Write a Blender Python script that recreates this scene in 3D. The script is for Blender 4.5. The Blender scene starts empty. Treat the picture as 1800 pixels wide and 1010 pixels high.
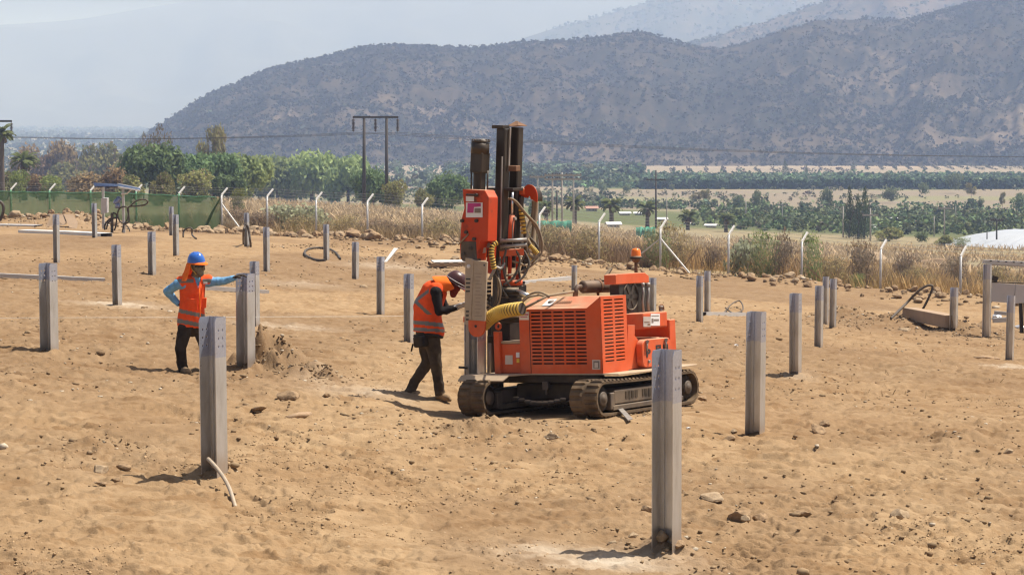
import bpy, bmesh, math, random
import numpy as np
from mathutils import Vector, Matrix, noise as mnoise

scene = bpy.context.scene
COL = scene.collection
R = math.radians

# ------------------------------------------------------------------ camera, sky, sun, exposure
F_PX, CX, CY = 3749.0, 900.0, 505.0           # focal length and centre in photograph pixels (1800 x 1010)
PITCH = math.atan(305.0 / F_PX)               # the horizon lies 305 px above the middle
CAMZ = 3.4
cam_d = bpy.data.cameras.new('camera')
cam = bpy.data.objects.new('camera', cam_d)
COL.objects.link(cam)
cam.location = (0, 0, CAMZ)
cam.rotation_euler = (R(90) - PITCH, 0, 0)
cam_d.sensor_width = 36.0
cam_d.lens = F_PX / 1800.0 * 36.0
cam_d.clip_start = 0.1
cam_d.clip_end = 60000
scene.camera = cam

SUN_EL, SUN_AZ = R(63), R(72)                 # azimuth measured from +Y (away from the camera) towards +X
world = bpy.data.worlds.new('World')
scene.world = world
world.use_nodes = True
wn = world.node_tree
wn.nodes.clear()
w_out = wn.nodes.new('ShaderNodeOutputWorld')
w_bg = wn.nodes.new('ShaderNodeBackground')
w_sky = wn.nodes.new('ShaderNodeTexSky')
w_sky.sky_type = 'NISHITA'
w_sky.sun_disc = False
w_sky.sun_elevation = SUN_EL
w_sky.sun_rotation = SUN_AZ
w_sky.air_density = 1.0
w_sky.dust_density = 4.0
w_sky.ozone_density = 1.0
w_bg.inputs['Strength'].default_value = 0.058
wn.links.new(w_sky.outputs[0], w_bg.inputs['Color'])
wn.links.new(w_bg.outputs[0], w_out.inputs['Surface'])

sun_d = bpy.data.lights.new('sun', 'SUN')
sun_d.energy = 5.0
sun_d.angle = R(0.53)
sun_d.color = (1.0, 0.95, 0.88)
sun = bpy.data.objects.new('sun', sun_d)
COL.objects.link(sun)
_sd = Vector((math.cos(SUN_EL) * math.sin(SUN_AZ), math.cos(SUN_EL) * math.cos(SUN_AZ), math.sin(SUN_EL)))
sun.rotation_euler = _sd.to_track_quat('Z', 'Y').to_euler()
sun.location = (60, 20, 120)

HAZE_DENSITY = 0.000225
scene.view_settings.view_transform = 'Standard'
scene.view_settings.look = 'None'
scene.view_settings.exposure = 0.62
scene.view_settings.gamma = 1.0
scene.view_settings.use_curve_mapping = False
scene.cycles.use_denoising = True
scene.cycles.filter_width = 1.3
scene.cycles.volume_bounces = 1
scene.cycles.use_adaptive_sampling = False
scene.cycles.max_bounces = 8
scene.cycles.transparent_max_bounces = 24
scene.cycles.volume_step_rate = 1.0
# ------------------------------------------------------------------ helpers
_c, _s = math.cos(PITCH), math.sin(PITCH)

def ray(px, py):
    """direction (with y component 1) through a point of the photograph"""
    vx, vz = (px - CX) / F_PX, -(py - CY) / F_PX
    d = (vx, _c + vz * _s, -_s + vz * _c)
    return Vector((d[0] / d[1], 1.0, d[2] / d[1]))

def P(px, py, d):
    """world point seen at px, py at depth d (metres along +Y)"""
    r = ray(px, py)
    return Vector((r.x * d, d, CAMZ + r.z * d))

def tag(o, label=None, cat=None, group=None, kind=None):
    if label: o['label'] = label
    if cat: o['category'] = cat
    if group: o['group'] = group
    if kind: o['kind'] = kind
    return o

def link(o, parent=None):
    COL.objects.link(o)
    if parent is not None:
        o.parent = parent
    return o

def empty(name, loc=(0, 0, 0), rz=0.0):
    o = bpy.data.objects.new(name, None)
    o.location = loc
    o.rotation_euler = (0, 0, rz)
    o.empty_display_size = 0.3
    return link(o)

class MB:
    """collects shapes that become ONE mesh object"""
    def __init__(s):
        s.v, s.f, s.sm, s.mi = [], [], [], []
        s.cur = 0
    def add(s, vs, fs, smooth=False):
        b = len(s.v)
        s.v.extend([tuple(p) for p in vs])
        for f in fs:
            s.f.append([b + i for i in f]); s.sm.append(smooth); s.mi.append(s.cur)
        return s
    def box(s, c, size, M=None, taper=1.0):
        x, y, z = [q / 2 for q in size]
        vs = []
        for k, (a, b, e) in enumerate([(-1,-1,-1),(1,-1,-1),(1,1,-1),(-1,1,-1),(-1,-1,1),(1,-1,1),(1,1,1),(-1,1,1)]):
            t = taper if e > 0 else 1
            p = Vector((a * x * t, b * y * t, e * z))
            if M is not None: p = M @ p
            vs.append(p + Vector(c))
        return s.add(vs, [(3,2,1,0),(4,5,6,7),(0,1,5,4),(1,2,6,5),(2,3,7,6),(3,0,4,7)])
    def bar(s, p0, p1, w, h, up=(0, 0, 1)):
        p0, p1 = Vector(p0), Vector(p1)
        z = (p1 - p0)
        L = z.length
        z.normalize()
        x = z.cross(Vector(up))
        if x.length < 1e-4: x = z.cross(Vector((0, 1, 0)))
        x.normalize()
        y = z.cross(x)
        M = Matrix((x, y, z)).transposed()
        return s.box((p0 + p1) / 2, (w, h, L), M)
    def cyl(s, p0, p1, r0, r1=None, n=16, caps=True, smooth=True):
        p0, p1 = Vector(p0), Vector(p1)
        if r1 is None: r1 = r0
        z = (p1 - p0).normalized()
        x = z.cross(Vector((0, 0, 1)))
        if x.length < 1e-4: x = Vector((1, 0, 0))
        x.normalize(); y = z.cross(x)
        ring = lambda p, r: [p + (x * math.cos(2*math.pi*k/n) + y * math.sin(2*math.pi*k/n)) * r for k in range(n)]
        b = ring(p0, r0); t = ring(p1, r1)
        s.add(b + t, [(k, (k+1) % n, n + (k+1) % n, n + k) for k in range(n)], smooth)
        if caps:
            s.add(b, [tuple(range(n-1, -1, -1))]); s.add(t, [tuple(range(n))])
        return s
    def lathe(s, p, axis, prof, n=20, smooth=True):
        """prof: list of (distance along axis, radius)"""
        p = Vector(p); z = Vector(axis).normalized()
        x = z.cross(Vector((0, 0, 1)))
        if x.length < 1e-4: x = Vector((1, 0, 0))
        x.normalize(); y = z.cross(x)
        vs, fs = [], []
        for h, r in prof:
            for k in range(n):
                a = 2 * math.pi * k / n
                vs.append(p + z * h + (x * math.cos(a) + y * math.sin(a)) * max(r, 1e-4))
        for j in range(len(prof) - 1):
            for k in range(n):
                k2 = (k + 1) % n
                fs.append((j*n+k, j*n+k2, (j+1)*n+k2, (j+1)*n+k))
        return s.add(vs, fs, smooth)
    def tube(s, pts, r, n=8, smooth=True, caps=True):
        pts = [Vector(p) for p in pts]
        m = len(pts)
        rr = r if isinstance(r, (list, tuple)) else [r] * m
        vs, fs = [], []
        prev = None
        for i, p in enumerate(pts):
            t = (pts[min(i+1, m-1)] - pts[max(i-1, 0)])
            if t.length < 1e-9: t = Vector((0, 0, 1))
            t.normalize()
            if prev is None:
                x = t.cross(Vector((0, 0, 1)))
                if x.length < 1e-3: x = t.cross(Vector((1, 0, 0)))
            else:
                x = prev - t * prev.dot(t)
            x.normalize(); prev = x
            y = t.cross(x)
            for k in range(n):
                a = 2*math.pi*k/n
                vs.append(p + (x*math.cos(a) + y*math.sin(a)) * rr[i])
        for i in range(m-1):
            for k in range(n):
                k2 = (k+1) % n
                fs.append((i*n+k, i*n+k2, (i+1)*n+k2, (i+1)*n+k))
        s.add(vs, fs, smooth)
        if caps:
            s.add(vs[:n], [tuple(range(n-1, -1, -1))]); s.add(vs[-n:], [tuple(range(n))])
        return s
    def prism(s, poly, vec, smooth=False):
        """poly: planar loop of 3-D points, extruded by vec"""
        poly = [Vector(p) for p in poly]; vec = Vector(vec); n = len(poly)
        t = [p + vec for p in poly]
        s.add(poly + t, [(k, (k+1) % n, n+(k+1) % n, n+k) for k in range(n)], smooth)
        s.add(poly, [tuple(range(n-1, -1, -1))]); s.add(t, [tuple(range(n))])
        return s
    def build(s, name, mats, parent=None, bevel=0.0, seg=1, local=True, link_it=True, fix=True):
        """world-space shapes; when parent is given they are moved into its local space"""
        me = bpy.data.meshes.new(name)
        me.from_pydata(s.v, [], s.f)
        me.polygons.foreach_set('use_smooth', s.sm)
        if any(s.mi): me.polygons.foreach_set('material_index', s.mi)
        if not isinstance(mats, (list, tuple)): mats = [mats]
        for m in mats: me.materials.append(m)
        if fix or bevel > 0:
            bm = bmesh.new(); bm.from_mesh(me)
            bmesh.ops.remove_doubles(bm, verts=bm.verts, dist=1e-5)
            if bevel > 0:
                es = [e for e in bm.edges if len(e.link_faces) == 2 and e.calc_face_angle(0) > R(35)]
                bmesh.ops.bevel(bm, geom=es, offset=bevel, segments=seg, affect='EDGES', profile=0.5, clamp_overlap=True)
            bmesh.ops.recalc_face_normals(bm, faces=bm.faces)
            bm.to_mesh(me); bm.free()
        o = bpy.data.objects.new(name, me)
        if parent is not None and local:
            me.transform(world_of(parent).inverted())
        if link_it: link(o, parent)
        return o

def world_of(o):
    m = o.matrix_basis.copy()
    while o.parent is not None:
        o = o.parent
        m = o.matrix_basis @ m
    return m

def np_mesh(name, V, Fq, mat, smooth=False, colors=None, parent=None, link_it=True):
    """fast mesh from numpy arrays; Fq (n,3) or (n,4)"""
    me = bpy.data.meshes.new(name)
    n, k = Fq.shape
    me.vertices.add(len(V)); me.vertices.foreach_set('co', np.ascontiguousarray(V, dtype=np.float32).ravel())
    me.loops.add(n * k); me.loops.foreach_set('vertex_index', np.ascontiguousarray(Fq, dtype=np.int32).ravel())
    me.polygons.add(n); me.polygons.foreach_set('loop_start', np.arange(0, n * k, k, dtype=np.int32))
    if smooth: me.polygons.foreach_set('use_smooth', np.ones(n, dtype=bool))
    if colors is not None:
        a = me.color_attributes.new('tint', 'FLOAT_COLOR', 'POINT')
        c4 = np.ones((len(V), 4), dtype=np.float32); c4[:, :3] = colors
        a.data.foreach_set('color', c4.ravel())
    me.update(calc_edges=True); me.validate()
    for m in (mat if isinstance(mat, (list, tuple)) else [mat]): me.materials.append(m)
    o = bpy.data.objects.new(name, me)
    if link_it: link(o, parent)
    return o

def copy_obj(o, parent=None):
    c = o.copy(); COL.objects.link(c); c.parent = parent
    return c

def copy_tree(o, parent=None):
    c = copy_obj(o, parent)
    for ch in list(o.children): copy_tree(ch, c)
    return c

# ------------------------------------------------------------------ noise (numpy)
def _hash(ix, iy, seed):
    h = (ix.astype(np.int64) * 374761393 + iy.astype(np.int64) * 668265263 + seed * 1442695041) & 0xFFFFFFFF
    h = ((h ^ (h >> 13)) * 1274126177) & 0xFFFFFFFF
    h = (h ^ (h >> 16)) & 0xFFFFFFFF
    return h.astype(np.float64) / 4294967295.0

def vnoise(x, y, seed=0):
    x0 = np.floor(x); y0 = np.floor(y)
    fx = x - x0; fy = y - y0
    ux = fx*fx*fx*(fx*(fx*6-15)+10); uy = fy*fy*fy*(fy*(fy*6-15)+10)
    a = _hash(x0, y0, seed); b = _hash(x0+1, y0, seed); c = _hash(x0, y0+1, seed); d = _hash(x0+1, y0+1, seed)
    return (a*(1-ux)+b*ux)*(1-uy) + (c*(1-ux)+d*ux)*uy      # 0..1

def fbm(x, y, seed=0, oct=4, lac=2.03, gain=0.5):
    s = 0; a = 1.0; t = 0
    for k in range(oct):
        s = s + a * (vnoise(x, y, seed + k*17) * 2 - 1); t += a
        x = x * lac + 13.7; y = y * lac - 7.3; a *= gain
    return s / t                                             # -1..1

def ridged(x, y, seed=0, oct=4):
    s = 0; a = 1.0; t = 0
    for k in range(oct):
        s = s + a * (1 - np.abs(vnoise(x, y, seed + k*17) * 2 - 1)); t += a
        x = x * 2.03 + 13.7; y = y * 2.03 - 7.3; a *= 0.5
    return s / t                                             # 0..1

def cell(x, y, seed=0):
    """distance to the nearest jittered cell point and a random value of that cell"""
    x0 = np.floor(x); y0 = np.floor(y)
    best = np.full(np.shape(x), 9.0); val = np.zeros(np.shape(x))
    for i in (-1, 0, 1):
        for j in (-1, 0, 1):
            cx, cy = x0 + i, y0 + j
            px = cx + _hash(cx, cy, seed); py = cy + _hash(cx, cy, seed + 5)
            d = np.hypot(px - x, py - y)
            v = _hash(cx, cy, seed + 9)
            m = d < best
            best = np.where(m, d, best); val = np.where(m, v, val)
    return best, val

def sstep(a, b, x):
    t = np.clip((x - a) / (b - a), 0, 1)
    return t*t*(3-2*t)

# ------------------------------------------------------------------ the lie of the land (heights relative to the lens)
_T = np.array([-.26, -.136, -.043, .07, .173, .26])
_D = [93, 125, 200, 340, 450, 700, 900, 1200, 1600, 2500, 5000, 15000, 40000]
_Z = [[-5.0, -5.35, -6.05, -7.2, -8.0, -8.6],
      [-6.3, -6.7, -7.25, -8.1, -9.2, -9.9],
      [-9.0, -9.3, -10.4, -12.5, -14.0, -14.6],
      [-13.0, -13.3, -14.6, -19.5, -21.0, -21.5],
      [-18.0, -18.0, -19.5, -23.5, -25.0, -25.0],
      [-28.0, -28.0, -28.5, -29.0, -29.0, -29.0],
      [-31.0]*6, [-35.0]*6, [-39.0]*6, [-43.0]*6, [-46.0]*6, [-50.0]*6, [-52.0]*6]
def _fit(d, t):
    return -1.968 - 0.0633*d - 0.0675*t*d + 0.000153*d*d
_Dn = [1, 4, 8, 12, 16, 20, 25, 30, 37, 45, 55, 65]
def _near(d, t):
    k = min(max((d-22)/(37-22), 0), 1); k = k*k*(3-2*k)
    n = np.interp(d, [1, 10, 16, 20, 25, 40], [-3.25, -3.33, -3.38, -3.42, -3.50, -3.75]) - 0.04*t*d
    return n*(1-k) + _fit(d, t)*k
_rows = [[_near(d, t) for t in _T] for d in _Dn] + _Z
_LD = np.log(np.array(_Dn + _D, dtype=float))
_rows = np.array(_rows)
_NL, _NT = 700, 97
_gl = np.linspace(0, math.log(40000), _NL); _gt = np.linspace(_T[0], _T[-1], _NT)
_tab = np.array([np.interp(_gl, _LD, _rows[:, k]) for k in range(len(_T))]).T
_tab = np.array([np.interp(_gt, _T, _tab[i]) for i in range(_NL)])
_k = np.exp(-0.5*(np.arange(-24, 25)/9.0)**2); _k /= _k.sum()
_tab = np.apply_along_axis(lambda c: np.convolve(np.pad(c, 24, mode='edge'), _k, 'valid'), 0, _tab)
_k2 = np.exp(-0.5*(np.arange(-12, 13)/5.0)**2); _k2 /= _k2.sum()
_tab = np.apply_along_axis(lambda c: np.convolve(np.pad(c, 12, mode='edge'), _k2, 'valid'), 1, _tab)

def base_z(x, y):
    x = np.asarray(x, float); y = np.asarray(y, float)
    d = np.maximum(y, 1.0)
    far = np.maximum(np.hypot(x, y) * 0.55, 1.0)
    d = np.maximum(d, np.where(y < far, far, d))
    u = np.clip(np.log(d) / _gl[-1] * (_NL-1), 0, _NL-1.001)
    w = np.clip((x/d - _gt[0]) / (_gt[-1]-_gt[0]) * (_NT-1), 0, _NT-1.001)
    i = u.astype(int); j = w.astype(int); fu = u-i; fw = w-j
    z = (_tab[i, j]*(1-fu)+_tab[i+1, j]*fu)*(1-fw) + (_tab[i, j+1]*(1-fu)+_tab[i+1, j+1]*fu)*fw
    return z + CAMZ

# fence line
FA = np.array([-28.3, 130.0]); FB = np.array([16.1, 93.0])
_fd = (FB-FA)/np.linalg.norm(FB-FA)
def fence_side(x, y):
    """metres beyond the fence line (negative on the building site)"""
    return -( (np.asarray(x)-FA[0])*_fd[1] - (np.asarray(y)-FA[1])*_fd[0] )

MOUNDS = []   # (x, y, radius x, radius y, height, roughness)
TRACKS = []
PADS = []     # (x, y, r0, r1, plane function): ground pressed flat under something heavy

def gz(x, y, detail=True):
    """final height of the ground"""
    x = np.asarray(x, float); y = np.asarray(y, float)
    z = base_z(x, y)
    side = fence_side(x, y)
    site = 1 - sstep(-6, 2, side)
    site = np.where(y < 1, 1.0, site)
    # slow unevenness
    z = z + site * (fbm(x*0.13, y*0.13, 3, 3) * 0.10)
    # bank of loose earth just inside the fence
    bank = np.exp(-((side + 2.6)/1.9)**2)
    z = z + bank * np.clip(0.26 + 0.45*fbm(x*0.16, y*0.16, 41, 2), 0, 1) * (y > 10)
    for mx, my, rx, ry, h, rg in MOUNDS:
        q = ((x-mx)/rx)**2 + ((y-my)/ry)**2
        m = np.exp(-q*1.6)
        z = z + h * m * (1 + rg * fbm(x*5.0, y*5.0, 91, 3)) 
    if detail:
        near = site * (1 - sstep(60, 110, np.hypot(x, y)))
        pat = sstep(0.42, 0.66, vnoise(x*0.33+3, y*0.27+8, 71))       # churned patches against smooth ones
        z = z + near * (fbm(x*0.9, y*0.9, 11, 3)*0.036 + fbm(x*3.1, y*2.6, 23, 3)*0.018*(0.4+1.3*pat))
        # scuffs and scallops: shallow bowls between sharp crests
        wx_ = x + 0.16*fbm(x*2.1, y*2.1, 27, 3); wy_ = y + 0.16*fbm(x*2.3+9, y*2.1, 28, 3)
        dune = sstep(0.30, 0.62, vnoise(x*0.42+1, y*0.42, 73))
        b1, q1 = cell(wx_*3.3, wy_*4.4, 29)
        z = z + near * (b1**1.35 - 0.25) * (0.010 + 0.022*dune) * (0.45 + 0.75*q1) * (1-0.5*pat)
        b2, q2 = cell(wx_*8.5, wy_*9.5, 31)
        z = z + near * (b2**1.3 - 0.25) * 0.016 * (0.4+q2) * (0.35+0.65*vnoise(x*0.8, y*0.8, 75))
        # crusty plates broken into low crisp scarps
        for fx, fy, st, am, sd in ((1.3, 1.5, .020, .075, 81), (3.4, 3.9, .013, .040, 85)):
            kk = fbm(x*fx + .3*fbm(x*3, y*3, sd+2, 2), y*fy, sd, 4)*am/st
            fl = np.floor(kk); fr = kk - fl
            z = z + near * (fl + sstep(0.0, 0.22, fr) - kk*0.55) * st * (0.45 + 1.5*vnoise(x*0.5+7, y*0.4, sd+5))
        # trodden dust: short overlapping ripples, each with a steep little face
        for wl, am, sd in ((0.23, 0.040, 601), (0.13, 0.020, 611)):
            ph = (y + 0.10*x)/wl + 1.3*fbm(x*1.2, y*1.4, sd, 3) + 0.40*fbm(x*3.4, y*4.0, sd+1, 2)
            u = ph - np.floor(ph)
            saw = np.where(u < 0.24, sstep(0, 0.24, u), 1 - (u-0.24)/0.76)
            lat = vnoise(x*2.3 + 7*_hash(np.floor(ph), np.floor(ph)*0, sd), y*0 + np.floor(ph)*3.7, sd+2)
            zone = sstep(.34, .60, vnoise(x*.30+sd, y*.26, sd+3))*(1-.6*pat) + .15
            z = z + near * saw * am * sstep(.30, .75, lat) * zone
        # clods and scuffs
        c1, v1 = cell(x*5.5, y*4.2, 7)
        z = z + near * np.where(v1 > 0.62, np.clip(0.5-c1, 0, 1)**0.7 * 0.05 * (v1-0.5), 0) * (0.35+pat)
        c2, v2 = cell(x*12.0, y*9.5, 19)
        z = z + near * np.where(v2 > 0.6, np.clip(0.5-c2, 0, 1)*0.05*v2, 0) * pat
        # scalloped wind and wheel ripples in the loose dust
        wx = x + 0.5*fbm(x*0.8, y*0.8, 33, 2)
        wy = y + 0.6*fbm(x*0.9+4, y*0.7, 37, 2)
        rp = ridged(wx*1.5, wy*3.4, 53, 3)
        z = z + near * (1-0.7*pat) * (rp-0.62) * 0.07
        z = z + near * fbm(x*8, y*7, 63, 3) * 0.018 * (0.3+1.1*pat)
    if detail:
        for pts, wid in TRACKS:
            for (ax, ay), (bx, by) in zip(pts[:-1], pts[1:]):
                L2 = (bx-ax)**2+(by-ay)**2; t = ((x-ax)*(bx-ax)+(y-ay)*(by-ay))/L2
                off = ((x-ax)*(by-ay)-(y-ay)*(bx-ax))/math.sqrt(L2); s_ = t*math.sqrt(L2)
                k = (1-sstep(wid*.42, wid*.56, np.abs(off)))*(t > 0)*(t <= 1)*sstep(.30, .5, vnoise(x*.6, y*.6, 301))
                z = z + k*(-0.035 + 0.022*np.sin(s_*6.283/0.13 + 3.1*(off > 0)) )
    for mx, my, r0, r1, fn in PADS:
        q = np.hypot(x-mx, y-my)
        k = 1 - sstep(r0, r1, q)
        z = z*(1-k) + k*(fn(x, y) + (0.02*fbm(x*4, y*4, 5, 2) if detail else 0))
    return z

def G(px, py, dmin=5.0, dmax=3000.0):
    """ground point seen at a photograph pixel (smooth ground)"""
    r = ray(px, py)
    lo = dmin
    ds = np.exp(np.linspace(math.log(dmin), math.log(dmax), 4000))
    h = CAMZ + r.z*ds - gz(r.x*ds, ds, False)
    i = np.argmax(h < 0)
    d = ds[i] if h[i] < 0 else dmax
    if i > 0 and h[i] < 0:
        a, b = ds[i-1], ds[i]
        for _ in range(30):
            m = (a+b)/2
            if CAMZ + r.z*m - float(gz(r.x*m, m, False)) < 0: b = m
            else: a = m
        d = (a+b)/2
    return Vector((r.x*d, d, float(gz(r.x*d, d, False))))

def ground_at(x, y):
    return float(gz(x, y))
# ------------------------------------------------------------------ materials
def node_mat(name):
    m = bpy.data.materials.new(name); m.use_nodes = True
    nt = m.node_tree; nt.nodes.clear()
    out = nt.nodes.new('ShaderNodeOutputMaterial')
    b = nt.nodes.new('ShaderNodeBsdfPrincipled')
    nt.links.new(b.outputs[0], out.inputs['Surface'])
    return m, nt, b, out

def N(nt, t, **kw):
    n = nt.nodes.new(t)
    for k, v in kw.items():
        if k.startswith('i_'):
            key = k[2:]
            n.inputs[int(key) if key.isdigit() else key.replace('_', ' ')].default_value = v
        else: setattr(n, k, v)
    return n

def coords(nt, scale=(1, 1, 1)):
    tc = N(nt, 'ShaderNodeTexCoord')
    mp = N(nt, 'ShaderNodeMapping'); mp.inputs['Scale'].default_value = scale
    nt.links.new(tc.outputs['Object'], mp.inputs['Vector'])
    return mp.outputs[0]

def noise_tex(nt, vec, scale, detail=4, rough=0.55, dist=0.0):
    n = N(nt, 'ShaderNodeTexNoise'); n.inputs['Scale'].default_value = scale
    n.inputs['Detail'].default_value = detail; n.inputs['Roughness'].default_value = rough; n.inputs['Distortion'].default_value = dist
    nt.links.new(vec, n.inputs['Vector'])
    return n.outputs['Fac']

def ramp(nt, fac, stops):
    r = N(nt, 'ShaderNodeValToRGB')
    e = r.color_ramp.elements
    while len(e) < len(stops): e.new(0.5)
    for k, (p, c) in enumerate(stops):
        e[k].position = p
        e[k].color = (c, c, c, 1) if not isinstance(c, (tuple, list)) else (*c, 1)
    nt.links.new(fac, r.inputs[0])
    return r.outputs[0]

def mix(nt, fac, a, b, mode='MIX'):
    m = N(nt, 'ShaderNodeMix', data_type='RGBA', blend_type=mode)
    for val, idx in ((a, 6), (b, 7)):
        if isinstance(val, (tuple, list)): m.inputs[idx].default_value = (*val[:3], 1)
        else: nt.links.new(val, m.inputs[idx])
    if isinstance(fac, (int, float)): m.inputs[0].default_value = fac
    else: nt.links.new(fac, m.inputs[0])
    return m.outputs[2]

def bump(nt, b, h, strength=0.3, dist=0.02):
    n = N(nt, 'ShaderNodeBump'); n.inputs['Strength'].default_value = strength; n.inputs['Distance'].default_value = dist
    nt.links.new(h, n.inputs['Height']); nt.links.new(n.outputs[0], b.inputs['Normal'])
    return n

DUST = (0.40, 0.27, 0.15)
def simple(name, col, rough=0.6, metal=0.0, var=0.15, nscale=6.0, dust=0.0, dscale=3.0, bstr=0.0, bscale=40.0, spec=0.5, grime=0.0, stretch=(1, 1, 1)):
    """plain procedural surface: colour variation, dust in patches, dark grime, fine relief"""
    m, nt, b, _ = node_mat(name)
    v = coords(nt, stretch)
    f = noise_tex(nt, v, nscale, 5)
    dark = tuple(c*(1-var) for c in col); lite = tuple(min(1, c*(1+var)) for c in col)
    c = ramp(nt, f, [(0.3, dark), (0.7, lite)])
    if grime > 0:
        g = ramp(nt, noise_tex(nt, v, dscale*1.7, 6, 0.65), [(0.5, 0.0), (0.72, grime)])
        c = mix(nt, g, c, (0.03, 0.025, 0.02))
    if dust > 0:
        g = ramp(nt, noise_tex(nt, v, dscale, 6, 0.6), [(0.38, dust*0.25), (0.68, dust)])
        c = mix(nt, g, c, DUST)
        rr = ramp(nt, g, [(0.0, rough), (1.0, 0.95)]); nt.links.new(rr, b.inputs['Roughness'])
    else:
        b.inputs['Roughness'].default_value = rough
    nt.links.new(c, b.inputs['Base Color'])
    b.inputs['Metallic'].default_value = metal
    b.inputs['Specular IOR Level'].default_value = spec
    if bstr > 0: bump(nt, b, noise_tex(nt, v, bscale, 4), bstr, 0.01)
    return m

def leaf_mat(name, trans=0.35, attr=True, col=(0.06, 0.09, 0.03), lo=1.4, hi=1.95):
    m = bpy.data.materials.new(name); m.use_nodes = True
    nt = m.node_tree; nt.nodes.clear()
    out = N(nt, 'ShaderNodeOutputMaterial')
    d = N(nt, 'ShaderNodeBsdfDiffuse'); t = N(nt, 'ShaderNodeBsdfTranslucent'); mx = N(nt, 'ShaderNodeMixShader')
    mx.inputs[0].default_value = trans
    if attr:
        a = N(nt, 'ShaderNodeVertexColor', layer_name='tint')
        oi = N(nt, 'ShaderNodeObjectInfo')
        hs = N(nt, 'ShaderNodeHueSaturation')
        nt.links.new(a.outputs[0], hs.inputs['Color'])
        mr = N(nt, 'ShaderNodeMapRange'); mr.inputs[3].default_value = lo; mr.inputs[4].default_value = hi
        nt.links.new(oi.outputs['Random'], mr.inputs[0]); nt.links.new(mr.outputs[0], hs.inputs['Value'])
        mr2 = N(nt, 'ShaderNodeMapRange'); mr2.inputs[3].default_value = 0.485; mr2.inputs[4].default_value = 0.51
        nt.links.new(oi.outputs['Random'], mr2.inputs[0]); nt.links.new(mr2.outputs[0], hs.inputs['Hue'])
        src = hs.outputs[0]
        nt.links.new(src, d.inputs[0]); nt.links.new(src, t.inputs[0])
    else:
        d.inputs[0].default_value = (*col, 1); t.inputs[0].default_value = (*col, 1)
    nt.links.new(d.outputs[0], mx.inputs[1]); nt.links.new(t.outputs[0], mx.inputs[2]); nt.links.new(mx.outputs[0], out.inputs[0])
    return m

def ground_mat():
    m, nt, b, _ = node_mat('dry_earth')
    v = coords(nt)
    a = N(nt, 'ShaderNodeVertexColor', layer_name='tint').outputs[0]
    big = noise_tex(nt, v, 0.35, 4, 0.6)
    c = mix(nt, ramp(nt, big, [(0.35, 0.0), (0.7, 0.55)]), a, mix(nt, 1.0, a, (0.80, 0.72, 0.64), 'MULTIPLY'))
    mid = noise_tex(nt, v, 3.2, 6, 0.65)
    c = mix(nt, ramp(nt, mid, [(0.47, 0.0), (0.56, 0.75)]), c, mix(nt, 1.0, c, (1.20, 1.24, 1.28), 'MULTIPLY'))
    crust = noise_tex(nt, coords(nt, (1.0, 1.6, 1.0)), 1.5, 8, 0.7, 0.4)
    c = mix(nt, ramp(nt, crust, [(0.53, 0.0), (0.60, 0.6)]), c, mix(nt, 1.0, c, (0.70, 0.62, 0.54), 'MULTIPLY'))
    fine = noise_tex(nt, v, 26, 5, 0.7)
    c = mix(nt, ramp(nt, fine, [(0.52, 0.0), (0.75, 0.35)]), c, mix(nt, 1.0, c, (0.72, 0.66, 0.6), 'MULTIPLY'))
    # scattered pale grit
    vo = N(nt, 'ShaderNodeTexVoronoi', feature='F1'); vo.inputs['Scale'].default_value = 9.0; vo.inputs['Randomness'].default_value = 1.0
    nt.links.new(v, vo.inputs['Vector'])
    g = ramp(nt, vo.outputs['Distance'], [(0.06, 1.0), (0.10, 0.0)])
    c = mix(nt, mix(nt, 1.0, g, ramp(nt, noise_tex(nt, v, 1.3, 3), [(0.5, 0.0), (0.6, 0.45)]), 'MULTIPLY'), c, (0.50, 0.40, 0.28))
    nt.links.new(c, b.inputs['Base Color'])
    b.inputs['Roughness'].default_value = 1.0
    b.inputs['Specular IOR Level'].default_value = 0.08
    hN = N(nt, 'ShaderNodeMath', operation='ADD')
    nt.links.new(noise_tex(nt, v, 18, 6, 0.7), hN.inputs[0]); nt.links.new(noise_tex(nt, v, 70, 3, 0.6), hN.inputs[1])
    bump(nt, b, hN.outputs[0], 0.5, 0.016)
    return m

def hill_mat(name, bare, scrub, s1, s2, thr=(0.42, 0.58), rockc=(0.34, 0.29, 0.23), rock=0.6, vc=False):
    m, nt, b, _ = node_mat(name)
    v = coords(nt)
    blot = noise_tex(nt, v, s1, 8, 0.62)
    spk = noise_tex(nt, v, s2, 4, 0.6)
    soil = mix(nt, ramp(nt, noise_tex(nt, v, s1*0.6, 6, 0.6, 0.6), [(0.52, 0.0), (0.68, rock)]), bare, rockc)
    if vc:
        va = N(nt, 'ShaderNodeVertexColor', layer_name='tint')
        msk = N(nt, 'ShaderNodeSeparateColor'); nt.links.new(va.outputs[0], msk.inputs[0])
        mk2 = N(nt, 'ShaderNodeMath', operation='MULTIPLY', use_clamp=True); nt.links.new(msk.outputs[0], mk2.inputs[0]); nt.links.new(ramp(nt, noise_tex(nt, v, 0.05, 6, 0.7), [(0.35, 0.25), (0.6, 1.0)]), mk2.inputs[1])
        soil = mix(nt, mk2.outputs[0], soil, rockc)
    k = N(nt, 'ShaderNodeMath', operation='ADD'); nt.links.new(blot, k.inputs[0])
    k2 = N(nt, 'ShaderNodeMath', operation='MULTIPLY_ADD'); k2.inputs[1].default_value = 0.55; k2.inputs[2].default_value = -0.27
    nt.links.new(spk, k2.inputs[0]); nt.links.new(k2.outputs[0], k.inputs[1])
    c = mix(nt, ramp(nt, k.outputs[0], [(thr[0], 1.0), (thr[1], 0.0)]), soil, scrub)
    nt.links.new(c, b.inputs['Base Color'])
    b.inputs['Roughness'].default_value = 1.0; b.inputs['Specular IOR Level'].default_value = 0.0
    return m

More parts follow.
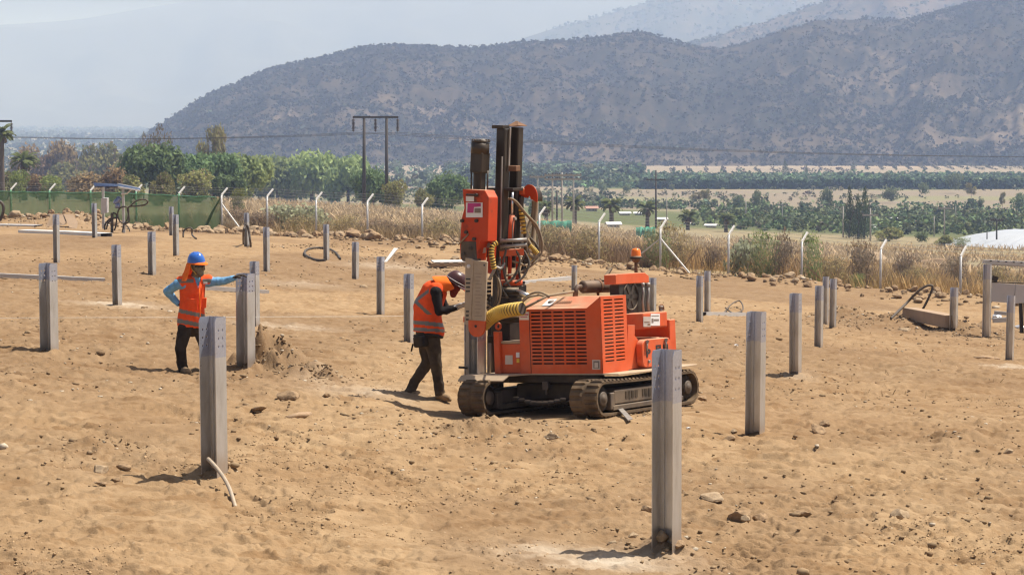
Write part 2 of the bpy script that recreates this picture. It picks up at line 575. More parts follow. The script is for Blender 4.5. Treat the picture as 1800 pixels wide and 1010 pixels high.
M = {}
M['ground'] = ground_mat()
M['hill'] = hill_mat('scrub_hillside', (0.058, 0.046, 0.034), (0.030, 0.028, 0.021), 0.012, 0.11, rockc=(0.27, 0.21, 0.165), rock=0.30, vc=True)
M['hill2'] = hill_mat('scrub_ridge', (0.10, 0.075, 0.055), (0.04, 0.038, 0.028), 0.008, 0.07, rockc=(0.14, 0.11, 0.085), rock=0.3)
M['hill3'] = hill_mat('wooded_mountain', (0.08, 0.07, 0.055), (0.04, 0.045, 0.032), 0.006, 0.05, rockc=(0.11, 0.095, 0.075), rock=0.2)
M['mount'] = hill_mat('far_mountain', (0.07, 0.068, 0.06), (0.06, 0.06, 0.055), 0.0015, 0.01, rockc=(0.08, 0.075, 0.065), rock=0.1)
M['leaf'] = leaf_mat('foliage')
M['grass'] = leaf_mat('dry_grass', 0.25, lo=1.4, hi=1.4)
# ------------------------------------------------------------------ machine frame (needed for the pressed ground under it)
ALPHA = R(35)
MO = P(1040, 737, 24.6)
_L = Vector((math.sin(ALPHA), math.cos(ALPHA), -0.035)).normalized()
_S = Vector((-math.cos(ALPHA), math.sin(ALPHA), -0.07)); _S = (_S - _L*_S.dot(_L)).normalized()
_U = _L.cross(_S)
MMAT = Matrix.Translation(MO) @ Matrix((_L, _S, _U)).transposed().to_4x4()
_mc = MMAT @ Vector((1.0, 0.94, 0))
PADS.append((_mc.x, _mc.y, 1.45, 2.6, lambda x, y: MO.z - 0.015 - ((x-MO.x)*_U.x + (y-MO.y)*_U.y)/_U.z))
def mound(px, py, w_px, depth, h, rg=0.6):
    p = G(px, py); s = p.y / F_PX
    MOUNDS.append((p.x, p.y, w_px*s, depth, h, rg))
_saved = PADS[:]; PADS.clear()
for a in [(462, 656, 70, 0.6, 0.34, .9), (525, 663, 75, 0.6, 0.21, .9), (575, 664, 34, 0.35, 0.12, .9), (850, 765, 110, 0.4, 0.13, .9), (930, 752, 100, 0.35, 0.16, .9), (1110, 737, 60, 0.35, 0.13, .9),
          (700, 735, 90, 0.8, 0.08), (385, 838, 50, 0.4, 0.10, .9), (1175, 968, 55, 0.3, 0.12, .8), (1490, 560, 60, 1.2, 0.32), (1600, 572, 80, 1.2, 0.38), (1560, 575, 90, 1.5, 0.25),
          (1700, 590, 60, 1.0, 0.3), (600, 440, 70, 3.0, 0.3), (730, 465, 80, 3.0, 0.35), (840, 480, 60, 2.5, 0.25), (930, 480, 80, 2.0, 0.3),
          (1420, 668, 70, 0.8, 0.12), (1680, 785, 80, 0.9, 0.10), (110, 395, 90, 4, 0.45), (330, 395, 60, 3, 0.25), (170, 790, 50, 0.5, 0.08), (1210, 700, 40, 0.4, 0.1)]:
    mound(*a)
_tr = []
for path in ([(1010, 1008), (800, 905), (600, 805), (420, 745), (250, 715)], [(640, 1008), (470, 915), (330, 830), (190, 770), (60, 740)],
             [(1300, 700), (1480, 690), (1700, 700), (1900, 720)], [(1260, 720), (1480, 716), (1720, 735), (1950, 765)], [(1260, 1010), (1400, 900), (1600, 840), (1900, 800)]):
    _tr.append(([(G(a, b).x, G(a, b).y) for a, b in path], 0.38))
TRACKS.extend(_tr); PADS.extend(_saved)

# ------------------------------------------------------------------ ground: one sheet from under the camera to the horizon
TD = (0.285, 0.192, 0.107)      # ochre dust of the site
def zone_tint(x, y):
    n = len(x)
    c = np.empty((n, 3)); c[:] = TD
    side = fence_side(x, y)
    r = np.hypot(x, y)
    w1 = fbm(x*0.05, y*0.05, 101, 3)
    def put(col, m):
        m = np.clip(m, 0, 1)[:, None]
        c[:] = c*(1-m) + np.array(col)*m
    # browner disturbed soil to the right, grey spoil where piles were drilled
    put((0.215, 0.138, 0.076), 0.75*sstep(0.05, 0.13, x/np.maximum(y, 1)+0.05*w1)*sstep(19, 26, y)*(1-sstep(50, 62, y))*(.45+.55*vnoise(x*.35, y*.22, 135)))
    put((0.195, 0.127, 0.072), 0.75*sstep(.40, .66, vnoise(x*.17+3, y*.10, 137))*sstep(20, 28, y))
    put((0.205, 0.134, 0.076), 0.6*sstep(.50, .72, vnoise(x*.55+3, y*.5, 139))*(1-sstep(20, 28, y)))
    put((0.24, 0.16, 0.09), 0.7*sstep(0.5, 0.8, vnoise(x*0.4, y*0.3, 131))*sstep(-.2, .3, w1))
    for px, py, rx, ry, k in GREY:
        q = ((x-px)/rx)**2 + ((y-py)/ry)**2
        put((0.40, 0.33, 0.25), k*np.exp(-q*1.3)*(0.55+0.7*vnoise(x*6, y*5, 77)))
    for mx, my, rx, ry, h, rg in MOUNDS:
        q = ((x-mx)/rx)**2 + ((y-my)/ry)**2
        put((0.20, 0.13, 0.073), 0.75*np.exp(-q*1.1)*min(1, h/.15)*(.5+.6*vnoise(x*3, y*3, 177)))
    far = sstep(-1.0, 1.5, side + 1.2*w1) * (y > 20)
    gsoil = np.array((0.27, 0.20, 0.11))
    put(gsoil, far)
    w2 = fbm(x*0.012, y*0.012, 105, 4)
    put((0.24, 0.20, 0.12), far*sstep(150, 230, r+40*w1))
    # pale dirt track below the pepper trees
    t = x/np.maximum(y, 1)
    yt = 352 + 120*(t+0.09)
    put((0.42, 0.33, 0.22), far*np.exp(-((y-yt)/9)**2)*(t > -0.16)*(t < -0.02)*1.0)
    dd = y + 40*w2
    put((0.10, 0.115, 0.05), sstep(395, 425, dd)*(1-sstep(560, 610, dd+30*w1)))
    put((0.21, 0.175, 0.13), sstep(590, 620, dd)*(1-sstep(860, 880, y)))
    put((0.20, 0.19, 0.11), sstep(590, 620, dd)*(1-sstep(860, 880, y))*sstep(.05, .4, fbm(x*0.02, y*0.03, 109, 4)))
    put((0.09, 0.11, 0.045), sstep(878, 884, y)*(1-sstep(1150, 1230, y + 40*w2)))
    put((0.24, 0.20, 0.15), sstep(1190, 1240, y+30*w2)*(1-sstep(1700, 1900, y)))
    put((0.34, 0.26, 0.19), sstep(1190, 1240, y)*(1-sstep(1700, 1900, y))*sstep(0.1, 0.5, fbm(x*0.004, y*0.012, 113, 3)))
    # left of the machine the pale field reaches further down the valley
    put((0.24, 0.20, 0.155), sstep(-0.075, -0.06, t)*(1-sstep(.03, .045, t))*sstep(840, 900, y)*(1-sstep(1700, 1900, y)))
    put((0.16, 0.15, 0.10), sstep(1900, 2400, r))
    put((0.30, 0.26, 0.20), sstep(2200, 2600, r)*sstep(.25, .5, fbm(x*0.0012, y*0.0006, 119, 3)))
    return c

GREY = []
for px, py, w, d, k in [(1050, 985, 170, 0.5, 0.9), (215, 538, 90, 1.0, 0.9), (640, 690, 110, 0.9, 0.55), (560, 655, 60, 0.6, 0.5), (500, 577, 90, 1.3, 0.7), (1790, 648, 80, 0.9, 0.8),
                        (1400, 660, 40, 0.5, 0.4), (440, 385, 70, 4, 0.6), (230, 395, 120, 4, 0.5), (520, 500, 80, 2, 0.4), (690, 470, 90, 2.5, 0.6), (860, 560, 50, 1, 0.4)]:
    p = G(px, py); GREY.append((p.x, p.y, w*p.y/F_PX, d, k))

def build_ground():
    a_f = np.linspace(-0.30, 0.30, 610)
    a_w1 = np.linspace(0.30, 0.9, 26)[1:]; a_w2 = np.linspace(0.9, math.pi, 14)[1:-1]
    ang = np.concatenate([-a_w2[::-1], -a_w1[::-1], a_f, a_w1, a_w2])
    ang = np.concatenate([[-math.pi + 1e-9], ang])           # closes on itself
    r1 = 0.5*np.exp(np.linspace(0, math.log(11/0.5), 30))[:-1]
    r2 = [11.0]
    while r2[-1] < 130:
        r = r2[-1]
        r2.append(r + max(0.020, min(0.5, 0.78*r*r/(2.9+0.045*r)/2133)))
    r3 = np.exp(np.linspace(math.log(r2[-1]), math.log(16000), 210))[1:]
    rad = np.concatenate([r1, r2, r3])
    A, Rr = np.meshgrid(ang, rad)
    x = (np.sin(A)*Rr).ravel(); y = (np.cos(A)*Rr).ravel()
    z = gz(x, y)
    nA, nR = len(ang), len(rad)
    i = np.arange(nR-1)[:, None]*nA; j = np.arange(nA)[None, :]; j2 = (j+1) % nA
    q = np.stack([i+j, i+j2, i+nA+j2, i+nA+j], -1).reshape(-1, 4)
    V = np.stack([x, y, z], 1)
    # centre cap
    V = np.vstack([V, [[0, 0, float(gz(0, 0))]]])
    cols = np.vstack([zone_tint(x, y), [TD]])
    o = np_mesh('ground', V, q[:, ::-1], M['ground'], smooth=True, colors=cols)
    tag(o, kind='structure')
    return o
ground = build_ground()

# ------------------------------------------------------------------ hills
def crest(pts):
    xs = np.array([p[0] for p in pts], float); ys = np.array([p[1] for p in pts], float)
    tt = (xs-CX)/F_PX/_c
    el = np.array([ray(a, b).z for a, b in pts])
    return tt, el

def rock_mask(x, y, z):
    t = x/y
    a = fbm(x*.0050, (y*.35+z*1.2)*.0050, 401, 4)
    b = sstep(.10, .42, a)
    px_ = CX + t*F_PX
    b = b + 1.0*np.exp(-((px_-748-(z-40)*.35)/42)**2)*sstep(-.25, .2, fbm(x*.012, y*.006+z*.012, 405, 4))
    b = b + .7*np.exp(-((px_-1690)/90)**2)*(z < 25)*sstep(-.2, .3, fbm(x*.012, z*.02, 407, 3))
    return np.clip(b, 0, 1)*.26

def build_hill(name, mat, pts, r0, rc, r1, base, seed, nt=420, nr=150, rough=1.0, gully=0.010):
    tt, el = crest(pts)
    t = np.linspace(tt[0], tt[-1], nt)
    e = np.interp(t, tt, el)
    k = np.exp(-0.5*(np.arange(-6, 7)/2.2)**2); k /= k.sum()
    e = np.convolve(np.pad(e, 6, mode='edge'), k, 'valid')
    rr = np.concatenate([np.linspace(r0, rc, int(nr*0.75)), np.linspace(rc, r1, nr-int(nr*0.75)+1)[1:]])
    T, RR = np.meshgrid(t, rr)
    E, _ = np.meshgrid(e, rr)
    # run-up warps with the gullies so that spurs and ravines come down the slope
    s = np.clip((RR-r0)/(rc-r0), 0, 1)
    gx, gy = T*rc, RR
    g = ridged(gx*gully, gy*gully*0.45, seed, 4) - 0.55
    g2 = fbm(gx*gully*4, gy*gully*4, seed+31, 3)
    prof = sstep(0, 1, s)*0.45 + s*0.55
    top = E*rc - base
    h = top*prof + rough*top*0.9*np.clip(4*s*(1-s), 0, 1)*(g*0.42 + g2*0.06)
    h = h + np.where(s >= 1, -(RR-rc)/(r1-rc)*top*0.9, 0)
    h = h + rough*2.2*g2*np.clip(s*4, 0, 1)
    z = base + np.where(s < 0.02, -6, 0) + h + CAMZ
    y = RR; x = T*RR
    n2, n1 = T.shape
    i = np.arange(n2-1)[:, None]*n1; j = np.arange(n1-1)[None, :]
    q = np.stack([i+j, i+j+1, i+n1+j+1, i+n1+j], -1).reshape(-1, 4)
    V = np.stack([x.ravel(), y.ravel(), z.ravel()], 1)
    mk = rock_mask(x.ravel(), y.ravel(), z.ravel())
    o = np_mesh(name, V, q, mat, smooth=True, colors=np.repeat(mk[:, None], 3, 1))
    tag(o, kind='structure')
    return o, (x, y, z)

hill, HG = build_hill('hill', M['hill'],
    [(225, 262), (262, 238), (290, 218), (305, 210), (330, 195), (365, 173), (400, 155), (440, 138), (480, 122), (520, 112), (560, 104), (620, 89), (660, 84), (690, 82), (740, 86), (780, 84), (840, 84), (890, 80),
     (940, 74), (1000, 75), (1060, 67), (1085, 62), (1112, 62), (1150, 68), (1200, 79), (1250, 88), (1290, 82), (1340, 67), (1400, 50), (1440, 38), (1500, 33), (1600, 33), (1640, 20), (1700, 6), (1750, -6), (1850, -25),
     (2000, -50), (2200, -60), (2500, -20), (2900, 60), (3300, 150), (3600, 230)], 1560, 2350, 2900, -43, 7, nt=700, nr=170)
hill2, HG2 = build_hill('ridge', M['hill2'],
    [(1050, 130), (1150, 100), (1215, 77), (1250, 66), (1290, 52), (1340, 40), (1400, 18), (1450, 2), (1500, -12), (1600, -30), (1750, -40), (2000, -40), (2500, -40), (3200, 60), (3800, 220)], 2700, 3600, 4300, -30, 19, nt=380, nr=90, gully=0.007)
hill3, HG3 = build_hill('mountain', M['hill3'],
    [(560, 240), (700, 170), (800, 122), (890, 79), (950, 57), (1000, 43), (1060, 28), (1110, 12), (1150, 0), (1250, -18), (1400, -35), (1700, -45), (2200, -45), (2800, -20), (3600, 220)], 4600, 5800, 6800, -40, 29, nt=320, nr=80, gully=0.004)
mount, HG4 = build_hill('mountain', M['mount'],
    [(-1800, 215), (-1200, 130), (-700, 85), (-300, 58), (-100, 48), (0, 45), (60, 40), (130, 38), (180, 30), (260, 14), (330, 5), (400, -6), (480, -16), (560, -22), (700, -34), (900, -45), (1200, -40), (1600, -30), (2200, 40), (3000, 200)], 6500, 9000, 10400, -46, 43, nt=260, nr=60, gully=0.0012)

# ------------------------------------------------------------------ haze: a closed box of thin even air round the whole scene
hz = MB().box((0, 0, 190), (33000, 33000, 600))
hm = bpy.data.materials.new('haze'); hm.use_nodes = True
hn = hm.node_tree; hn.nodes.clear()
ho = N(hn, 'ShaderNodeOutputMaterial'); hv = N(hn, 'ShaderNodeVolumePrincipled')
hv.inputs['Color'].default_value = (0.47, 0.62, 1.0, 1)
hv.inputs['Absorption Color'].default_value = (0.86, 0.92, 1.0, 1)
hv.inputs['Density'].default_value = HAZE_DENSITY
hv.inputs['Anisotropy'].default_value = 0.15
hn.links.new(hv.outputs[0], ho.inputs['Volume'])
haze = hz.build('haze', hm)
tag(haze, 'thin pale summer haze filling the valley air', kind='stuff')
# ------------------------------------------------------------------ sheet with holes
def sheet(xs, ys, skip, to3, thick, mb, holes=()):
    """grid of cells xs by ys (2-D lines) without the cells in skip, made solid; holes: {(i, j): radius} round holes in a cell"""
    pts, fs, idx = [], [], {}
    def vid(x, y):
        k = (round(x, 5), round(y, 5))
        if k not in idx: idx[k] = len(pts); pts.append((x, y))
        return idx[k]
    hd = dict(holes)
    for i in range(len(xs)-1):
        for j in range(len(ys)-1):
            if (i, j) in skip: continue
            x0, x1, y0, y1 = xs[i], xs[i+1], ys[j], ys[j+1]
            if (i, j) in hd:
                r = hd[(i, j)]; cx, cy = (x0+x1)/2, (y0+y1)/2
                oc = [vid(cx+r*math.cos(a*math.pi/4), cy+r*math.sin(a*math.pi/4)) for a in range(8)]
                c = [vid(x1, y0), vid(x1, y1), vid(x0, y1), vid(x0, y0)]
                for k in range(4):       # corner k sits at -45, 45, 135, 225 degrees
                    a0 = (2*k-2) % 8
                    fs.append([oc[(a0+0) % 8], c[k], oc[(a0+1) % 8]])
                    fs.append([oc[(a0+1) % 8], c[k], oc[(a0+2) % 8]])
                    fs.append([oc[(a0+2) % 8], c[k], c[(k+1) % 4]])
            else:
                fs.append([vid(x0, y0), vid(x1, y0), vid(x1, y1), vid(x0, y1)])
    from collections import Counter
    ec = Counter()
    for f in fs:
        for a in range(len(f)): ec[frozenset((f[a], f[(a+1) % len(f)]))] += 1
    n = len(pts)
    vs = [to3(x, y, 0) for x, y in pts] + [to3(x, y, thick) for x, y in pts]
    out = [tuple(f) for f in fs] + [tuple(n+i for i in reversed(f)) for f in fs]
    for f in fs:
        for a in range(len(f)):
            p, q = f[a], f[(a+1) % len(f)]
            if ec[frozenset((p, q))] == 1: out.append((q, p, n+p, n+q))
    mb.add(vs, out)

# ------------------------------------------------------------------ steel piles
def pile_mat():
    m, nt, b, _ = node_mat('galvanised_steel')
    v = coords(nt)
    tc = N(nt, 'ShaderNodeTexCoord'); sx = N(nt, 'ShaderNodeSeparateXYZ'); nt.links.new(tc.outputs['Object'], sx.inputs[0])
    oi = N(nt, 'ShaderNodeObjectInfo')
    # the gripped head is still clean; below the line rolling dirt, water stains and a first bloom of rust
    th = N(nt, 'ShaderNodeMath', operation='MULTIPLY_ADD'); th.inputs[1].default_value = 0.10; th.inputs[2].default_value = 0.955
    nt.links.new(oi.outputs['Random'], th.inputs[0])
    gt = N(nt, 'ShaderNodeMath', operation='LESS_THAN'); nt.links.new(sx.outputs[2], gt.inputs[0]); nt.links.new(th.outputs[0], gt.inputs[1])
    vs = coords(nt, (2.2, 2.2, 0.7))
    streak = noise_tex(nt, vs, 3.0, 6, 0.6)
    spang = noise_tex(nt, v, 60, 3, 0.5)
    zinc = ramp(nt, spang, [(0.3, (0.42, 0.44, 0.52)), (0.7, (0.52, 0.54, 0.61))])
    dirty = ramp(nt, streak, [(0.25, (0.42, 0.385, 0.34)), (0.5, (0.58, 0.57, 0.55)), (0.75, (0.70, 0.70, 0.71))])
    c = mix(nt, gt.outputs[0], zinc, dirty)
    band = noise_tex(nt, coords(nt, (0.3, 0.3, 22)), 3.0, 3, 0.6)
    c = mix(nt, ramp(nt, band, [(0.60, 0.0), (0.75, 0.10)]), c, (0.20, 0.18, 0.15))
    base = N(nt, 'ShaderNodeMapRange'); base.inputs[1].default_value = 0.0; base.inputs[2].default_value = 0.16; base.inputs[3].default_value = 0.8; base.inputs[4].default_value = 0.0
    nt.links.new(sx.outputs[2], base.inputs[0])
    bn = N(nt, 'ShaderNodeMath', operation='MULTIPLY'); nt.links.new(base.outputs[0], bn.inputs[0]); nt.links.new(noise_tex(nt, v, 9, 4), bn.inputs[1])
    c = mix(nt, bn.outputs[0], c, DUST)
    nt.links.new(c, b.inputs['Base Color'])
    b.inputs['Metallic'].default_value = 0.7
    nt.links.new(ramp(nt, streak, [(0.3, 0.40), (0.7, 0.26)]), b.inputs['Roughness'])
    bump(nt, b, streak, 0.12, 0.004)
    return m
M['pile'] = pile_mat()

def pile_mesh():
    """open channel: web at the back (y=0), two flanges of 0.19 towards -y, free corners cut, six bolt holes near the top; 1.3 m above ground, 0.4 below"""
    W, Lf, t, z0, z1 = 0.21, 0.175, 0.007, -0.4, 1.3
    mb = MB()
    # web with a shallow rolled groove beside each flange
    prof = [(-W/2+t, 0), (-W/2+0.028, 0), (-W/2+0.031, -0.009), (-W/2+0.046, -0.009), (-W/2+0.052, 0), (W/2-0.052, 0), (W/2-0.046, -0.009), (W/2-0.031, -0.009), (W/2-0.028, 0), (W/2-t, 0)]
    loop = [(x, y, z0) for x, y in prof] + [(x, y+t*0.8, z0) for x, y in reversed(prof)]
    mb.prism(loop, (0, 0, z1-z0))
    zs = sorted([z0, z1-0.275, z1-0.235, z1-0.195, z1-0.155, z1-0.115, z1-0.075, z1-0.035, z1-0.03, z1])
    zs = [z0, z1-0.275, z1-0.225, z1-0.205, z1-0.155, z1-0.135, z1-0.085, z1-0.03, z1]
    xs = [0, 0.03, 0.08, 0.095, 0.145, 0.15, Lf]
    holes = {(i, j): 0.0125 for i in (1, 3) for j in (1, 3, 5)}
    for sx in (-1, 1):
        x0 = sx*W/2
        def to3(a, z, th, x0=x0, sx=sx):
            # cut corner: the last strip shortens towards the top
            if a > 0.16 and z > z1-0.001: a, z = 0.153, z1
            return (x0 - sx*th, t - a, z)
        sheet(xs, zs, set(), to3, t, mb, holes)
    return mb
_pm = pile_mesh()
_po = _pm.build('steel_pile', M['pile'], bevel=0.0, link_it=False)
PILE_ROT = R(-30)
PILES = [  # centre px, base px, top px, section scale, label
    (1170, 958, 614, 1.0, 'nearest steel pile, open channel with bolt holes, stones heaped at its foot'),
    (378, 828, 556, 1.0, 'steel pile in the left foreground with a bent rod leaning at its base'),
    (1325, 766, 547, 1.0, 'steel pile with cut top corners standing right of the tracked machine'),
    (433, 640, 480, 1.05, 'steel pile the worker in the blue helmet rests his hand on'),
    (449, 578, 459, 0.72, 'steel pile just behind the one under the gloved hand of the worker'),
    (88, 623, 462, 1.05, 'wide steel pile at the far left with cut top corners'),
    (207, 539, 430, 0.80, 'rust streaked steel pile left of the worker in the blue helmet'),
    (100, 462, 377, 0.83, 'steel pile in front of the long white beam at left'),
    (167, 418, 357, 0.92, 'steel pile partly hiding the grey control box on its stand'),
    (268, 485, 407, 0.93, 'thin steel pile up the slope behind the worker in the blue helmet'),
    (302, 414, 363, 0.95, 'farther of the two steel piles standing close by the green screen'),
    (310, 450, 377, 0.90, 'nearer of the two steel piles standing close by the green screen'),
    (434, 434, 374, 0.92, 'steel pile with a black hose arched over it near the white fence brace'),
    (469, 477, 399, 0.85, 'steel pile halfway between the braced fence corner and the worker'),
    (574, 458, 394, 0.93, 'steel pile rising from the coiled black hose'),
    (625, 494, 425, 0.90, 'steel pile between the hose coil and the pile with the white bracket'),
    (669, 553, 451, 0.75, 'steel pile with a white bracket sticking up from its top'),
    (719, 603, 481, 0.74, 'steel pile directly behind the bending worker'),
    (1397, 658, 515, 0.86, 'steel pile with clods at its foot, second from the machine on the right'),
    (1438, 614, 502, 0.80, 'steel pile with a clean dark head in the right middle distance'),
    (1450, 573, 486, 0.75, 'left one of the two far piles close together at right'),
    (1463, 578, 490, 0.78, 'right one of the two far piles close together at right'),
    (1229, 569, 485, 0.75, 'nearer pile of the pair behind the machine'),
    (1243, 551, 476, 0.80, 'farther pile of the pair behind the machine'),
    (1147, 552, 488, 0.80, 'steel pile half hidden behind the black radiator of the machine'),
    (1009, 512, 466, 0.80, 'steel pile half hidden behind the exhaust silencer of the machine'),
    (1675, 580, 505, 0.95, 'steel pile beside the brown boulder at right'),
    (1773, 637, 519, 0.80, 'steel pile at the right edge casting a short dark shadow'),
]
random.seed(4)
pile_objs = []
for k, (px, by, ty, sc, lab) in enumerate(PILES):
    p = G(px, by)
    h = (by-ty)*p.y/F_PX*1.0
    o = _po if k == 0 else _po.copy()
    link(o)
    s2 = sc*0.88
    p.x += 0.044*s2
    o.location = (p.x, p.y, ground_at(p.x, p.y) - 0.01)
    top = P(px, ty, p.y).z
    o.scale = (s2, s2, (top - o.location.z)/1.3)
    o.rotation_euler = (random.uniform(-.006, .006), random.uniform(-.008, .008), PILE_ROT + random.uniform(-.05, .05))
    tag(o, lab, 'steel pile', 'steel piles driven into the ground')
    pile_objs.append(o)

# ------------------------------------------------------------------ rocks
M['rock'] = simple('rock', (0.20, 0.135, 0.085), 0.95, var=0.35, nscale=5, dust=0.65, dscale=4, bstr=0.5, bscale=14, spec=0.1)
M['rock2'] = simple('pale_rock', (0.30, 0.225, 0.15), 0.95, var=0.3, nscale=6, dust=0.4, dscale=4, bstr=0.5, bscale=14, spec=0.1)
def rock_mesh(seed, sub=2, flat=0.65):
    bm = bmesh.new(); bmesh.ops.create_icosphere(bm, subdivisions=sub, radius=0.5)
    rnd = random.Random(seed)
    ax = Vector((rnd.uniform(0.85, 1.35), rnd.uniform(0.75, 1.1), flat*rnd.uniform(0.8, 1.25)))
    cuts = [(Vector((rnd.uniform(-1, 1), rnd.uniform(-1, 1), rnd.uniform(-.6, 1))).normalized(), rnd.uniform(0.26, 0.42)) for _ in range(11)]
    for v in bm.verts:
        p = v.co.copy()
        for n, d in cuts:
            e = p.dot(n) - d
            if e > 0: p -= n*e*0.92
        p *= 1 + 0.10*mnoise.noise(p*4 + Vector((seed*3.1, 0, 0)))
        v.co = Vector((p.x*ax.x, p.y*ax.y, p.z*ax.z))*1.15
    me = bpy.data.meshes.new('rock'); bm.to_mesh(me); bm.free()
    return me
ROCKS = [rock_mesh(k, 2) for k in range(9)]
for k, me in enumerate(ROCKS): me.materials.append(M['rock'] if k % 3 else M['rock2'])
ROCKS_HI = [rock_mesh(40+k, 3) for k in range(5)]
for k, me in enumerate(ROCKS_HI): me.materials.append(M['rock2'] if k % 2 else M['rock'])
_rr = random.Random(12)
def rock(x, y, size, label, group=None, hi=False, name='rock', sink=0.12, sz=None, me=None):
    me = me or _rr.choice(ROCKS_HI if hi else ROCKS)
    o = bpy.data.objects.new(name, me); link(o)
    s = size
    o.scale = (s, s*_rr.uniform(.85, 1.1), (sz or s)*_rr.uniform(.9, 1.15))
    o.location = (x, y, ground_at(x, y) + 0.5*0.65*(sz or s)*(1-2*sink)*0.8)
    o.rotation_euler = (_rr.uniform(-.35, .35), _rr.uniform(-.35, .35), _rr.uniform(0, 6.28))
    tag(o, label, 'rock', group)
    return o
def rock_px(px, py, wpx, label, group=None, hi=True, flat=1.0, sink=0.15):
    p = G(px, py); s = wpx*p.y/F_PX
    return rock(p.x, p.y, s*0.9, label, group, hi, sz=s*0.9*flat, sink=sink)

for a in [(968, 773, 34, 'angular rock on the dust in front of the tracks'), (1583, 912, 42, 'lone rounded brown stone in the right foreground'),
          (1302, 918, 46, 'larger rock of the small cluster in the right foreground'), (1312, 924, 24, 'small pale stone touching the cluster in the right foreground'), (1336, 916, 26, 'small flat stone at the right end of the foreground cluster'),
          (1253, 884, 44, 'flat slab of stone right of the nearest pile', None, True, 0.5), (1410, 902, 36, 'half buried pale stone right of the foreground cluster', None, True, 0.5),
          (507, 703, 44, 'pale block of broken concrete near the bent stick'), (573, 700, 18, 'upright pale stone by the grey spoil'), (592, 703, 18, 'small grey stone beside the upright pale stone', None, True, .7),
          (453, 722, 40, 'flat brown stone right of the left foreground pile', None, True, .45),
          (176, 838, 38, 'left clod of the pair left of the foreground pile'), (205, 856, 24, 'round dark clod left of the foreground pile'), (178, 864, 30, 'flat pale stone below the clods at left', None, True, .5), (217, 836, 26, 'small clod between the dark clod and the left foreground pile'),
          (1163, 958, 32, 'upright stone leaning on the front of the nearest pile', None, True, 1.25), (1194, 966, 26, 'stone wedged right of the nearest pile'), (1212, 966, 22, 'small brown stone right of the nearest pile'), (1150, 948, 22, 'stone between the flanges of the nearest pile'),
          (1113, 950, 26, 'stone left of the nearest pile'), (1077, 956, 18, 'little stone in the shadow left of the nearest pile'), (1137, 902, 22, 'grey stone half hidden left of the nearest pile', None, True, 1.1),
          (1279, 777, 28, 'flat brown stone left of the pile right of the machine', None, True, .7), (1291, 762, 16, 'stone in the shadow of the pile right of the machine'),
          (1437, 762, 36, 'pale broken rock right of the pile with cut corners', None, True, .8), (1450, 757, 20, 'brown stone behind the pale broken rock'),
          (1772, 800, 22, 'stone at the right edge of the dug patch'), (1791, 808, 16, 'dark little stone at the right edge of the picture'),
          (1208, 700, 40, 'dark clod behind the rear end of the near track', None, True, .8), (1231, 702, 26, 'dark wedge of earth beside the rear of the near track'),
          (1727, 576, 27, 'large brown boulder beside the far pile at right'), (1601, 575, 0.1, 'x'), (1590, 583, 29, 'reddish boulder on the spoil heap at right', None, True, .6),
          (950, 452, 27, 'dark grey boulder behind the hoses of the machine'), (1000, 440, 30, 'large pale boulder in the grass behind the machine', None, True, .8), (1036, 462, 22, 'dark boulder at the foot of the fence behind the machine'),
          (880, 500, 0.1, 'x'), (798, 458, 20, 'dark boulder on the bank left of the mast'), (1550, 462, 54, 'long grey boulder lying in the grass behind the fence', None, True, .7), (1640, 470, 60, 'broad pale rock outcrop in the dry grass at right', None, True, .6),
          (1140, 470, 34, 'grey boulder behind the amber beacon'), (1480, 660, 0.1, 'x'), (890, 380, 0.1, 'x'), (640, 508, 16, 'pale triangular stone right of the short far pile'), (720, 790, 0.1, 'x')]:
    if a[2] < 1: continue
    rock_px(*a)

# rubble heaped along the foot of the fence: every stone its own object
_rf = random.Random(77)
def rubble(n, s0, s1, lab, grp, smin, smax):
    for k in range(n):
        t = _rf.uniform(s0, s1)
        q = FA + (FB-FA)*t
        nrm = np.array([_fd[1], -_fd[0]])
        off = _rf.gauss(2.6, 1.0)
        x, y = q + nrm*off*1.0
        if fence_side(x, y) > -0.3: x, y = q + nrm*1.5
        rock(float(x), float(y), _rf.uniform(smin, smax)*(1.6 if _rf.random() < .15 else 1), lab, grp, False, sink=0.05)
rubble(90, -0.02, 0.30, 'rubble stone in the low bank below the green screen', 'stones banked below the green screen', .18, .45)
rubble(130, 0.30, 0.68, 'brown stone heaped along the wire fence left of the machine', 'stones heaped along the fence left of the machine', .2, .5)
rubble(100, 0.68, 1.12, 'brown stone scattered along the fence right of the machine', 'stones along the fence right of the machine', .18, .42)

def fence_rubble():
    rng = np.random.default_rng(15); n = 2600
    t = rng.uniform(-.05, 1.15, n); q = FA[None]+(FB-FA)[None]*t[:, None]; off = rng.normal(2.7, 1.3, n)
    x = q[:, 0]+_fd[1]*off; y = q[:, 1]-_fd[0]*off
    k = (fence_side(x, y) < -.4) & (vnoise(x*.5, y*.5, 215) > .36); x, y = x[k], y[k]
    return x, y, (.07+.20*rng.random(len(x))**2.2)
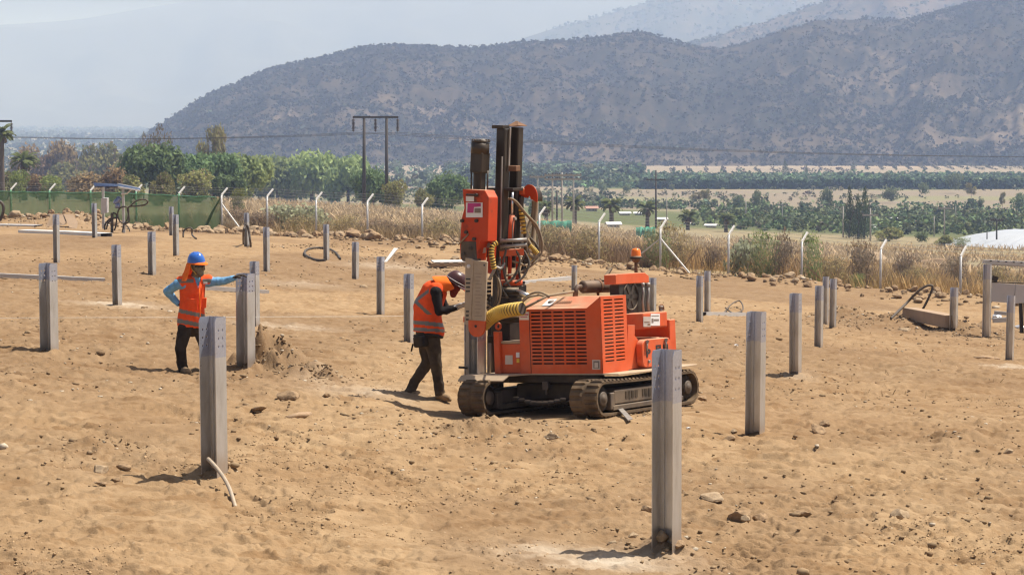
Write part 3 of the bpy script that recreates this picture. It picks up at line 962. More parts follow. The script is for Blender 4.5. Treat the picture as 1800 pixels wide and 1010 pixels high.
# small stones and clods strewn over the site: too many to count
def scatter_stones():
    rng = np.random.default_rng(5)
    base = []
    for s in range(6):
        bm = bmesh.new(); bmesh.ops.create_icosphere(bm, subdivisions=1, radius=0.5)
        rs = random.Random(s)
        for v in bm.verts:
            v.co *= rs.uniform(0.55, 1.3)
        base.append((np.array([v.co[:] for v in bm.verts]), np.array([[w.index for w in f.verts] for f in bm.faces])))
        bm.free()
    n = 8500
    d = 10*np.exp(rng.random(n)*math.log(75/10)); t = rng.uniform(-.27, .27, n)
    x = t*d; y = d
    keep = (vnoise(x*0.45, y*0.3, 211) + 0.25*rng.random(n)) > 0.60
    x, y, d = x[keep], y[keep], d[keep]
    # richer near mounds
    for mx, my, rx, ry, h, rg in MOUNDS:
        m = int(120*h/0.2*max(1, rx*ry))
        m = min(m, 260)
        x = np.append(x, mx + rng.normal(0, rx*0.8, m)); y = np.append(y, my + rng.normal(0, ry*0.8, m))
    ok = fence_side(x, y) < -1
    x, y = x[ok], y[ok]
    sz = 0.010 + 0.035*rng.random(len(x))**4 + 0.0007*y + 0.08*(rng.random(len(x)) > .965)*rng.random(len(x))
    rx_, ry_, rs_ = fence_rubble(); x = np.append(x, rx_); y = np.append(y, ry_); sz = np.append(sz, rs_)
    z = gz(x, y)
    Vs, Fs, Cs, off = [], [], [], 0
    for k in range(len(x)):
        bv, bf = base[k % 6]
        a = rng.random()*6.28; ca, sa = math.cos(a), math.sin(a)
        v = bv*sz[k]*np.array([1.25, 1.0, 0.7])
        v = np.stack([v[:, 0]*ca - v[:, 1]*sa + x[k], v[:, 0]*sa + v[:, 1]*ca + y[k], v[:, 2] + z[k] + sz[k]*0.12], 1)
        Vs.append(v); Fs.append(bf+off); off += len(bv)
        c = np.array((0.26, 0.18, 0.105)) if rng.random() < .75 else (np.array((0.19, 0.125, 0.072)) if rng.random() < .6 else np.array((0.44, 0.37, 0.28)))
        Cs.append(np.tile(c*rng.uniform(.85, 1.15), (len(bv), 1)))
    o = np_mesh('gravel', np.vstack(Vs), np.vstack(Fs), M['grit'], smooth=False, colors=np.vstack(Cs))
    tag(o, 'small stones and clods strewn over the dusty ground', kind='stuff')
def scatter_grit():
    rng = np.random.default_rng(25)
    n = 60000
    d = 9.5*np.exp(rng.random(n)*math.log(32/9.5)); t = rng.uniform(-.265, .265, n); x = t*d; y = d
    w = vnoise(x*.55+5, y*.40, 221)*.7 + vnoise(x*2.4, y*1.9, 223)*.5 + .25*rng.random(n)
    k = w > .93; x, y = x[k], y[k]; m = len(x)
    z = gz(x, y); s = .004 + .010*rng.random(m)**3 + .0002*y
    o6 = np.array([(1, 0, 0), (-1, 0, 0), (0, 1, 0), (0, -1, 0), (0, 0, .8), (0, 0, -.8)], float)
    f8 = np.array([(0, 2, 4), (2, 1, 4), (1, 3, 4), (3, 0, 4), (2, 0, 5), (1, 2, 5), (3, 1, 5), (0, 3, 5)])
    V = o6[None]*s[:, None, None]*rng.uniform(.55, 1.35, (m, 6, 1)) + rng.normal(0, .2, (m, 6, 3))*s[:, None, None]
    V = V + np.stack([x, y, z + s*.05], 1)[:, None, :]
    F8 = (f8[None] + (np.arange(m)*6)[:, None, None]).reshape(-1, 3)
    c = np.array((0.31, 0.21, 0.12))[None]*rng.uniform(.75, 1.35, (m, 1))
    o = np_mesh('grit', V.reshape(-1, 3), F8, M['grit'], colors=np.repeat(c, 6, 0))
    tag(o, 'fine grit and crumbs of earth on the near ground', kind='stuff'); return m
def tint_mat(name, rough=0.95):
    m, nt, b, _ = node_mat(name)
    a = N(nt, 'ShaderNodeVertexColor', layer_name='tint').outputs[0]
    nt.links.new(a, b.inputs['Base Color']); b.inputs['Roughness'].default_value = rough; b.inputs['Specular IOR Level'].default_value = 0.1
    return m
M['grit'] = tint_mat('grit')
scatter_stones()
scatter_grit()
# ------------------------------------------------------------------ tracked pile driver
def paint(name, col, dust, dscale=2.5, rough=0.42, grime=0.25, gs=2.2):
    m, nt, b, _ = node_mat(name)
    v = coords(nt)
    c = ramp(nt, noise_tex(nt, v, 3.0, 5), [(0.3, tuple(k*0.88 for k in col)), (0.7, tuple(min(1, k*1.08) for k in col))])
    ge = N(nt, 'ShaderNodeNewGeometry'); sx = N(nt, 'ShaderNodeSeparateXYZ'); nt.links.new(ge.outputs['Normal'], sx.inputs[0])
    up = N(nt, 'ShaderNodeMapRange'); up.inputs[1].default_value = 0.35; up.inputs[2].default_value = 0.95; up.inputs[3].default_value = 0.0; up.inputs[4].default_value = 0.85
    nt.links.new(sx.outputs[2], up.inputs[0])                      # dust settles on what faces up
    dn = ramp(nt, noise_tex(nt, v, dscale, 6, 0.65), [(0.38, 0.15*dust), (0.72, dust)])
    add = N(nt, 'ShaderNodeMath', operation='ADD', use_clamp=True)
    m1 = N(nt, 'ShaderNodeMath', operation='MULTIPLY'); nt.links.new(up.outputs[0], m1.inputs[0])
    nt.links.new(ramp(nt, noise_tex(nt, v, dscale*1.3, 5), [(0.3, 0.35), (0.65, 1.0)]), m1.inputs[1])
    nt.links.new(dn, add.inputs[0]); nt.links.new(m1.outputs[0], add.inputs[1])
    if grime:
        g = ramp(nt, noise_tex(nt, v, gs, 7, 0.7), [(0.55, 0.0), (0.72, grime)])
        c = mix(nt, g, c, (0.035, 0.025, 0.02))
        chips = ramp(nt, noise_tex(nt, v, 22, 4, 0.7), [(0.68, 0.0), (0.72, 0.7*min(1, grime*1.6))])
        c = mix(nt, chips, c, (0.06, 0.045, 0.035))
    c = mix(nt, add.outputs[0], c, (0.46, 0.34, 0.22))
    nt.links.new(c, b.inputs['Base Color'])
    nt.links.new(ramp(nt, add.outputs[0], [(0.0, rough), (0.8, 0.95)]), b.inputs['Roughness'])
    bump(nt, b, noise_tex(nt, v, 9, 4), 0.06, 0.01)
    b.inputs['Specular IOR Level'].default_value = 0.25
    return m
M['orange'] = paint('orange_paint', (0.62, 0.080, 0.014), 0.20)
M['orange_dirty'] = paint('worn_orange_paint', (0.52, 0.045, 0.006), 0.08, grime=0.9, gs=4.0)
M['black'] = paint('dusty_black_paint', (0.014, 0.013, 0.013), 0.10, rough=0.45, grime=0)
M['oily'] = simple('oily_dark_steel', (0.022, 0.017, 0.014), 0.35, 0.2, var=0.4, nscale=7, dust=0.10, dscale=5, stretch=(1, 1, 0.25))
M['rubber'] = simple('track_rubber', (0.040, 0.028, 0.020), 0.9, dust=0.38, dscale=3.5, bstr=0.3, bscale=20, spec=0.2)
M['rubber_d'] = simple('dusty_rubber', (0.16, 0.125, 0.09), 0.95, dust=0.6, dscale=6, bstr=0.3, bscale=20, spec=0.1)
M['under'] = simple('dusty_undercarriage', (0.022, 0.018, 0.015), 0.85, dust=0.15, dscale=3, spec=0.2)
M['frame_steel'] = simple('greasy_frame_steel', (0.05, 0.042, 0.038), 0.6, 0.2, dust=0.35, dscale=3)
M['rust'] = simple('rusty_steel', (0.16, 0.070, 0.035), 0.85, 0.1, var=0.4, nscale=9, dust=0.25)
M['muffler'] = simple('heat_browned_steel', (0.085, 0.055, 0.042), 0.6, 0.3, var=0.35, nscale=6, dust=0.2)
M['chrome'] = simple('chromed_steel', (0.62, 0.62, 0.62), 0.22, 0.9, dust=0.15)
M['grey_steel'] = simple('scuffed_grey_steel', (0.27, 0.26, 0.25), 0.5, 0.5, var=0.3, nscale=8, dust=0.35, stretch=(1, 1, 0.3))
M['beige'] = simple('dusty_beige_steel', (0.40, 0.33, 0.25), 0.6, 0.2, var=0.15, nscale=3, dust=0.35, grime=0.25, dscale=6)
M['deck'] = simple('dust_covered_plate', (0.42, 0.32, 0.22), 0.9, 0.0, var=0.15, dust=0.5)
M['hose'] = simple('dusty_hose_rubber', (0.20, 0.155, 0.105), 0.85, dust=0.45, dscale=8)
M['hose_black'] = simple('black_hose_rubber', (0.025, 0.022, 0.02), 0.6, dust=0.2, dscale=8)
M['yellow'] = simple('yellow_hose_guard', (0.62, 0.40, 0.045), 0.6, var=0.2, dust=0.35, dscale=6)
M['white'] = simple('white_sticker', (0.72, 0.70, 0.68), 0.5, var=0.06, dust=0.12)
M['silver_plate'] = simple('silver_data_plate', (0.52, 0.44, 0.38), 0.45, 0.3, var=0.1)
M['magenta'] = simple('magenta_print', (0.42, 0.03, 0.17), 0.5, var=0.15)
M['ink'] = simple('black_print', (0.02, 0.02, 0.02), 0.6)
M['ink_faint'] = simple('faded_print', (0.20, 0.15, 0.12), 0.7)
M['amber'] = simple('amber_lens', (0.75, 0.17, 0.015), 0.25, var=0.05)
M['yellow_mark'] = simple('yellow_warning_print', (0.65, 0.42, 0.03), 0.5)

machine = empty('pile_driver')
machine.matrix_basis = MMAT
tag(machine, 'orange tracked pile driver with tall dark mast and slotted engine hood', 'pile driver')
MI = MMAT.inverted()
MR = MMAT.to_3x3()
def W(l, s, u): return MMAT @ Vector((l, s, u))
_co = MI @ Vector((0, 0, CAMZ))
def ml(px, py, l=None, s=None, u=None):
    """machine-local point seen at a pixel on the plane l=, s= or u="""
    d = MI.to_3x3() @ ray(px, py)
    k = 0 if l is not None else (1 if s is not None else 2)
    v = l if l is not None else (s if s is not None else u)
    q = (v - _co[k])/d[k]
    return _co + d*q
def mlw(*a, **k): return MMAT @ ml(*a, **k)
def part(name, mb, mat, bevel=0.0, parent=None, seg=1):
    return mb.build(name, M[mat] if isinstance(mat, str) else mat, parent or machine, bevel=bevel, seg=seg)
def lbox(l0, l1, s0, s1, u0, u1, mb=None):
    return (mb or MB()).box(W((l0+l1)/2, (s0+s1)/2, (u0+u1)/2), (l1-l0, s1-s0, u1-u0), MR)

# --- tracks
def track(s0, s1, near):
    r, l0, l1 = 0.205, 0.12, 2.50
    c0, c1, uc = l0+r, l1-r, r+0.012
    path = []
    nseg = 40
    for k in range(nseg): path.append((c0 + (c1-c0)*k/nseg, uc-r, 0, -1))
    for k in range(20):
        a = -math.pi/2 + math.pi*k/20
        path.append((c1+r*math.cos(a), uc+r*math.sin(a), math.cos(a), math.sin(a)))
    for k in range(nseg):
        f = k/nseg; sag = -0.018*math.sin(math.pi*f)
        path.append((c1-(c1-c0)*f, uc+r+sag, 0, 1))
    for k in range(20):
        a = math.pi/2 + math.pi*k/20
        path.append((c0+r*math.cos(a), uc+r*math.sin(a), math.cos(a), math.sin(a)))
    n = len(path); th = 0.03
    root = MB()
    vs, fs = [], []
    for (l, u, nl, nu) in path:
        for (s, o) in ((s0, 0), (s1, 0), (s1, -th), (s0, -th)):
            vs.append(W(l+nl*o, s, u+nu*o))
    for k in range(n):
        k2 = (k+1) % n
        for a in range(4):
            b = (a+1) % 4
            fs.append((k*4+a, k*4+b, k2*4+b, k2*4+a))
    root.add(vs, fs)
    belt = part('rubber_track', root, 'rubber')
    # tread lugs all round, two staggered rows
    lug = MB(); P_ = [(Vector((a[0], a[1])), Vector((a[2], a[3]))) for a in path]
    acc = [0.0]
    for k in range(n): acc.append(acc[-1] + (P_[(k+1) % n][0]-P_[k][0]).length)
    tot = acc[-1]; m = int(tot/0.085)
    for q in range(m):
        for row, (sa, sb) in enumerate(((s0-0.004, s0+(s1-s0)*0.46), (s0+(s1-s0)*0.54, s1+0.004))):
            t = (q + 0.5*row)/m*tot % tot
            k = max(i for i in range(n) if acc[i] <= t); f = (t-acc[k])/(acc[k+1]-acc[k])
            p = P_[k][0].lerp(P_[(k+1) % n][0], f); nn = P_[k][1].lerp(P_[(k+1) % n][1], f).normalized()
            tt = Vector((-nn.y, nn.x)); mid = p + nn*0.009
            Mx = MR @ Matrix(((tt.x, 0, nn.x), (0, 1, 0), (tt.y, 0, nn.y)))
            lug.box(W(mid.x, (sa+sb)/2, mid.y), (0.052, sb-sa, 0.022), Mx, taper=0.8)
    part('tread_lugs', lug, 'rubber', parent=belt)['kind'] = 'stuff'
    side = s0 if near else s1
    # idler, sprocket, frame beam, rail, rollers
    for lc, nm, rad in ((c0, 'idler_wheel', 0.155), (c1, 'drive_sprocket', 0.15)):
        w = MB(); w.lathe(W(lc, s0+0.05, uc), _S, [(0, 0.02), (0, rad*0.62), (0.012, rad*0.66), (0.012, rad*0.9), (0.03, rad), (s1-s0-0.13, rad), (s1-s0-0.10, rad*0.9), (s1-s0-0.10, 0.02)], 28)
        wo = part(nm, w, 'under')
        h = MB(); h.lathe(W(lc, s0+0.045, uc), -_S, [(0, 0.085), (0.012, 0.085), (0.018, 0.075), (0.018, 0.05), (0.03, 0.045), (0.034, 0.0)], 20)
        part('hub_cap', h, 'frame_steel', parent=wo)
    f = MB(); lbox(0.56, 2.12, s0+0.03, s1-0.05, uc-0.085, uc+0.085, f)
    fo = part('track_frame', f, 'frame_steel', bevel=0.012)
    f = MB(); lbox(0.50, 2.14, s0+0.015, s1-0.05, uc-0.155, uc-0.093, f); part('track_rail', f, 'frame_steel', bevel=0.008, parent=fo)
    f = MB(); lbox(0.46, 0.56, s0+0.02, s1-0.1, uc-0.14, uc+0.06, f); part('tension_yoke', f, 'frame_steel', bevel=0.01, parent=fo)
    for k in range(4):
        lc = 0.72 + k*0.42
        w = MB(); w.cyl(W(lc, s0+0.06, 0.085), W(lc, s1-0.06, 0.085), 0.05, n=16); part('roller', w, 'under', parent=fo)
    if near:
        # worn raised lettering plate: unreadable strokes
        q = MB(); x = 0.80
        for k, wd in enumerate((.05, .035, .05, .06, 0, .03, .06, .05, .03, .05, .035, .05)):
            if wd: lbox(x, x+wd, s0+0.024, s0+0.031, uc-0.03-0.012*(k % 3 == 1), uc+0.055, q)
            x += (wd or 0.05) + 0.028
        part('worn_lettering', q, 'under', parent=fo)
track(0.0, 0.38, True)
track(1.64, 2.02, False)

# --- chassis and deck
hb = ml(1060, 656, s=0.25)
LH, UH = hb.x, hb.z                     # hood front plane and deck height
f = MB(); lbox(LH+0.10, 2.2, 0.42, 1.60, 0.16, UH-0.13, f); part('chassis', f, 'under', bevel=0.02)
f = MB(); lbox(LH+0.02, LH+0.12, 0.30, 1.98, UH-0.115, UH-0.024, f); part('chassis_beam', f, 'under', bevel=0.008)
f = MB(); lbox(LH-0.01, LH+0.05, 1.05, 1.13, UH-0.20, UH-0.10, f); f.cyl(W(LH+0.02, 1.09, UH-0.26), W(LH+0.02, 1.09, UH-0.16), 0.014); part('tow_bracket', f, 'frame_steel', bevel=0.004)
f = MB()
for k in range(9): f.lathe(W(0.42+0.02*k, 0.62+0.10*k, 0.19-0.05*math.sin(k/8*math.pi)), _S, [(0, .022), (.02, .03), (.075, .03), (.09, .022)], 8)
part('drag_chain', f, 'black')
f = MB()
pts = [(LH-0.30, 2.14), (LH-0.30, 1.42), (LH-0.005, 1.30), (LH-0.005, 0.30), (LH-0.02, 0.02), (LH+0.6, -0.03), (2.15, 0.0), (2.55, 0.04), (2.55, 0.34), (2.2, 0.5), (2.2, 1.55), (2.3, 1.7), (2.3, 2.14)]
f.prism([W(l, s, UH-0.018) for l, s in pts], _U*0.016)
part('deck_plate', f, 'deck', bevel=0.004)
f = MB(); f.prism([W(LH-0.30, s, UH-0.02) for s in (2.14, 1.42)] + [W(LH-0.37, s, UH-0.075) for s in (1.46, 2.14)], _U*0.012); part('deck_lip', f, 'deck')

# --- engine hood
def fp(px, py): return ml(px, py, l=LH)
b0, b1 = fp(916, 657), fp(1060, 657); t0, t1, t2 = fp(912, 545), fp(1031, 540), fp(1053, 521)
HT = t2.z; sR = b1.y; sL = max(b0.y, t0.y); H1 = (t0.z + t1.z)/2; sM = t1.y
r_top = ml(1099, 516, s=sR); r_bot = ml(1103, 650, s=sR); LR = (r_top.x + r_bot.x)/2 + 0.02
hood = MB()
# lid (slopes up and back), top, left side, back
lid = [(LH, sL, H1), (LH, sM, H1), (LH, sR, HT), (LH+0.24, sR, HT), (LH+0.30, sL-0.03, HT), ]
fr = [W(*p) for p in lid]
hood.add([fr[0], fr[1], fr[4], fr[2], fr[3]], [(0, 1, 2), (1, 3, 4), (1, 4, 2)])
hood.add([W(LH+0.30, sL-0.03, HT), W(LH+0.24, sR, HT), W(LR, sR, HT), W(LR, sL-0.03, HT)], [(0, 1, 2, 3)])
hood.add([W(LH, sL, UH), W(LH, sL, H1), W(LH+0.30, sL-0.03, HT), W(LR, sL-0.03, HT), W(LR, sL, UH)], [(0, 1, 2, 3, 4)])
hood.add([W(LR, sR, UH), W(LR, sR, HT), W(LR, sL-0.03, HT), W(LR, sL, UH)], [(0, 1, 2, 3)])
ho_ = part('engine_hood', hood, 'orange')
# front grille: real slots in a sheet; window of slots spans 935..1028 px
def slots(x0, x1, n, gap):
    w = (x1-x0-gap*(n-1))/n
    out = []
    for k in range(n): out += [x0+k*(w+gap), x0+k*(w+gap)+w]
    return out
a0, a1 = fp(936, 640), fp(1032, 640)
c_top, c_bot = fp(985, 547).z, fp(985, 640).z
ys = slots(c_bot, c_top, 15, (c_top-c_bot)/15*0.60)
xs = [sR, sM*0.5+sR*0.5] + slots(a1.y, a0.y, 5, 0.022) + [sL]
ylist = [UH] + ys + [H1]
skip = {(i, j) for i in range(2, 11, 2) for j in range(1, 30, 2)}
fm = MB(); sheet(xs, ylist, skip, lambda a, b, th: W(LH+th, a, b), 0.012, fm)
fm.prism([W(LH, sR, H1), W(LH, sM, H1), W(LH, sR, HT)], _L*0.012)
part('front_grille_panel', fm, 'orange', parent=ho_)
fm = MB(); lbox(LH-0.004, LH+0.0, sL-0.155, sL-0.149, UH, H1-0.02, fm); part('panel_seam', fm, 'black', parent=ho_)
# side grille
g0, g1 = ml(1060, 600, s=sR), ml(1097, 600, s=sR)
st, sb = ml(1078, 525, s=sR).z, ml(1082, 634, s=sR).z
ys = slots(sb, st, 18, (st-sb)/18*0.62)
xs = [LH] + slots(g0.x+0.04, LR-0.07, 2, 0.045) + [LR]
skip = {(i, j) for i in (1, 3) for j in range(1, 36, 2)}
fm = MB(); sheet(xs, [UH]+ys+[HT], skip, lambda a, b, th: W(a, sR+th, b), 0.012, fm)
part('side_grille_panel', fm, 'orange', parent=ho_)
fm = MB(); lbox(LH+0.07, LR-0.05, sR+0.06, sL-0.08, UH+0.02, HT-0.10, fm); part('engine_block', fm, 'black', parent=ho_)
def sticker(px0, px1, py0, py1, mat, axis, val, name='sticker', parent=None, off=0.004, marks=(), mm='ink'):
    kw = {axis: val - off}
    c = [ml(px0, py1, **kw), ml(px1, py1, **kw), ml(px1, py0, **kw), ml(px0, py0, **kw)]
    mb = MB(); mb.prism([MMAT @ p for p in c], (_L if axis == 'l' else _S)*0.003)
    o = part(name, mb, mat, parent=parent)
    if marks:
        q = MB()
        kw2 = {axis: val - off - 0.003}
        for (u0, u1, v0, v1) in marks:
            X = lambda t: px0+(px1-px0)*t
            Y = lambda t: py0+(py1-py0)*t
            q.prism([mlw(X(u0), Y(v1), **kw2), mlw(X(u1), Y(v1), **kw2), mlw(X(u1), Y(v0), **kw2), mlw(X(u0), Y(v0), **kw2)], (_L if axis == 'l' else _S)*0.0015)
        if parent is None: part('print', q, mm, parent=o)
        else: part('print', q, mm, parent=parent)
    return o
sticker(913, 930, 548, 562, 'white', 'l', LH, parent=ho_, marks=[(.1, .25, .12, .4), (.3, .9, .25, .4), (.1, .8, .6, .68)], mm='magenta')
sticker(1041, 1055, 632, 649, 'silver_plate', 'l', LH, name='latch_plate', parent=ho_)
sticker(1043, 1053, 634, 647, 'ink_faint', 'l', LH, name='latch', parent=ho_, off=0.010)
sticker(1045, 1051, 637, 646, 'silver_plate', 'l', LH, name='latch_paddle', parent=ho_, off=0.014)
# round emblem sticker on the sloping lid, with a faded line of print
n_lid = (W(LH+0.30, sL-0.03, HT)-W(LH, sL, H1)).cross(_S).normalized()
if n_lid.z < 0: n_lid = -n_lid
def lidp(f, g): # f 0..1 up the slope, g along s
    return W(LH+0.27*f, g, H1+(HT-H1)*f) + n_lid*0.004
g0_, g1_ = sL-0.30, sL-0.43
q = MB(); q.prism([lidp(.25, g0_), lidp(.25, g1_), lidp(.8, g1_), lidp(.8, g0_)], n_lid*0.002); part('sticker', q, 'white', parent=ho_)
q = MB(); q.lathe(lidp(.58, (g0_+g1_)/2-0.015)+n_lid*0.003, n_lid, [(0, 0.042), (0.002, 0.042), (0.002, 0.028), (0.0035, 0.028), (0.0035, 0)], 16); part('emblem', q, 'ink_faint', parent=ho_)
q = MB()
for k in range(9):
    gg = sL-0.46-0.026*k; q.prism([lidp(.45, gg), lidp(.45, gg-0.016), lidp(.62, gg-0.016), lidp(.62, gg)], n_lid*0.001)
part('faded_print', q, 'rust', parent=ho_)

# --- left front box, lug post
q = MB(); a, b, t = fp(880, 656), fp(913, 656), fp(882, 604)
lbox(LH+0.03, LH+0.30, sL+0.004, a.y+0.0, UH, t.z, q); bx = part('battery_box', q, 'orange', bevel=0.01)
q = MB(); lbox(LH+0.02, LH+0.32, sL+0.006, a.y+0.01, t.z+0.002, t.z+0.03, q); part('box_lid', q, 'deck', bevel=0.006, parent=bx)
sticker(888, 901, 624, 640, 'silver_plate', 'l', LH+0.03, parent=bx)
sticker(907, 913, 619, 628, 'white', 'l', LH+0.03, parent=bx)
sticker(908, 913, 630, 637, 'yellow_mark', 'l', LH+0.03, parent=bx)
q = MB(); pl0, pl1, pt = fp(871, 655), fp(881, 655), fp(875, 582)
lbox(LH-0.02, LH+0.06, pl1.y, pl0.y, UH, pt.z, q); po = part('lug_post', q, 'orange', bevel=0.008)
def ring(c, axis, R0, r, n=20):
    z = Vector(axis).normalized(); x = z.cross(Vector((0, 0, 1))).normalized(); y = z.cross(x)
    pts = [Vector(c) + (x*math.cos(2*math.pi*k/n)+y*math.sin(2*math.pi*k/n))*R0 for k in range(n+1)]
    return MB().tube(pts, r, 8, caps=False)
part('lifting_ring', ring(mlw(876, 573, l=LH+0.02), _L, 0.036, 0.015), 'orange', parent=po)

# --- right rear body
SB = sR + 0.02
pB = lambda px, py: MMAT @ ml(px, py, s=SB)
q = MB(); q.prism([pB(1102, 650), pB(1128, 646), pB(1124, 600), pB(1104, 572)], _S*0.06); part('side_plate', q, 'orange', bevel=0.004)
e = ml(1190, 637, s=SB); e2 = ml(1176, 560, s=SB); e0 = ml(1122, 646, s=SB)
tk = ml(1190, 560, s=SB)
q = MB(); lbox(LR+0.05, e.x, SB+0.10, 1.25, UH, UH+0.36, q); rb = part('rear_body', q, 'orange', bevel=0.01)
q = MB(); lbox(e2.x, e.x, SB, 1.0, UH, tk.z, q); part('rear_plate', q, 'orange', bevel=0.01)
# tank box above the recess
c0, c1 = ml(1134, 577, s=SB-0.03), ml(1174, 574, s=SB-0.03); ct = ml(1134, 553, s=SB-0.03)
q = MB(); q.prism([W(c0.x-0.10, SB+0.14, ct.z-0.20), W(c0.x, SB-0.03, c0.z), W(c1.x, SB-0.03, c0.z), W(c1.x, SB+0.75, c0.z), W(c0.x-0.10, SB+0.75, c0.z)], _U*(ct.z-c0.z+0.015))
tb = part('oil_tank', MB().box(W((c0.x+c1.x)/2-0.02, SB+0.35, (c0.z+ct.z)/2+0.01), (c1.x-c0.x+0.04, 0.76, ct.z-c0.z+0.03), MR), 'orange', bevel=0.02, seg=2)
q = MB(); q.prism([W(c0.x-0.04, SB-0.03, c0.z-0.005), W(c0.x-0.04, SB-0.03, ct.z+0.02), W(c0.x-0.20, SB+0.16, ct.z+0.02), W(c0.x-0.20, SB+0.16, c0.z-0.02)], _S*0.3); part('tank_shoulder', q, 'orange', bevel=0.006, parent=tb)
sticker(1131, 1144, 556, 574, 'silver_plate', 's', SB-0.03, parent=tb, marks=[(.15, .85, .5, .58), (.6, .9, .7, .85)], mm='rust')
sticker(1144, 1160, 551, 572, 'white', 's', SB-0.03, parent=tb, marks=[(.1, .3, .4, .75), (.35, .9, .45, .6), (.1, .9, .15, .2)], mm='ink_faint')
part('lifting_ring', ring(mlw(1163, 542, s=SB+0.1), _S, 0.045, 0.014), 'rust', parent=tb)
q = MB(); q.cyl(W(c1.x-0.02, SB+0.05, ct.z), W(c1.x-0.02, SB+0.05, ct.z+0.07), 0.018); q.cyl(W(c1.x-0.02, SB+0.05, ct.z+0.07), W(c1.x-0.02, SB+0.05, ct.z+0.09), 0.03); part('filler_cap', q, 'grey_steel', parent=tb)
# rounded cover plate with its lettering
SP = SB - 0.10
x0, x1 = ml(1129, 618, s=SP).x, ml(1181, 612, s=SP).x; z0_, z1_ = ml(1140, 645, s=SP).z, ml(1140, 596, s=SP).z
def rrect(x0, x1, z0, z1, r, n=6):
    out = []
    for cx, cz, a0 in ((x1-r, z0+r, -90), (x1-r, z1-r, 0), (x0+r, z1-r, 90), (x0+r, z0+r, 180)):
        for k in range(n+1):
            a = R(a0+90*k/n); out.append((cx+r*math.cos(a), cz+r*math.sin(a)))
    return out
q = MB(); q.prism([W(a, SP, b) for a, b in rrect(x0, x1, z0_, z1_, 0.10)], _S*0.09, smooth=False); cp = part('cover_plate', q, 'orange', bevel=0.008)
for px, py, py2 in ((1138, 600, 616), (1171, 597, 612)):
    q = MB(); q.tube([mlw(px, py, s=SP-0.02), mlw(px-0.5, (py+py2)/2, s=SP-0.028), mlw(px-1, py2, s=SP-0.012)], 0.012, 8); q.cyl(mlw(px, py, s=SP-0.03), mlw(px, py, s=SP), 0.022); part('locking_pin', q, 'grey_steel', parent=cp)
q = MB(); p_ = mlw(1140, 635, s=SP); q.cyl(p_, p_-_S*0.025, 0.02); part('bolt', q, 'grey_steel', parent=cp)
def text_mesh(body, size, name, mat, M4, parent, ext=0.0015):
    cu = bpy.data.curves.new(name, 'FONT'); cu.body = body; cu.size = size; cu.extrude = ext; cu.resolution_u = 3; cu.offset = size*.035
    to = bpy.data.objects.new(name, cu); COL.objects.link(to)
    dg = bpy.context.evaluated_depsgraph_get()
    me = bpy.data.meshes.new_from_object(to.evaluated_get(dg)); bpy.data.objects.remove(to)
    me.transform(world_of(parent).inverted() @ M4)
    me.materials.clear(); me.materials.append(M[mat])
    o = bpy.data.objects.new(name, me); link(o, parent)
    return o
# seen: a P, then a stretch hidden by the pile, then ELLI
p0_ = mlw(1136, 627, s=SP-0.004)
tm = Matrix.Translation(p0_) @ Matrix((_L, _U, -_S)).transposed().to_4x4() @ Matrix.Diagonal((1.5, 1, 1, 1))
text_mesh('P', 0.135, 'lettering', 'ink', tm, cp)
p1_ = mlw(1153, 619, s=SP-0.004)
text_mesh('ELLI', 0.125, 'lettering', 'ink', Matrix.Translation(p1_) @ Matrix((_L, _U, -_S)).transposed().to_4x4() @ Matrix.Diagonal((1.4, 1, 1, 1)), cp)
# hose coil between hood and tank
for k, (rr, dx) in enumerate(((0.15, 0), (0.12, 0.02), (0.14, 0.05))):
    c = MMAT @ (ml(1103, 551, s=sR+0.22) + Vector((dx, 0, 0)))
    pts = [c + _L*math.cos(a)*rr*0.75 + _U*math.sin(a)*rr for a in np.linspace(-1.9, 2.0, 16)]
    part('coiled_hose', MB().tube(pts, 0.014, 8), 'hose')
q = MB(); lbox(LR-0.02, LR+0.22, sR+0.12, sR+0.35, UH+0.25, UH+0.52, q); part('valve_block', q, 'black', bevel=0.01)
q = MB(); q.prism([mlw(1104, 592, s=sR+0.03), mlw(1116, 588, s=sR+0.03), mlw(1116, 571, s=sR+0.03), mlw(1104, 571, s=sR+0.03)], _S*0.03); part('hinge_lug', q, 'orange', bevel=0.003)

# --- radiator, its cap and the beacon
SRd = sR + 0.20
ra, rb_ = ml(1088, 550, s=SRd), ml(1139, 546, s=SRd); rt_, rcap = ml(1139, 497, s=SRd), ml(1139, 480, s=SRd)
q = MB(); lbox(ra.x+0.02, rb_.x, SRd, SRd+0.14, HT-0.30, rt_.z, q); rad_ = part('radiator', q, 'black', bevel=0.01)
cowl_c = W((ra.x+rb_.x)/2-0.06, SRd-0.005, (ra.z+rt_.z)/2+0.02)
part('fan_ring', ring(cowl_c, _S, 0.17, 0.012), 'black', parent=rad_)
for k in range(6):
    a = k*math.pi/3; q = MB(); q.bar(cowl_c, cowl_c+(_L*math.cos(a)+_U*math.sin(a))*0.16, 0.05, 0.006, up=_S); part('fan_blade', q, 'oily', parent=rad_)
q = MB(); h = rcap.z-rt_.z
q.prism([W(ra.x-0.08, SRd-0.02, rt_.z+0.004), W(ra.x-0.08, SRd-0.02, rt_.z+h), W(ra.x-0.02, SRd-0.02, rt_.z+h+0.012), W(rb_.x-0.08, SRd-0.02, rt_.z+h+0.012), W(rb_.x+0.02, SRd-0.02, rt_.z+h-0.03), W(rb_.x+0.02, SRd-0.02, rt_.z+0.004)], _S*0.17)
part('radiator_cowl', q, 'orange', bevel=0.006, parent=rad_)
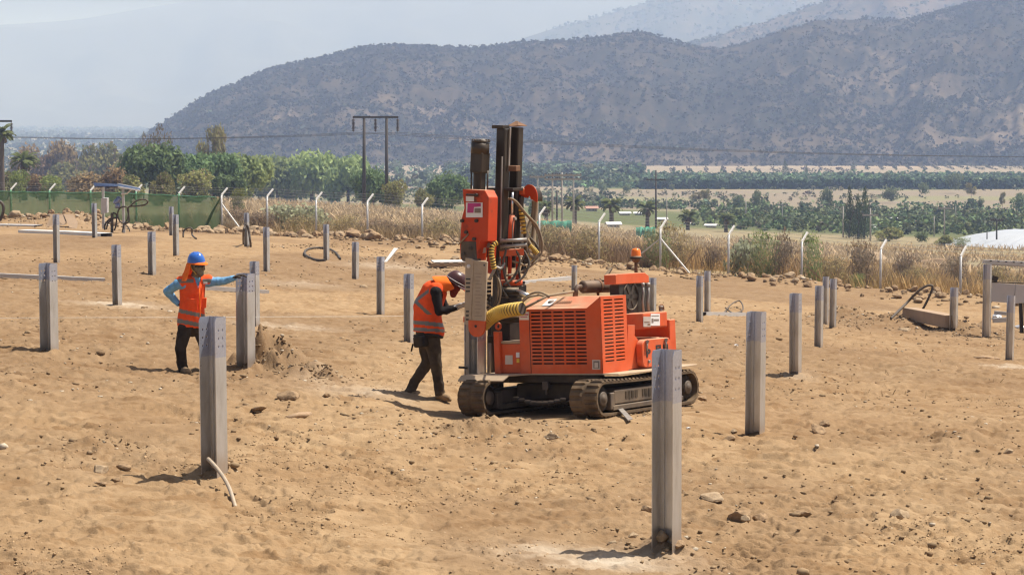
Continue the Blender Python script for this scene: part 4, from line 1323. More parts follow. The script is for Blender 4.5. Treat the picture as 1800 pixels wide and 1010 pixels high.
for px, r_ in ((1130, 0.016), (1139, 0.020)):
    q = MB(); q.tube([mlw(px, 499, s=SRd-0.05), mlw(px+1, 515, s=SRd-0.06), mlw(px-0.5, 530, s=SRd-0.05), mlw(px+1.5, 550, s=SRd-0.04)], r_, 10); q.cyl(mlw(px, 497, s=SRd-0.05), mlw(px, 503, s=SRd-0.05), r_*1.5); part('coolant_pipe', q, 'grey_steel', parent=rad_)
bs = SRd + 0.22
q = MB(); q.cyl(mlw(1118, 482, s=bs), mlw(1118, 460, s=bs), 0.022); q.lathe(mlw(1118, 461, s=bs), _U, [(0, .03), (.015, .05), (.05, .055)], 16); bst = part('beacon_stem', q, 'rust')
q = MB(); q.lathe(mlw(1118, 455, s=bs), _U, [(0, .078), (.012, .082), (.03, .076), (.036, .062)], 24); part('beacon_base', q, 'black', parent=bst)
q = MB(); q.lathe(mlw(1118, 450.5, s=bs), _U, [(0, .064), (.06, .062), (.085, .055), (.10, .038), (.106, .0)], 24); part('beacon_lens', q, 'amber', parent=bst)

# --- silencer on the hood
ms = (sR + sL)/2 + 0.05
m0, m1 = mlw(1022, 504, s=ms), mlw(1074, 502.5, s=ms-0.10)
ax = (m1-m0).normalized(); Lm = (m1-m0).length
q = MB(); q.lathe(m0, ax, [(0, 0.0), (0, .055), (.02, .075), (.03, .080), (Lm-.03, .080), (Lm-.01, .072), (Lm, .05), (Lm, 0)], 24); mf = part('silencer', q, 'muffler')
q = MB(); q.tube([m0+ax*0.01, m0-ax*0.07, m0-ax*0.10-_U*0.03, m0-ax*0.115-_U*0.12], 0.034, 12); part('exhaust_elbow', q, 'muffler', parent=mf)
q = MB(); q.lathe(m0+ax*(Lm*0.52), ax, [(0, .082), (0, .085), (.03, .085), (.03, .082)], 24); q.box(m0+ax*(Lm*0.52+0.015)-_U*0.12, (0.03, 0.02, 0.10), MR); part('silencer_strap', q, 'rust', parent=mf)
q = MB(); q.bar(mlw(1060, 494, s=ms-0.25), mlw(1074, 471, s=ms-0.25), 0.045, 0.03); part('lever', q, 'black', bevel=0.005)
q = MB(); q.tube([mlw(1008, 512, s=ms), mlw(985, 516, s=ms+0.05), mlw(962, 520, s=ms+0.1), mlw(938, 533, s=ms+.15), mlw(915, 545, s=ms+.4)], 0.016, 8); part('hose', q, 'hose')
q = MB(); q.tube([mlw(965, 522, s=ms+0.1), mlw(948, 518, s=ms+0.14), mlw(930, 521, s=ms+.2), mlw(905, 540, s=ms+.5)], 0.014, 8); part('hose', q, 'hose')

# --- mast: everything below stands on the far left side of the deck
DM = 26.7
def vbox(xl, xr, yt, yb, d, asp=1.0, dx=0.0, mb=None):
    """upright box with its faces along the machine's axes; xl, xr its silhouette at mid height, dx how far the top leans right (px)"""
    cx = (xl+xr)/2; wpx = (xr-xl)*d/F_PX
    w = wpx/(0.819+0.574*asp)
    pt, pb = P(cx+dx/2, yt, d), P(cx-dx/2, yb, d)
    z = (pt-pb); Lz = z.length; z.normalize()
    x = (_L - z*_L.dot(z)).normalized(); y = z.cross(x)
    return (mb or MB()).box((pt+pb)/2, (w*asp, w, Lz), Matrix((x, y, z)).transposed())
def vcyl(cx, rpx, yt, yb, d, dx=0.0, mb=None, n=20):
    return (mb or MB()).cyl(P(cx-dx/2, yb, d), P(cx+dx/2, yt, d), rpx*d/F_PX, n=n)
# columns
col = part('mast_column', vbox(866, 892, 226, 690, DM, 0.9, 12), 'oily', bevel=0.012)
part('column_cap', vbox(864, 896, 220, 226, DM, 0.9, 0), 'oily', bevel=0.006, parent=col)
part('column_edge_rail', vbox(862.5, 867, 335, 480, DM-0.09, 1, 3), 'grey_steel', parent=col)
part('column_edge_rail', vbox(879, 882, 275, 480, DM-0.16, 1, 4), 'grey_steel', parent=col)
col2 = part('mast_column', vbox(893, 917, 224, 470, DM+0.12, 0.9, 8), 'oily', bevel=0.012)
rf = MB(); cpt = P(908, 222, DM+0.12); w_ = 0.10
q_ = [cpt+_S*0.10-_L*0.10, cpt-_S*0.10-_L*0.10, cpt-_S*0.10+_L*0.10, cpt+_S*0.10+_L*0.10]
rf.add(q_ + [cpt+_S*0.012+Vector((0, 0, .065)), cpt-_S*0.012+Vector((0, 0, .065))], [(0, 1, 5, 4), (1, 2, 5), (2, 3, 4, 5), (3, 0, 4), (3, 2, 1, 0)])
part('pitched_cap', rf, 'rust', parent=col2)
ch = MB()
for k in range(46):
    y_ = 226 + k*1.65; c = P(896.5-k*0.06, y_, DM-0.02)
    ch.box(c, (0.03, 0.02, 0.016 if k % 2 else 0.011), MR)
co_ = part('feed_chain', ch, 'grey_steel', parent=col2); co_['kind'] = 'stuff'
part('chain_anchor', vbox(893, 915, 291, 301, DM-0.05, 0.8), 'rust', bevel=0.006, parent=col2)
part('flange_plate', vbox(858, 920, 330, 335, DM+0.02, 0.6), 'oily', bevel=0.004)
q = MB(); p_ = P(865, 341, DM-0.16); q.cyl(p_, p_-_L*0.03, 0.03); q.cyl(p_-_L*0.03, p_-_L*0.05, 0.016); part('pivot_bolt', q, 'oily')
# hammer
ham = part('hammer_body', vbox(826, 861, 268, 304, DM-0.15, 0.95, 2), 'oily', bevel=0.01)
part('hammer_cylinder', vcyl(844, 16.2, 250, 270, DM-0.15, 1), 'oily', parent=ham)
q = MB(); q.cyl(P(845, 250, DM-.15), P(845, 247.5, DM-.15), 0.118, n=24); part('cylinder_flange', q, 'oily', parent=ham)
part('cylinder_cap', vcyl(845, 11, 244.5, 248, DM-.15), 'grey_steel', parent=ham)
for k in range(8):
    a = k*math.pi/4; q = MB(); c = P(845, 247.4, DM-.15)+Vector((math.cos(a)*.10, math.sin(a)*.10, 0)); q.cyl(c, c+Vector((0, 0, .02)), 0.012, n=6); part('bolt', q, 'frame_steel', parent=ham)
part('hammer_shaft', vbox(831, 854, 303, 336, DM-0.15, 0.9, 1), 'oily', bevel=0.008, parent=ham)
for x_ in (828.5, 857): part('tie_rod', vcyl(x_, 1.6, 300, 338, DM-0.24, 0.5), 'oily', parent=ham)
# orange hammer carriage plate
dP = DM - 0.30
def PL(x, y, d): return P(x, y, d + (x-812)*(-0.0048))
def plate(name, pts, d, th, mat, bevel=0.004, parent=None, dirv=None):
    mb = MB(); mb.prism([P(x, y, d + (x-812)*(-0.0048)) for x, y in pts], (dirv or _L)*th)
    return part(name, mb, mat, bevel=bevel, parent=parent)
hc = plate('hammer_carriage', [(813, 332), (852, 334), (859, 347), (857, 424), (845, 424), (840, 440), (838, 458), (809, 455), (808, 430), (811, 384), (816, 366), (814, 348)], dP, 0.20, 'orange_dirty', 0.006)
plate('clamp_jaw', [(810, 424), (836, 424), (838, 462), (812, 459), (809, 450)], dP-0.012, 0.10, 'frame_steel', 0.008, hc)
plate('sticker', [(819, 345), (833, 345), (833, 354), (819, 354)], dP-0.012, 0.004, 'white', 0, hc)
st_ = plate('sticker', [(819, 356), (848, 356), (848, 382), (819, 382)], dP-0.012, 0.004, 'white', 0, hc)
plate('print', [(822, 357), (845, 357), (845, 363), (833, 364), (832, 374), (821, 374)], dP-0.017, 0.003, 'magenta', 0, st_) if False else plate('print', [(822, 357), (845, 357), (845, 363), (833, 364), (832, 374), (821, 374)], dP-0.017, 0.003, 'magenta', 0, hc)
plate('print', [(834, 366), (845, 366), (845, 374), (834, 374)], dP-0.017, 0.003, 'ink_faint', 0, hc)
for x_, y_ in ((838, 343), (838, 388), (813, 388), (820, 408), (816, 446), (828, 436), (834, 420)):
    q = MB(); c = PL(x_, y_, dP-0.01); q.cyl(c+_L*0.03, c-_L*0.025, 0.022, n=10); part('bolt', q, 'oily', parent=hc)
q = MB(); q.cyl(PL(820, 342, dP-.03), PL(838, 343, dP-.03), 0.012); part('retaining_bar', q, 'oily', parent=hc)
q = MB(); q.tube([P(822, 407, dP-.03), P(823, 412, dP-.06), P(815, 420, dP-.05), P(806, 430, dP)], 0.010, 8); part('grease_hose', q, 'hose', parent=hc)
part('black_block', vbox(840, 858, 424, 452, DM-0.2, 0.8), 'black', bevel=0.008)
plate('data_label', [(843, 436), (854, 435), (854, 444), (843, 446)], DM-0.17, 0.004, 'silver_plate', 0)
# feed cylinder
q = MB(); q.cyl(P(897, 424, DM-.2), P(900, 378, DM-.2), 0.034); part('feed_cylinder', q, 'orange')
q = MB(); q.cyl(P(900, 378, DM-.2), P(901, 338, DM-.2), 0.015); part('cylinder_rod', q, 'chrome')
q = MB(); q.cyl(P(903, 384, DM-.22), P(907, 384, DM-.24), 0.02); q.tube([P(902, 388, DM-.23), P(901, 400, DM-.24), P(901, 432, DM-.24)], 0.008, 8); part('hydraulic_line', q, 'grey_steel')
# hose guide
for k, dd in enumerate((0.05, 0.20)):
    c = P(930, 348, DM+dd); pts = []
    for a in np.linspace(-0.35, 3.05, 18): pts.append(c + (-_S*math.cos(a)*0.125 + Vector((0, 0, 1))*math.sin(a)*0.17))
    inn = [c + (-_S*math.cos(a)*0.02 + Vector((0, 0, 1))*math.sin(a)*0.025) for a in np.linspace(3.05, -0.35, 18)]
    q = MB(); q.prism(pts+inn, _L*0.012); part('hose_guide', q, 'orange_dirty')
q = MB(); c = P(930, 348, DM+0.05); rim = []
for a in np.linspace(-0.35, 2.2, 14): rim.append(c + (-_S*math.cos(a)*0.11 + Vector((0, 0, 1))*math.sin(a)*0.13))
for a, b in zip(rim[:-1], rim[1:]): q.add([a, b, b+_L*0.14, a+_L*0.14], [(0, 1, 2, 3)])
part('guide_rim', q, 'oily')
part('guide_bracket', vbox(912, 926, 331, 342, DM+0.1, 1.2), 'orange', bevel=0.005)
def hose(pts, r, mat='hose', name='hose'):
    P_ = [P(x, y, DM+d) for x, y, d in pts]
    out = []
    for i in range(len(P_)-1):                      # Catmull-Rom
        p0, p1, p2, p3 = P_[max(i-1, 0)], P_[i], P_[i+1], P_[min(i+2, len(P_)-1)]
        for t in np.linspace(0, 1, 7)[:-1]:
            out.append(0.5*((2*p1)+(p2-p0)*t+(2*p0-5*p1+4*p2-p3)*t*t+(3*p1-p0-3*p2+p3)*t**3))
    out.append(P_[-1])
    return part(name, MB().tube(out, r, 8), mat), out
hose([(917, 345, .1), (916, 362, .1), (919, 385, .1), (924, 412, .1), (925, 430, .05), (924, 455, 0), (918, 480, -.05)], 0.032, 'hose_black')
hose([(938, 352, .2), (937, 375, .2), (929, 400, .15), (924, 415, .1)], 0.026, 'hose')
hose([(942, 350, .2), (941, 375, .2), (938, 410, .15), (938, 430, .1), (940, 446, .05)], 0.030, 'hose')
hose([(893, 349, -.2), (903, 352, -.2), (920, 372, -.1), (938, 393, 0), (948, 418, 0), (948, 440, 0), (938, 456, -.05), (925, 466, -.1), (912, 462, -.2), (900, 459, -.2)], 0.014)
hose([(896, 348, -.22), (908, 355, -.2), (926, 377, -.1), (944, 397, 0), (953, 424, 0), (951, 448, 0), (940, 462, -.05), (915, 478, -.1), (886, 485, -.25)], 0.014)
hose([(926, 420, .05), (934, 432, .05), (944, 443, 0), (940, 452, -.03), (930, 448, -.03), (926, 436, 0)], 0.024)
for pts in ([(916, 366), (921, 412)], [(931, 431), (945, 446)], [(926, 446), (938, 460)]):
    a, b = P(*pts[0], DM-0.02), P(*pts[1], DM-0.02); q = MB()
    for k in range(7):
        c = a.lerp(b, (k+0.5)/7); q.lathe(c-(b-a)*0.05, b-a, [(0, .033), (.0, .036), ((b-a).length*0.09, .036), ((b-a).length*0.09, .033)], 10)
    part('hose_spiral_guard', q, 'yellow')
# spiral guard running down beside the carriage and big ribbed hose to the hood
def ribbed(name, pts, r, pitch, mat, mat2):
    ho, ln = hose(pts, r*0.86, mat2, name)
    q = MB(); acc = 0; prev = ln[0]; nxt = 0.0
    for p in ln[1:]:
        seg = p-prev; L_ = seg.length
        while nxt <= acc+L_ and L_ > 0:
            c = prev + seg*((nxt-acc)/L_)
            q.lathe(c, seg, [(0, r*0.86), (pitch*0.10, r), (pitch*0.52, r), (pitch*0.62, r*0.86)], 14); nxt += pitch
        acc += L_; prev = p
    part('spiral_rib', q, mat, parent=ho)['kind'] = 'stuff'
ribbed('ribbed_hose', [(873, 426, -.35), (866, 432, -.38), (864, 446, -.4), (866, 458, -.4), (868, 472, -.38)], 0.036, 0.034, 'yellow', 'hose_black')
ribbed('ribbed_hose', [(850, 570, -.30), (860, 560, -.42), (876, 550, -.6), (895, 545, -.85), (918, 542, -1.0)], 0.088, 0.046, 'yellow', 'hose_black')
# lower mast frame
part('mast_frame_post', vbox(855, 872, 424, 480, DM-0.12, 0.7, 3), 'orange_dirty', bevel=0.006)
q = MB(); p_ = P(860, 431, DM-.3); q.cyl(p_, p_-_L*0.03, 0.03); part('pivot_bolt', q, 'grey_steel')
q = MB(); q.bar(P(878, 445, DM-.2), P(921, 442, DM-.2), 0.05, 0.085); part('cross_bracket', q, 'orange', bevel=0.006)
for y0_, y1_ in ((423.5, 421), (434, 430)):
    q = MB(); q.cyl(P(879, y0_, DM-.28), P(926, y1_, DM-.28), 0.022); part('hose_clamp_bar', q, 'grey_steel')
part('clamp_block', vbox(876, 886, 419, 441, DM-0.25, 0.8), 'frame_steel', bevel=0.004)
part('clamp_block', vbox(922, 928, 417, 440, DM-0.2, 0.8), 'frame_steel', bevel=0.004)
for x_ in (884, 896, 910): part('mast_frame_post', vbox(x_-4, x_+4, 450, 492, DM-0.1, 0.8, 1), 'orange_dirty', bevel=0.006)
q = MB(); q.cyl(P(897, 500, DM-.1), P(897, 491, DM-.1), 0.155, n=28); part('slewing_ring', q, 'orange')
part('slewing_block', vbox(876, 927, 499, 522, DM-0.05, 0.8), 'black', bevel=0.02)
part('slewing_block', vbox(856, 918, 520, 600, DM+0.05, 0.8), 'black', bevel=0.01)
q = MB(); q.cyl(P(884, 512, DM-.35), P(912, 512, DM-.35), 0.05); part('tilt_cylinder', q, 'black')
q = MB(); q.cyl(P(908, 511, DM-.37), P(930, 521, DM-.6), 0.03); part('cylinder_rod', q, 'chrome')
q = MB(); q.cyl(P(905, 545, DM-.2), P(940, 575, DM-.6), 0.06); q.cyl(P(880, 562, DM-.3), P(935, 560, DM-.7), 0.045); part('tilt_cylinder', q, 'black')
hose([(872, 482, -.35), (878, 496, -.4), (880, 515, -.4), (877, 532, -.4), (868, 541, -.4), (858, 536, -.38), (853, 528, -.3)], 0.012)
hose([(874, 480, -.35), (876, 500, -.38), (875, 520, -.4), (868, 538, -.4), (856, 544, -.38)], 0.012)
hose([(886, 462, -.3), (880, 472, -.35), (872, 470, -.36), (866, 480, -.36), (860, 492, -.35)], 0.02, 'grey_steel', 'hydraulic_line')
hose([(905, 545, -.5), (918, 528, -.7), (934, 516, -.9), (950, 514, -1.0), (966, 521, -1.1)], 0.013)
for pts_ in ([(884, 420, -.2), (889, 440, -.3), (884, 462, -.32), (889, 490, -.3), (897, 505, -.3)], [(905, 436, -.2), (914, 456, -.25), (908, 478, -.28), (898, 492, -.3), (885, 500, -.35)], [(921, 440, -.1), (930, 462, -.15), (920, 486, -.2), (905, 497, -.25)],
             [(880, 455, -.32), (874, 476, -.36), (882, 505, -.38), (893, 524, -.4)], [(912, 420, .0), (921, 448, -.05), (912, 470, -.1), (915, 492, -.15)], [(932, 418, .1), (944, 432, .08), (946, 448, .05), (934, 462, .0), (920, 458, -.05)], [(868, 500, -.36), (873, 520, -.4), (866, 545, -.42), (859, 560, -.4)]):
    hose(pts_, 0.015, 'hose_black')
for k in range(7):
    q = MB(); q.box(P(858.5, 498+k*7, DM-.34), (0.055, 0.05, 0.04), MR); part('hose_carrier_link', q, 'black')
# measuring plates
dM = DM - 0.42
mp_ = plate('slotted_plate', [(818, 453), (829, 454), (831, 560), (826, 572), (816, 570)], dM+0.03, 0.02, 'beige', 0.002)
for k in range(11):
    y_ = 489 + k*7.1
    if 517 < y_ < 541: continue
    plate('slot', [(819, y_), (826.5, y_), (826.5, y_+2.6), (819, y_+2.6)], dM+0.022, 0.010, 'ink', 0, mp_)
q = MB(); c = PL(824, 468, dM+.03); q.lathe(c+_L*0.01, -_L, [(0, .026), (.016, .026), (.016, 0)], 16); part('sticker', q, 'white', parent=mp_)
mr = plate('measuring_plate', [(829, 455), (832, 457), (855.5, 460), (852, 564), (824, 562)], dM, 0.03, 'beige', 0.003)
plate('plate_edge', [(828.5, 456), (832.5, 457), (827.5, 561), (823.5, 561)], dM-0.012, 0.02, 'beige', 0.002, mr)
for k in range(13):
    y_ = 480 + k*6.2
    plate('mark', [(836 if k % 2 else 834, y_), (847-(k % 3)*2, y_+0.4), (847-(k % 3)*2, y_+1.2), (836 if k % 2 else 834, y_+0.8)], dM-0.003, 0.003, 'ink_faint', 0, mr)
plate('faded_print', [(838, 468), (845, 469), (843, 490), (836, 489)], dM-0.003, 0.002, 'ink_faint', 0, mr) if False else None
q = MB(); c = PL(851, 466, dM-.005); q.cyl(c, c+_L*.01, 0.011); part('hole', q, 'ink', parent=mr)
arc = [(823+14.5-14.5*math.cos(a), 574+18*math.sin(a)) for a in np.linspace(0, math.pi, 16)]
ap = plate('rounded_bracket', [(823, 562), *arc, (852, 564)], dM-0.002, 0.035, 'orange', 0.003)
q = MB(); c = PL(836, 573, dM-.006); q.cyl(c-_L*.004, c+_L*.01, 0.017); part('hole', q, 'ink', parent=ap)
part('guide_bracket', vbox(814, 824, 556, 566, dM+0.1, 1), 'orange', bevel=0.004)
# the pile in the clamp and the mast foot rails
part('mast_foot_rail', vbox(818, 828, 566, 662, DM-0.30, 0.8), 'grey_steel', bevel=0.004)
part('mast_foot_rail', vbox(856, 868, 590, 680, DM-0.10, 0.8), 'oily', bevel=0.004)
q = MB(); q.cyl(P(861, 603, DM-.25), P(860.5, 655, DM-.25), 0.020); part('foot_cylinder', q, 'grey_steel')
q = MB(); q.bar(P(806, 645, DM-.35), P(822, 646, DM-.35), 0.05, 0.025); part('foot_pad', q, 'black')
_dp = pile_objs[0].copy(); link(_dp)
g = P(842, 690, DM-0.2)
_dp.location = (g.x, g.y, ground_at(g.x, g.y)-0.03); _dp.scale = (1.0, 1.0, (P(842, 560, g.y).z-_dp.location.z)/1.3); _dp.rotation_euler = (0, 0, PILE_ROT-0.1)
tag(_dp, 'steel pile being driven, upright in the mast of the machine', 'steel pile', 'steel piles driven into the ground')

# folded metal plate lying by the near track
q = MB(); a, b, c, d = G(1090, 728), G(1112, 741), G(1104, 744), G(1084, 730)
q.prism([a+Vector((0, 0, .10)), b+Vector((0, 0, .03)), c+Vector((0, 0, .03)), d+Vector((0, 0, .09))], (0, 0, .012))
o = q.build('metal_plate', M['grey_steel']); tag(o, 'bent grey metal plate lying against the near track', 'metal plate')
# ------------------------------------------------------------------ fence
M['galv'] = simple('galvanised_post', (0.50, 0.50, 0.50), 0.5, 0.3, var=0.1, dust=0.15)
M['green_post'] = simple('green_painted_post', (0.10, 0.30, 0.17), 0.6, var=0.1, dust=0.1)
M['white_paint'] = simple('white_painted_steel', (0.72, 0.71, 0.68), 0.5, var=0.06, dust=0.15)
M['wire'] = simple('dull_wire', (0.23, 0.22, 0.20), 0.6, 0.2)
def cloth_mat():
    m = bpy.data.materials.new('green_shade_cloth'); m.use_nodes = True; nt = m.node_tree; nt.nodes.clear()
    out = N(nt, 'ShaderNodeOutputMaterial'); d = N(nt, 'ShaderNodeBsdfDiffuse'); t = N(nt, 'ShaderNodeBsdfTranslucent'); tr = N(nt, 'ShaderNodeBsdfTransparent')
    v = coords(nt)
    c = ramp(nt, noise_tex(nt, v, 0.5, 4), [(0.3, (0.085, 0.15, 0.075)), (0.7, (0.115, 0.19, 0.10))])
    nt.links.new(c, d.inputs[0]); nt.links.new(c, t.inputs[0])
    a = N(nt, 'ShaderNodeMixShader'); a.inputs[0].default_value = 0.4; nt.links.new(d.outputs[0], a.inputs[1]); nt.links.new(t.outputs[0], a.inputs[2])
    b = N(nt, 'ShaderNodeMixShader'); nt.links.new(ramp(nt, noise_tex(nt, v, 1.2, 4), [(0.3, 0.16), (0.7, 0.28)]), b.inputs[0])
    nt.links.new(a.outputs[0], b.inputs[1]); nt.links.new(tr.outputs[0], b.inputs[2]); nt.links.new(b.outputs[0], out.inputs[0])
    return m
M['cloth'] = cloth_mat()

def fence_t(px):
    k = ray(px, 400).x
    # FA.x + t*dx = k*(FA.y + t*dy)
    dx, dy = FB - FA
    return (k*FA[1]-FA[0])/(dx-k*dy)
def FP(t): q = FA + (FB-FA)*t; return float(q[0]), float(q[1])
OUT = Vector((-_fd[1], _fd[0], 0)).normalized()
if OUT.y < 0: OUT = -OUT
FD = Vector((_fd[0], _fd[1], 0))
fence = empty('wire_fence', (*FP(0.5), ground_at(*FP(0.5))))
tag(fence, 'long chain link fence with bent topped posts along the far edge of the site', 'fence')
TC = fence_t(390)
tops = []
for px in (-120, -40, 20, 88, 160, 240, 315, 390, 470, 556, 646, 742, 843, 948, 1053, 1161, 1281, 1410, 1549, 1690, 1850, 2020):
    t = fence_t(px); x, y = FP(t); z = ground_at(x, y)
    hgt = 2.02
    b = Vector((x, y, z-0.3)); k = Vector((x, y, z+hgt)); tip = k + OUT*0.46 + Vector((0, 0, .40))
    mb = MB(); mb.cyl(b, k, 0.052, n=10)
    po = mb.build('post', M['green_post'] if t < TC-0.01 else M['galv'], fence)
    mb = MB(); mb.bar(k, tip, 0.075, 0.075); mb.build('bent_arm', M['white_paint'], po)
    tops.append((t, k, tip))
for px, dirs in ((390, (1,)), (1161, (1, -1))):
    t = fence_t(px); x, y = FP(t); k = Vector((x, y, ground_at(x, y)+1.55))
    for dd in dirs:
        e = Vector((x, y, 0)) + FD*dd*1.95 - OUT*0.25; e.z = ground_at(e.x, e.y)
        mb = MB(); mb.bar(k, e, 0.06, 0.06); mb.build('brace', M['white_paint'] if dd > 0 else M['galv'], fence)
for f in (0.35, 0.68, 1.0):
    mb = MB()
    for (t0, k0, e0), (t1, k1, e1) in zip(tops[:-1], tops[1:]):
        a, b = k0.lerp(e0, f), k1.lerp(e1, f); m_ = (a+b)/2 - Vector((0, 0, .02))
        mb.tube([a, m_, b], 0.008, 3, smooth=False, caps=False)
    mb.build('barbed_wire', M['wire'], fence)
# chain link: real crossing wires from the corner post to the right
def chain_link():
    vs, fs = [], []
    x0, y0 = FP(TC); L = (FP(fence_t(2020))[0]-x0)/_fd[0]
    H, step, r = 1.98, 0.085, 0.0030
    n = int(L/step)
    ts = np.array([k*step for k in range(-int(H/step), n)])
    for sgn in (1, -1):
        a = ts if sgn > 0 else ts + H
        b = a + sgn*H
        a2, b2 = np.clip(a, 0, L), np.clip(b, 0, L)
        for s0, s1, o0, o1 in zip(a2, b2, a, b):
            if abs(s1-s0) < 0.05: continue
            h0 = H*(s0-o0)/(o1-o0); h1 = H*(s1-o0)/(o1-o0)
            p = []
            for s_, h_ in ((s0, h0), (s1, h1)):
                X, Y = x0+_fd[0]*s_, y0+_fd[1]*s_
                p.append((X, Y, s_, h_))
            vs.append(p)
    arr = np.array(vs)
    gzv = gz(arr[:, :, 0].ravel(), arr[:, :, 1].ravel(), False).reshape(arr.shape[:2])
    V, Fc = [], []
    k = 0
    for q in range(len(arr)):
        for e in (0, 1):
            X, Y, _, h = arr[q, e]; Z = gzv[q, e] + h + 0.02
            V += [(X-OUT.x*r, Y-OUT.y*r, Z), (X+OUT.x*r, Y+OUT.y*r, Z+r), (X+_fd[0]*r, Y+_fd[1]*r, Z-r)]
        for a in range(3):
            b = (a+1) % 3; Fc.append((k+a, k+b, k+3+b, k+3+a))
        k += 6
    o = np_mesh('chain_link', np.array(V), np.array(Fc), M['wire'])
    o.data.transform(world_of(fence).inverted()); o.parent = fence
    o['kind'] = 'stuff'
chain_link()
def shade_cloth():
    n, m = 150, 9
    t0, t1 = fence_t(-140), TC
    V, Fq = [], []
    ss = np.linspace(t0, t1, n)
    for i, t in enumerate(ss):
        x, y = FP(t); zb = ground_at(x, y) - 0.05
        end = max(0, (t-t1+0.012)/0.012)
        for j in range(m):
            f = j/(m-1)
            w = 0.05*math.sin(i*0.9+f*2) + 0.07*mnoise.noise(Vector((i*0.25, f*2, 3)))
            top = 1.98 - 0.05*abs(math.sin(i*0.33)) + 0.03*mnoise.noise(Vector((i*0.7, 0, 0)))
            V.append((x - OUT.x*(0.07+w*0.6), y - OUT.y*(0.07+w*0.6), zb + top*f))
    for i in range(n-1):
        for j in range(m-1): Fq.append((i*m+j, (i+1)*m+j, (i+1)*m+j+1, i*m+j+1))
    o = np_mesh('shade_cloth', np.array(V), np.array(Fq), M['cloth'], smooth=True)
    o.data.transform(world_of(fence).inverted()); o.parent = fence
    mb = MB(); mb.tube([Vector(V[i*m+m-1]) for i in range(0, n, 3)], 0.03, 5); mb.build('top_rope', M['green_post'], fence)
    # loose end of the cloth gathered against the corner post
    x, y = FP(TC); z = ground_at(x, y); mb = MB()
    a = [Vector((x, y, z+1.85)) - FD*0.05 - OUT*0.06, Vector((x, y, z+1.0)) - FD*0.7 - OUT*0.1, Vector((x, y, z+0.3)) - FD*1.15 - OUT*0.12, Vector((x, y, z+0.0)) - FD*1.3 - OUT*0.12]
    mb.tube(a, [0.03, 0.07, 0.08, 0.05], 6); mb.build('gathered_cloth', M['cloth'], fence)
shade_cloth()

# ------------------------------------------------------------------ beams, hoses and scraps lying about the site
M['beam'] = simple('zinc_beam', (0.44, 0.43, 0.42), 0.55, 0.3, var=0.1, dust=0.25)
M['wood'] = simple('weathered_board', (0.30, 0.20, 0.12), 0.85, var=0.25, nscale=5, dust=0.3, stretch=(1, 6, 6))
M['card'] = simple('brown_cardboard', (0.33, 0.23, 0.15), 0.9, var=0.12, nscale=2, dust=0.2)
def beam(px0, py0, px1, py1, w, h, mat, label, cat='beam', name='steel_beam', group=None, lift=0.0):
    a, b = G(px0, py0), G(px1, py1)
    a.z = ground_at(a.x, a.y)+h*0.4+lift; b.z = ground_at(b.x, b.y)+h*0.4+lift
    m_ = (a+b)/2; gm = ground_at(m_.x, m_.y)+h*0.35
    if m_.z < gm: a.z += gm-m_.z; b.z += gm-m_.z
    d = (b-a).normalized(); sd = d.cross(Vector((0, 0, 1))).normalized(); up = sd.cross(d)
    # channel lying on its side: web and two lips
    t = 0.012; mb = MB()
    prof = [(-w/2, 0), (w/2, 0), (w/2, h), (w/2-t, h), (w/2-t, t), (-w/2+t, t), (-w/2+t, h), (-w/2, h)]
    prof = [(x, h-y) for x, y in prof]
    mb.prism([a + sd*x + up*(y-h/2) for x, y in prof], b-a)
    o = mb.build(name, M[mat]); tag(o, label, cat, group)
    return o
beam(-60, 489, 184, 497, 0.18, 0.10, 'beam', 'long grey steel beam lying on the dirt behind the wide pile at far left')
beam(345, 511, 470, 517, 0.18, 0.10, 'beam', 'grey steel beam lying on the dirt behind the worker in the blue helmet')
beam(918, 500, 1003, 493, 0.20, 0.14, 'beam', 'grey steel beam lying behind the engine hood and hoses of the machine')
beam(1236, 557, 1306, 558, 0.18, 0.11, 'beam', 'short grey beam lying at the foot of the pair of far piles')
beam(40, 409, 124, 412, 0.55, 0.16, 'white_paint', 'left half of the long white beam lying below the green screen')
beam(120, 412, 187, 416, 0.55, 0.16, 'white_paint', 'right half of the long white beam lying below the green screen')
beam(-30, 396, 67, 398, 0.9, 0.10, 'beam', 'pale bluish board lying at the left edge below the green screen', 'board', 'board')
def hose_thing(pts, r, label, mat='hose_black', name='hose', lift=0.02):
    P_ = [p if isinstance(p, Vector) else p for p in pts]
    out = []
    for i in range(len(P_)-1):
        p0, p1, p2, p3 = P_[max(i-1, 0)], P_[i], P_[i+1], P_[min(i+2, len(P_)-1)]
        for t in np.linspace(0, 1, 9)[:-1]:
            out.append(0.5*((2*p1)+(p2-p0)*t+(2*p0-5*p1+4*p2-p3)*t*t+(3*p1-p0-3*p2+p3)*t**3))
    out.append(P_[-1])
    o = MB().tube(out, r, 8).build(name, M[mat]); tag(o, label, 'hose'); return o
def gl(px, py, up=0.03):
    p = G(px, py); p.z = ground_at(p.x, p.y)+up; return p
def at_d(px, py, ref): return P(px, py, ref.y)
r0 = G(1600, 556)
hose_thing([gl(1566, 562), at_d(1590, 536, r0), at_d(1615, 511, r0), at_d(1630, 502, r0), at_d(1639, 503, r0), at_d(1636, 515, r0), at_d(1625, 538, r0), gl(1615, 556)], 0.036, 'black hose arching high over the spoil heap at right')
r0 = G(436, 436)
hose_thing([gl(428, 430), at_d(428, 408, r0), at_d(431, 397, r0), at_d(435, 397, r0), at_d(438, 410, r0), at_d(440, 425, r0), gl(441, 434)], 0.045, 'black hose arched over the pile near the white fence brace')
c0 = [(572, 462), (555, 459), (537, 452), (538, 443), (552, 438), (575, 439), (590, 447), (598, 458)]
hose_thing([gl(a, b, .06) for a, b in c0], 0.045, 'coiled black hose lying around the foot of a far pile')
r0 = G(325, 418)
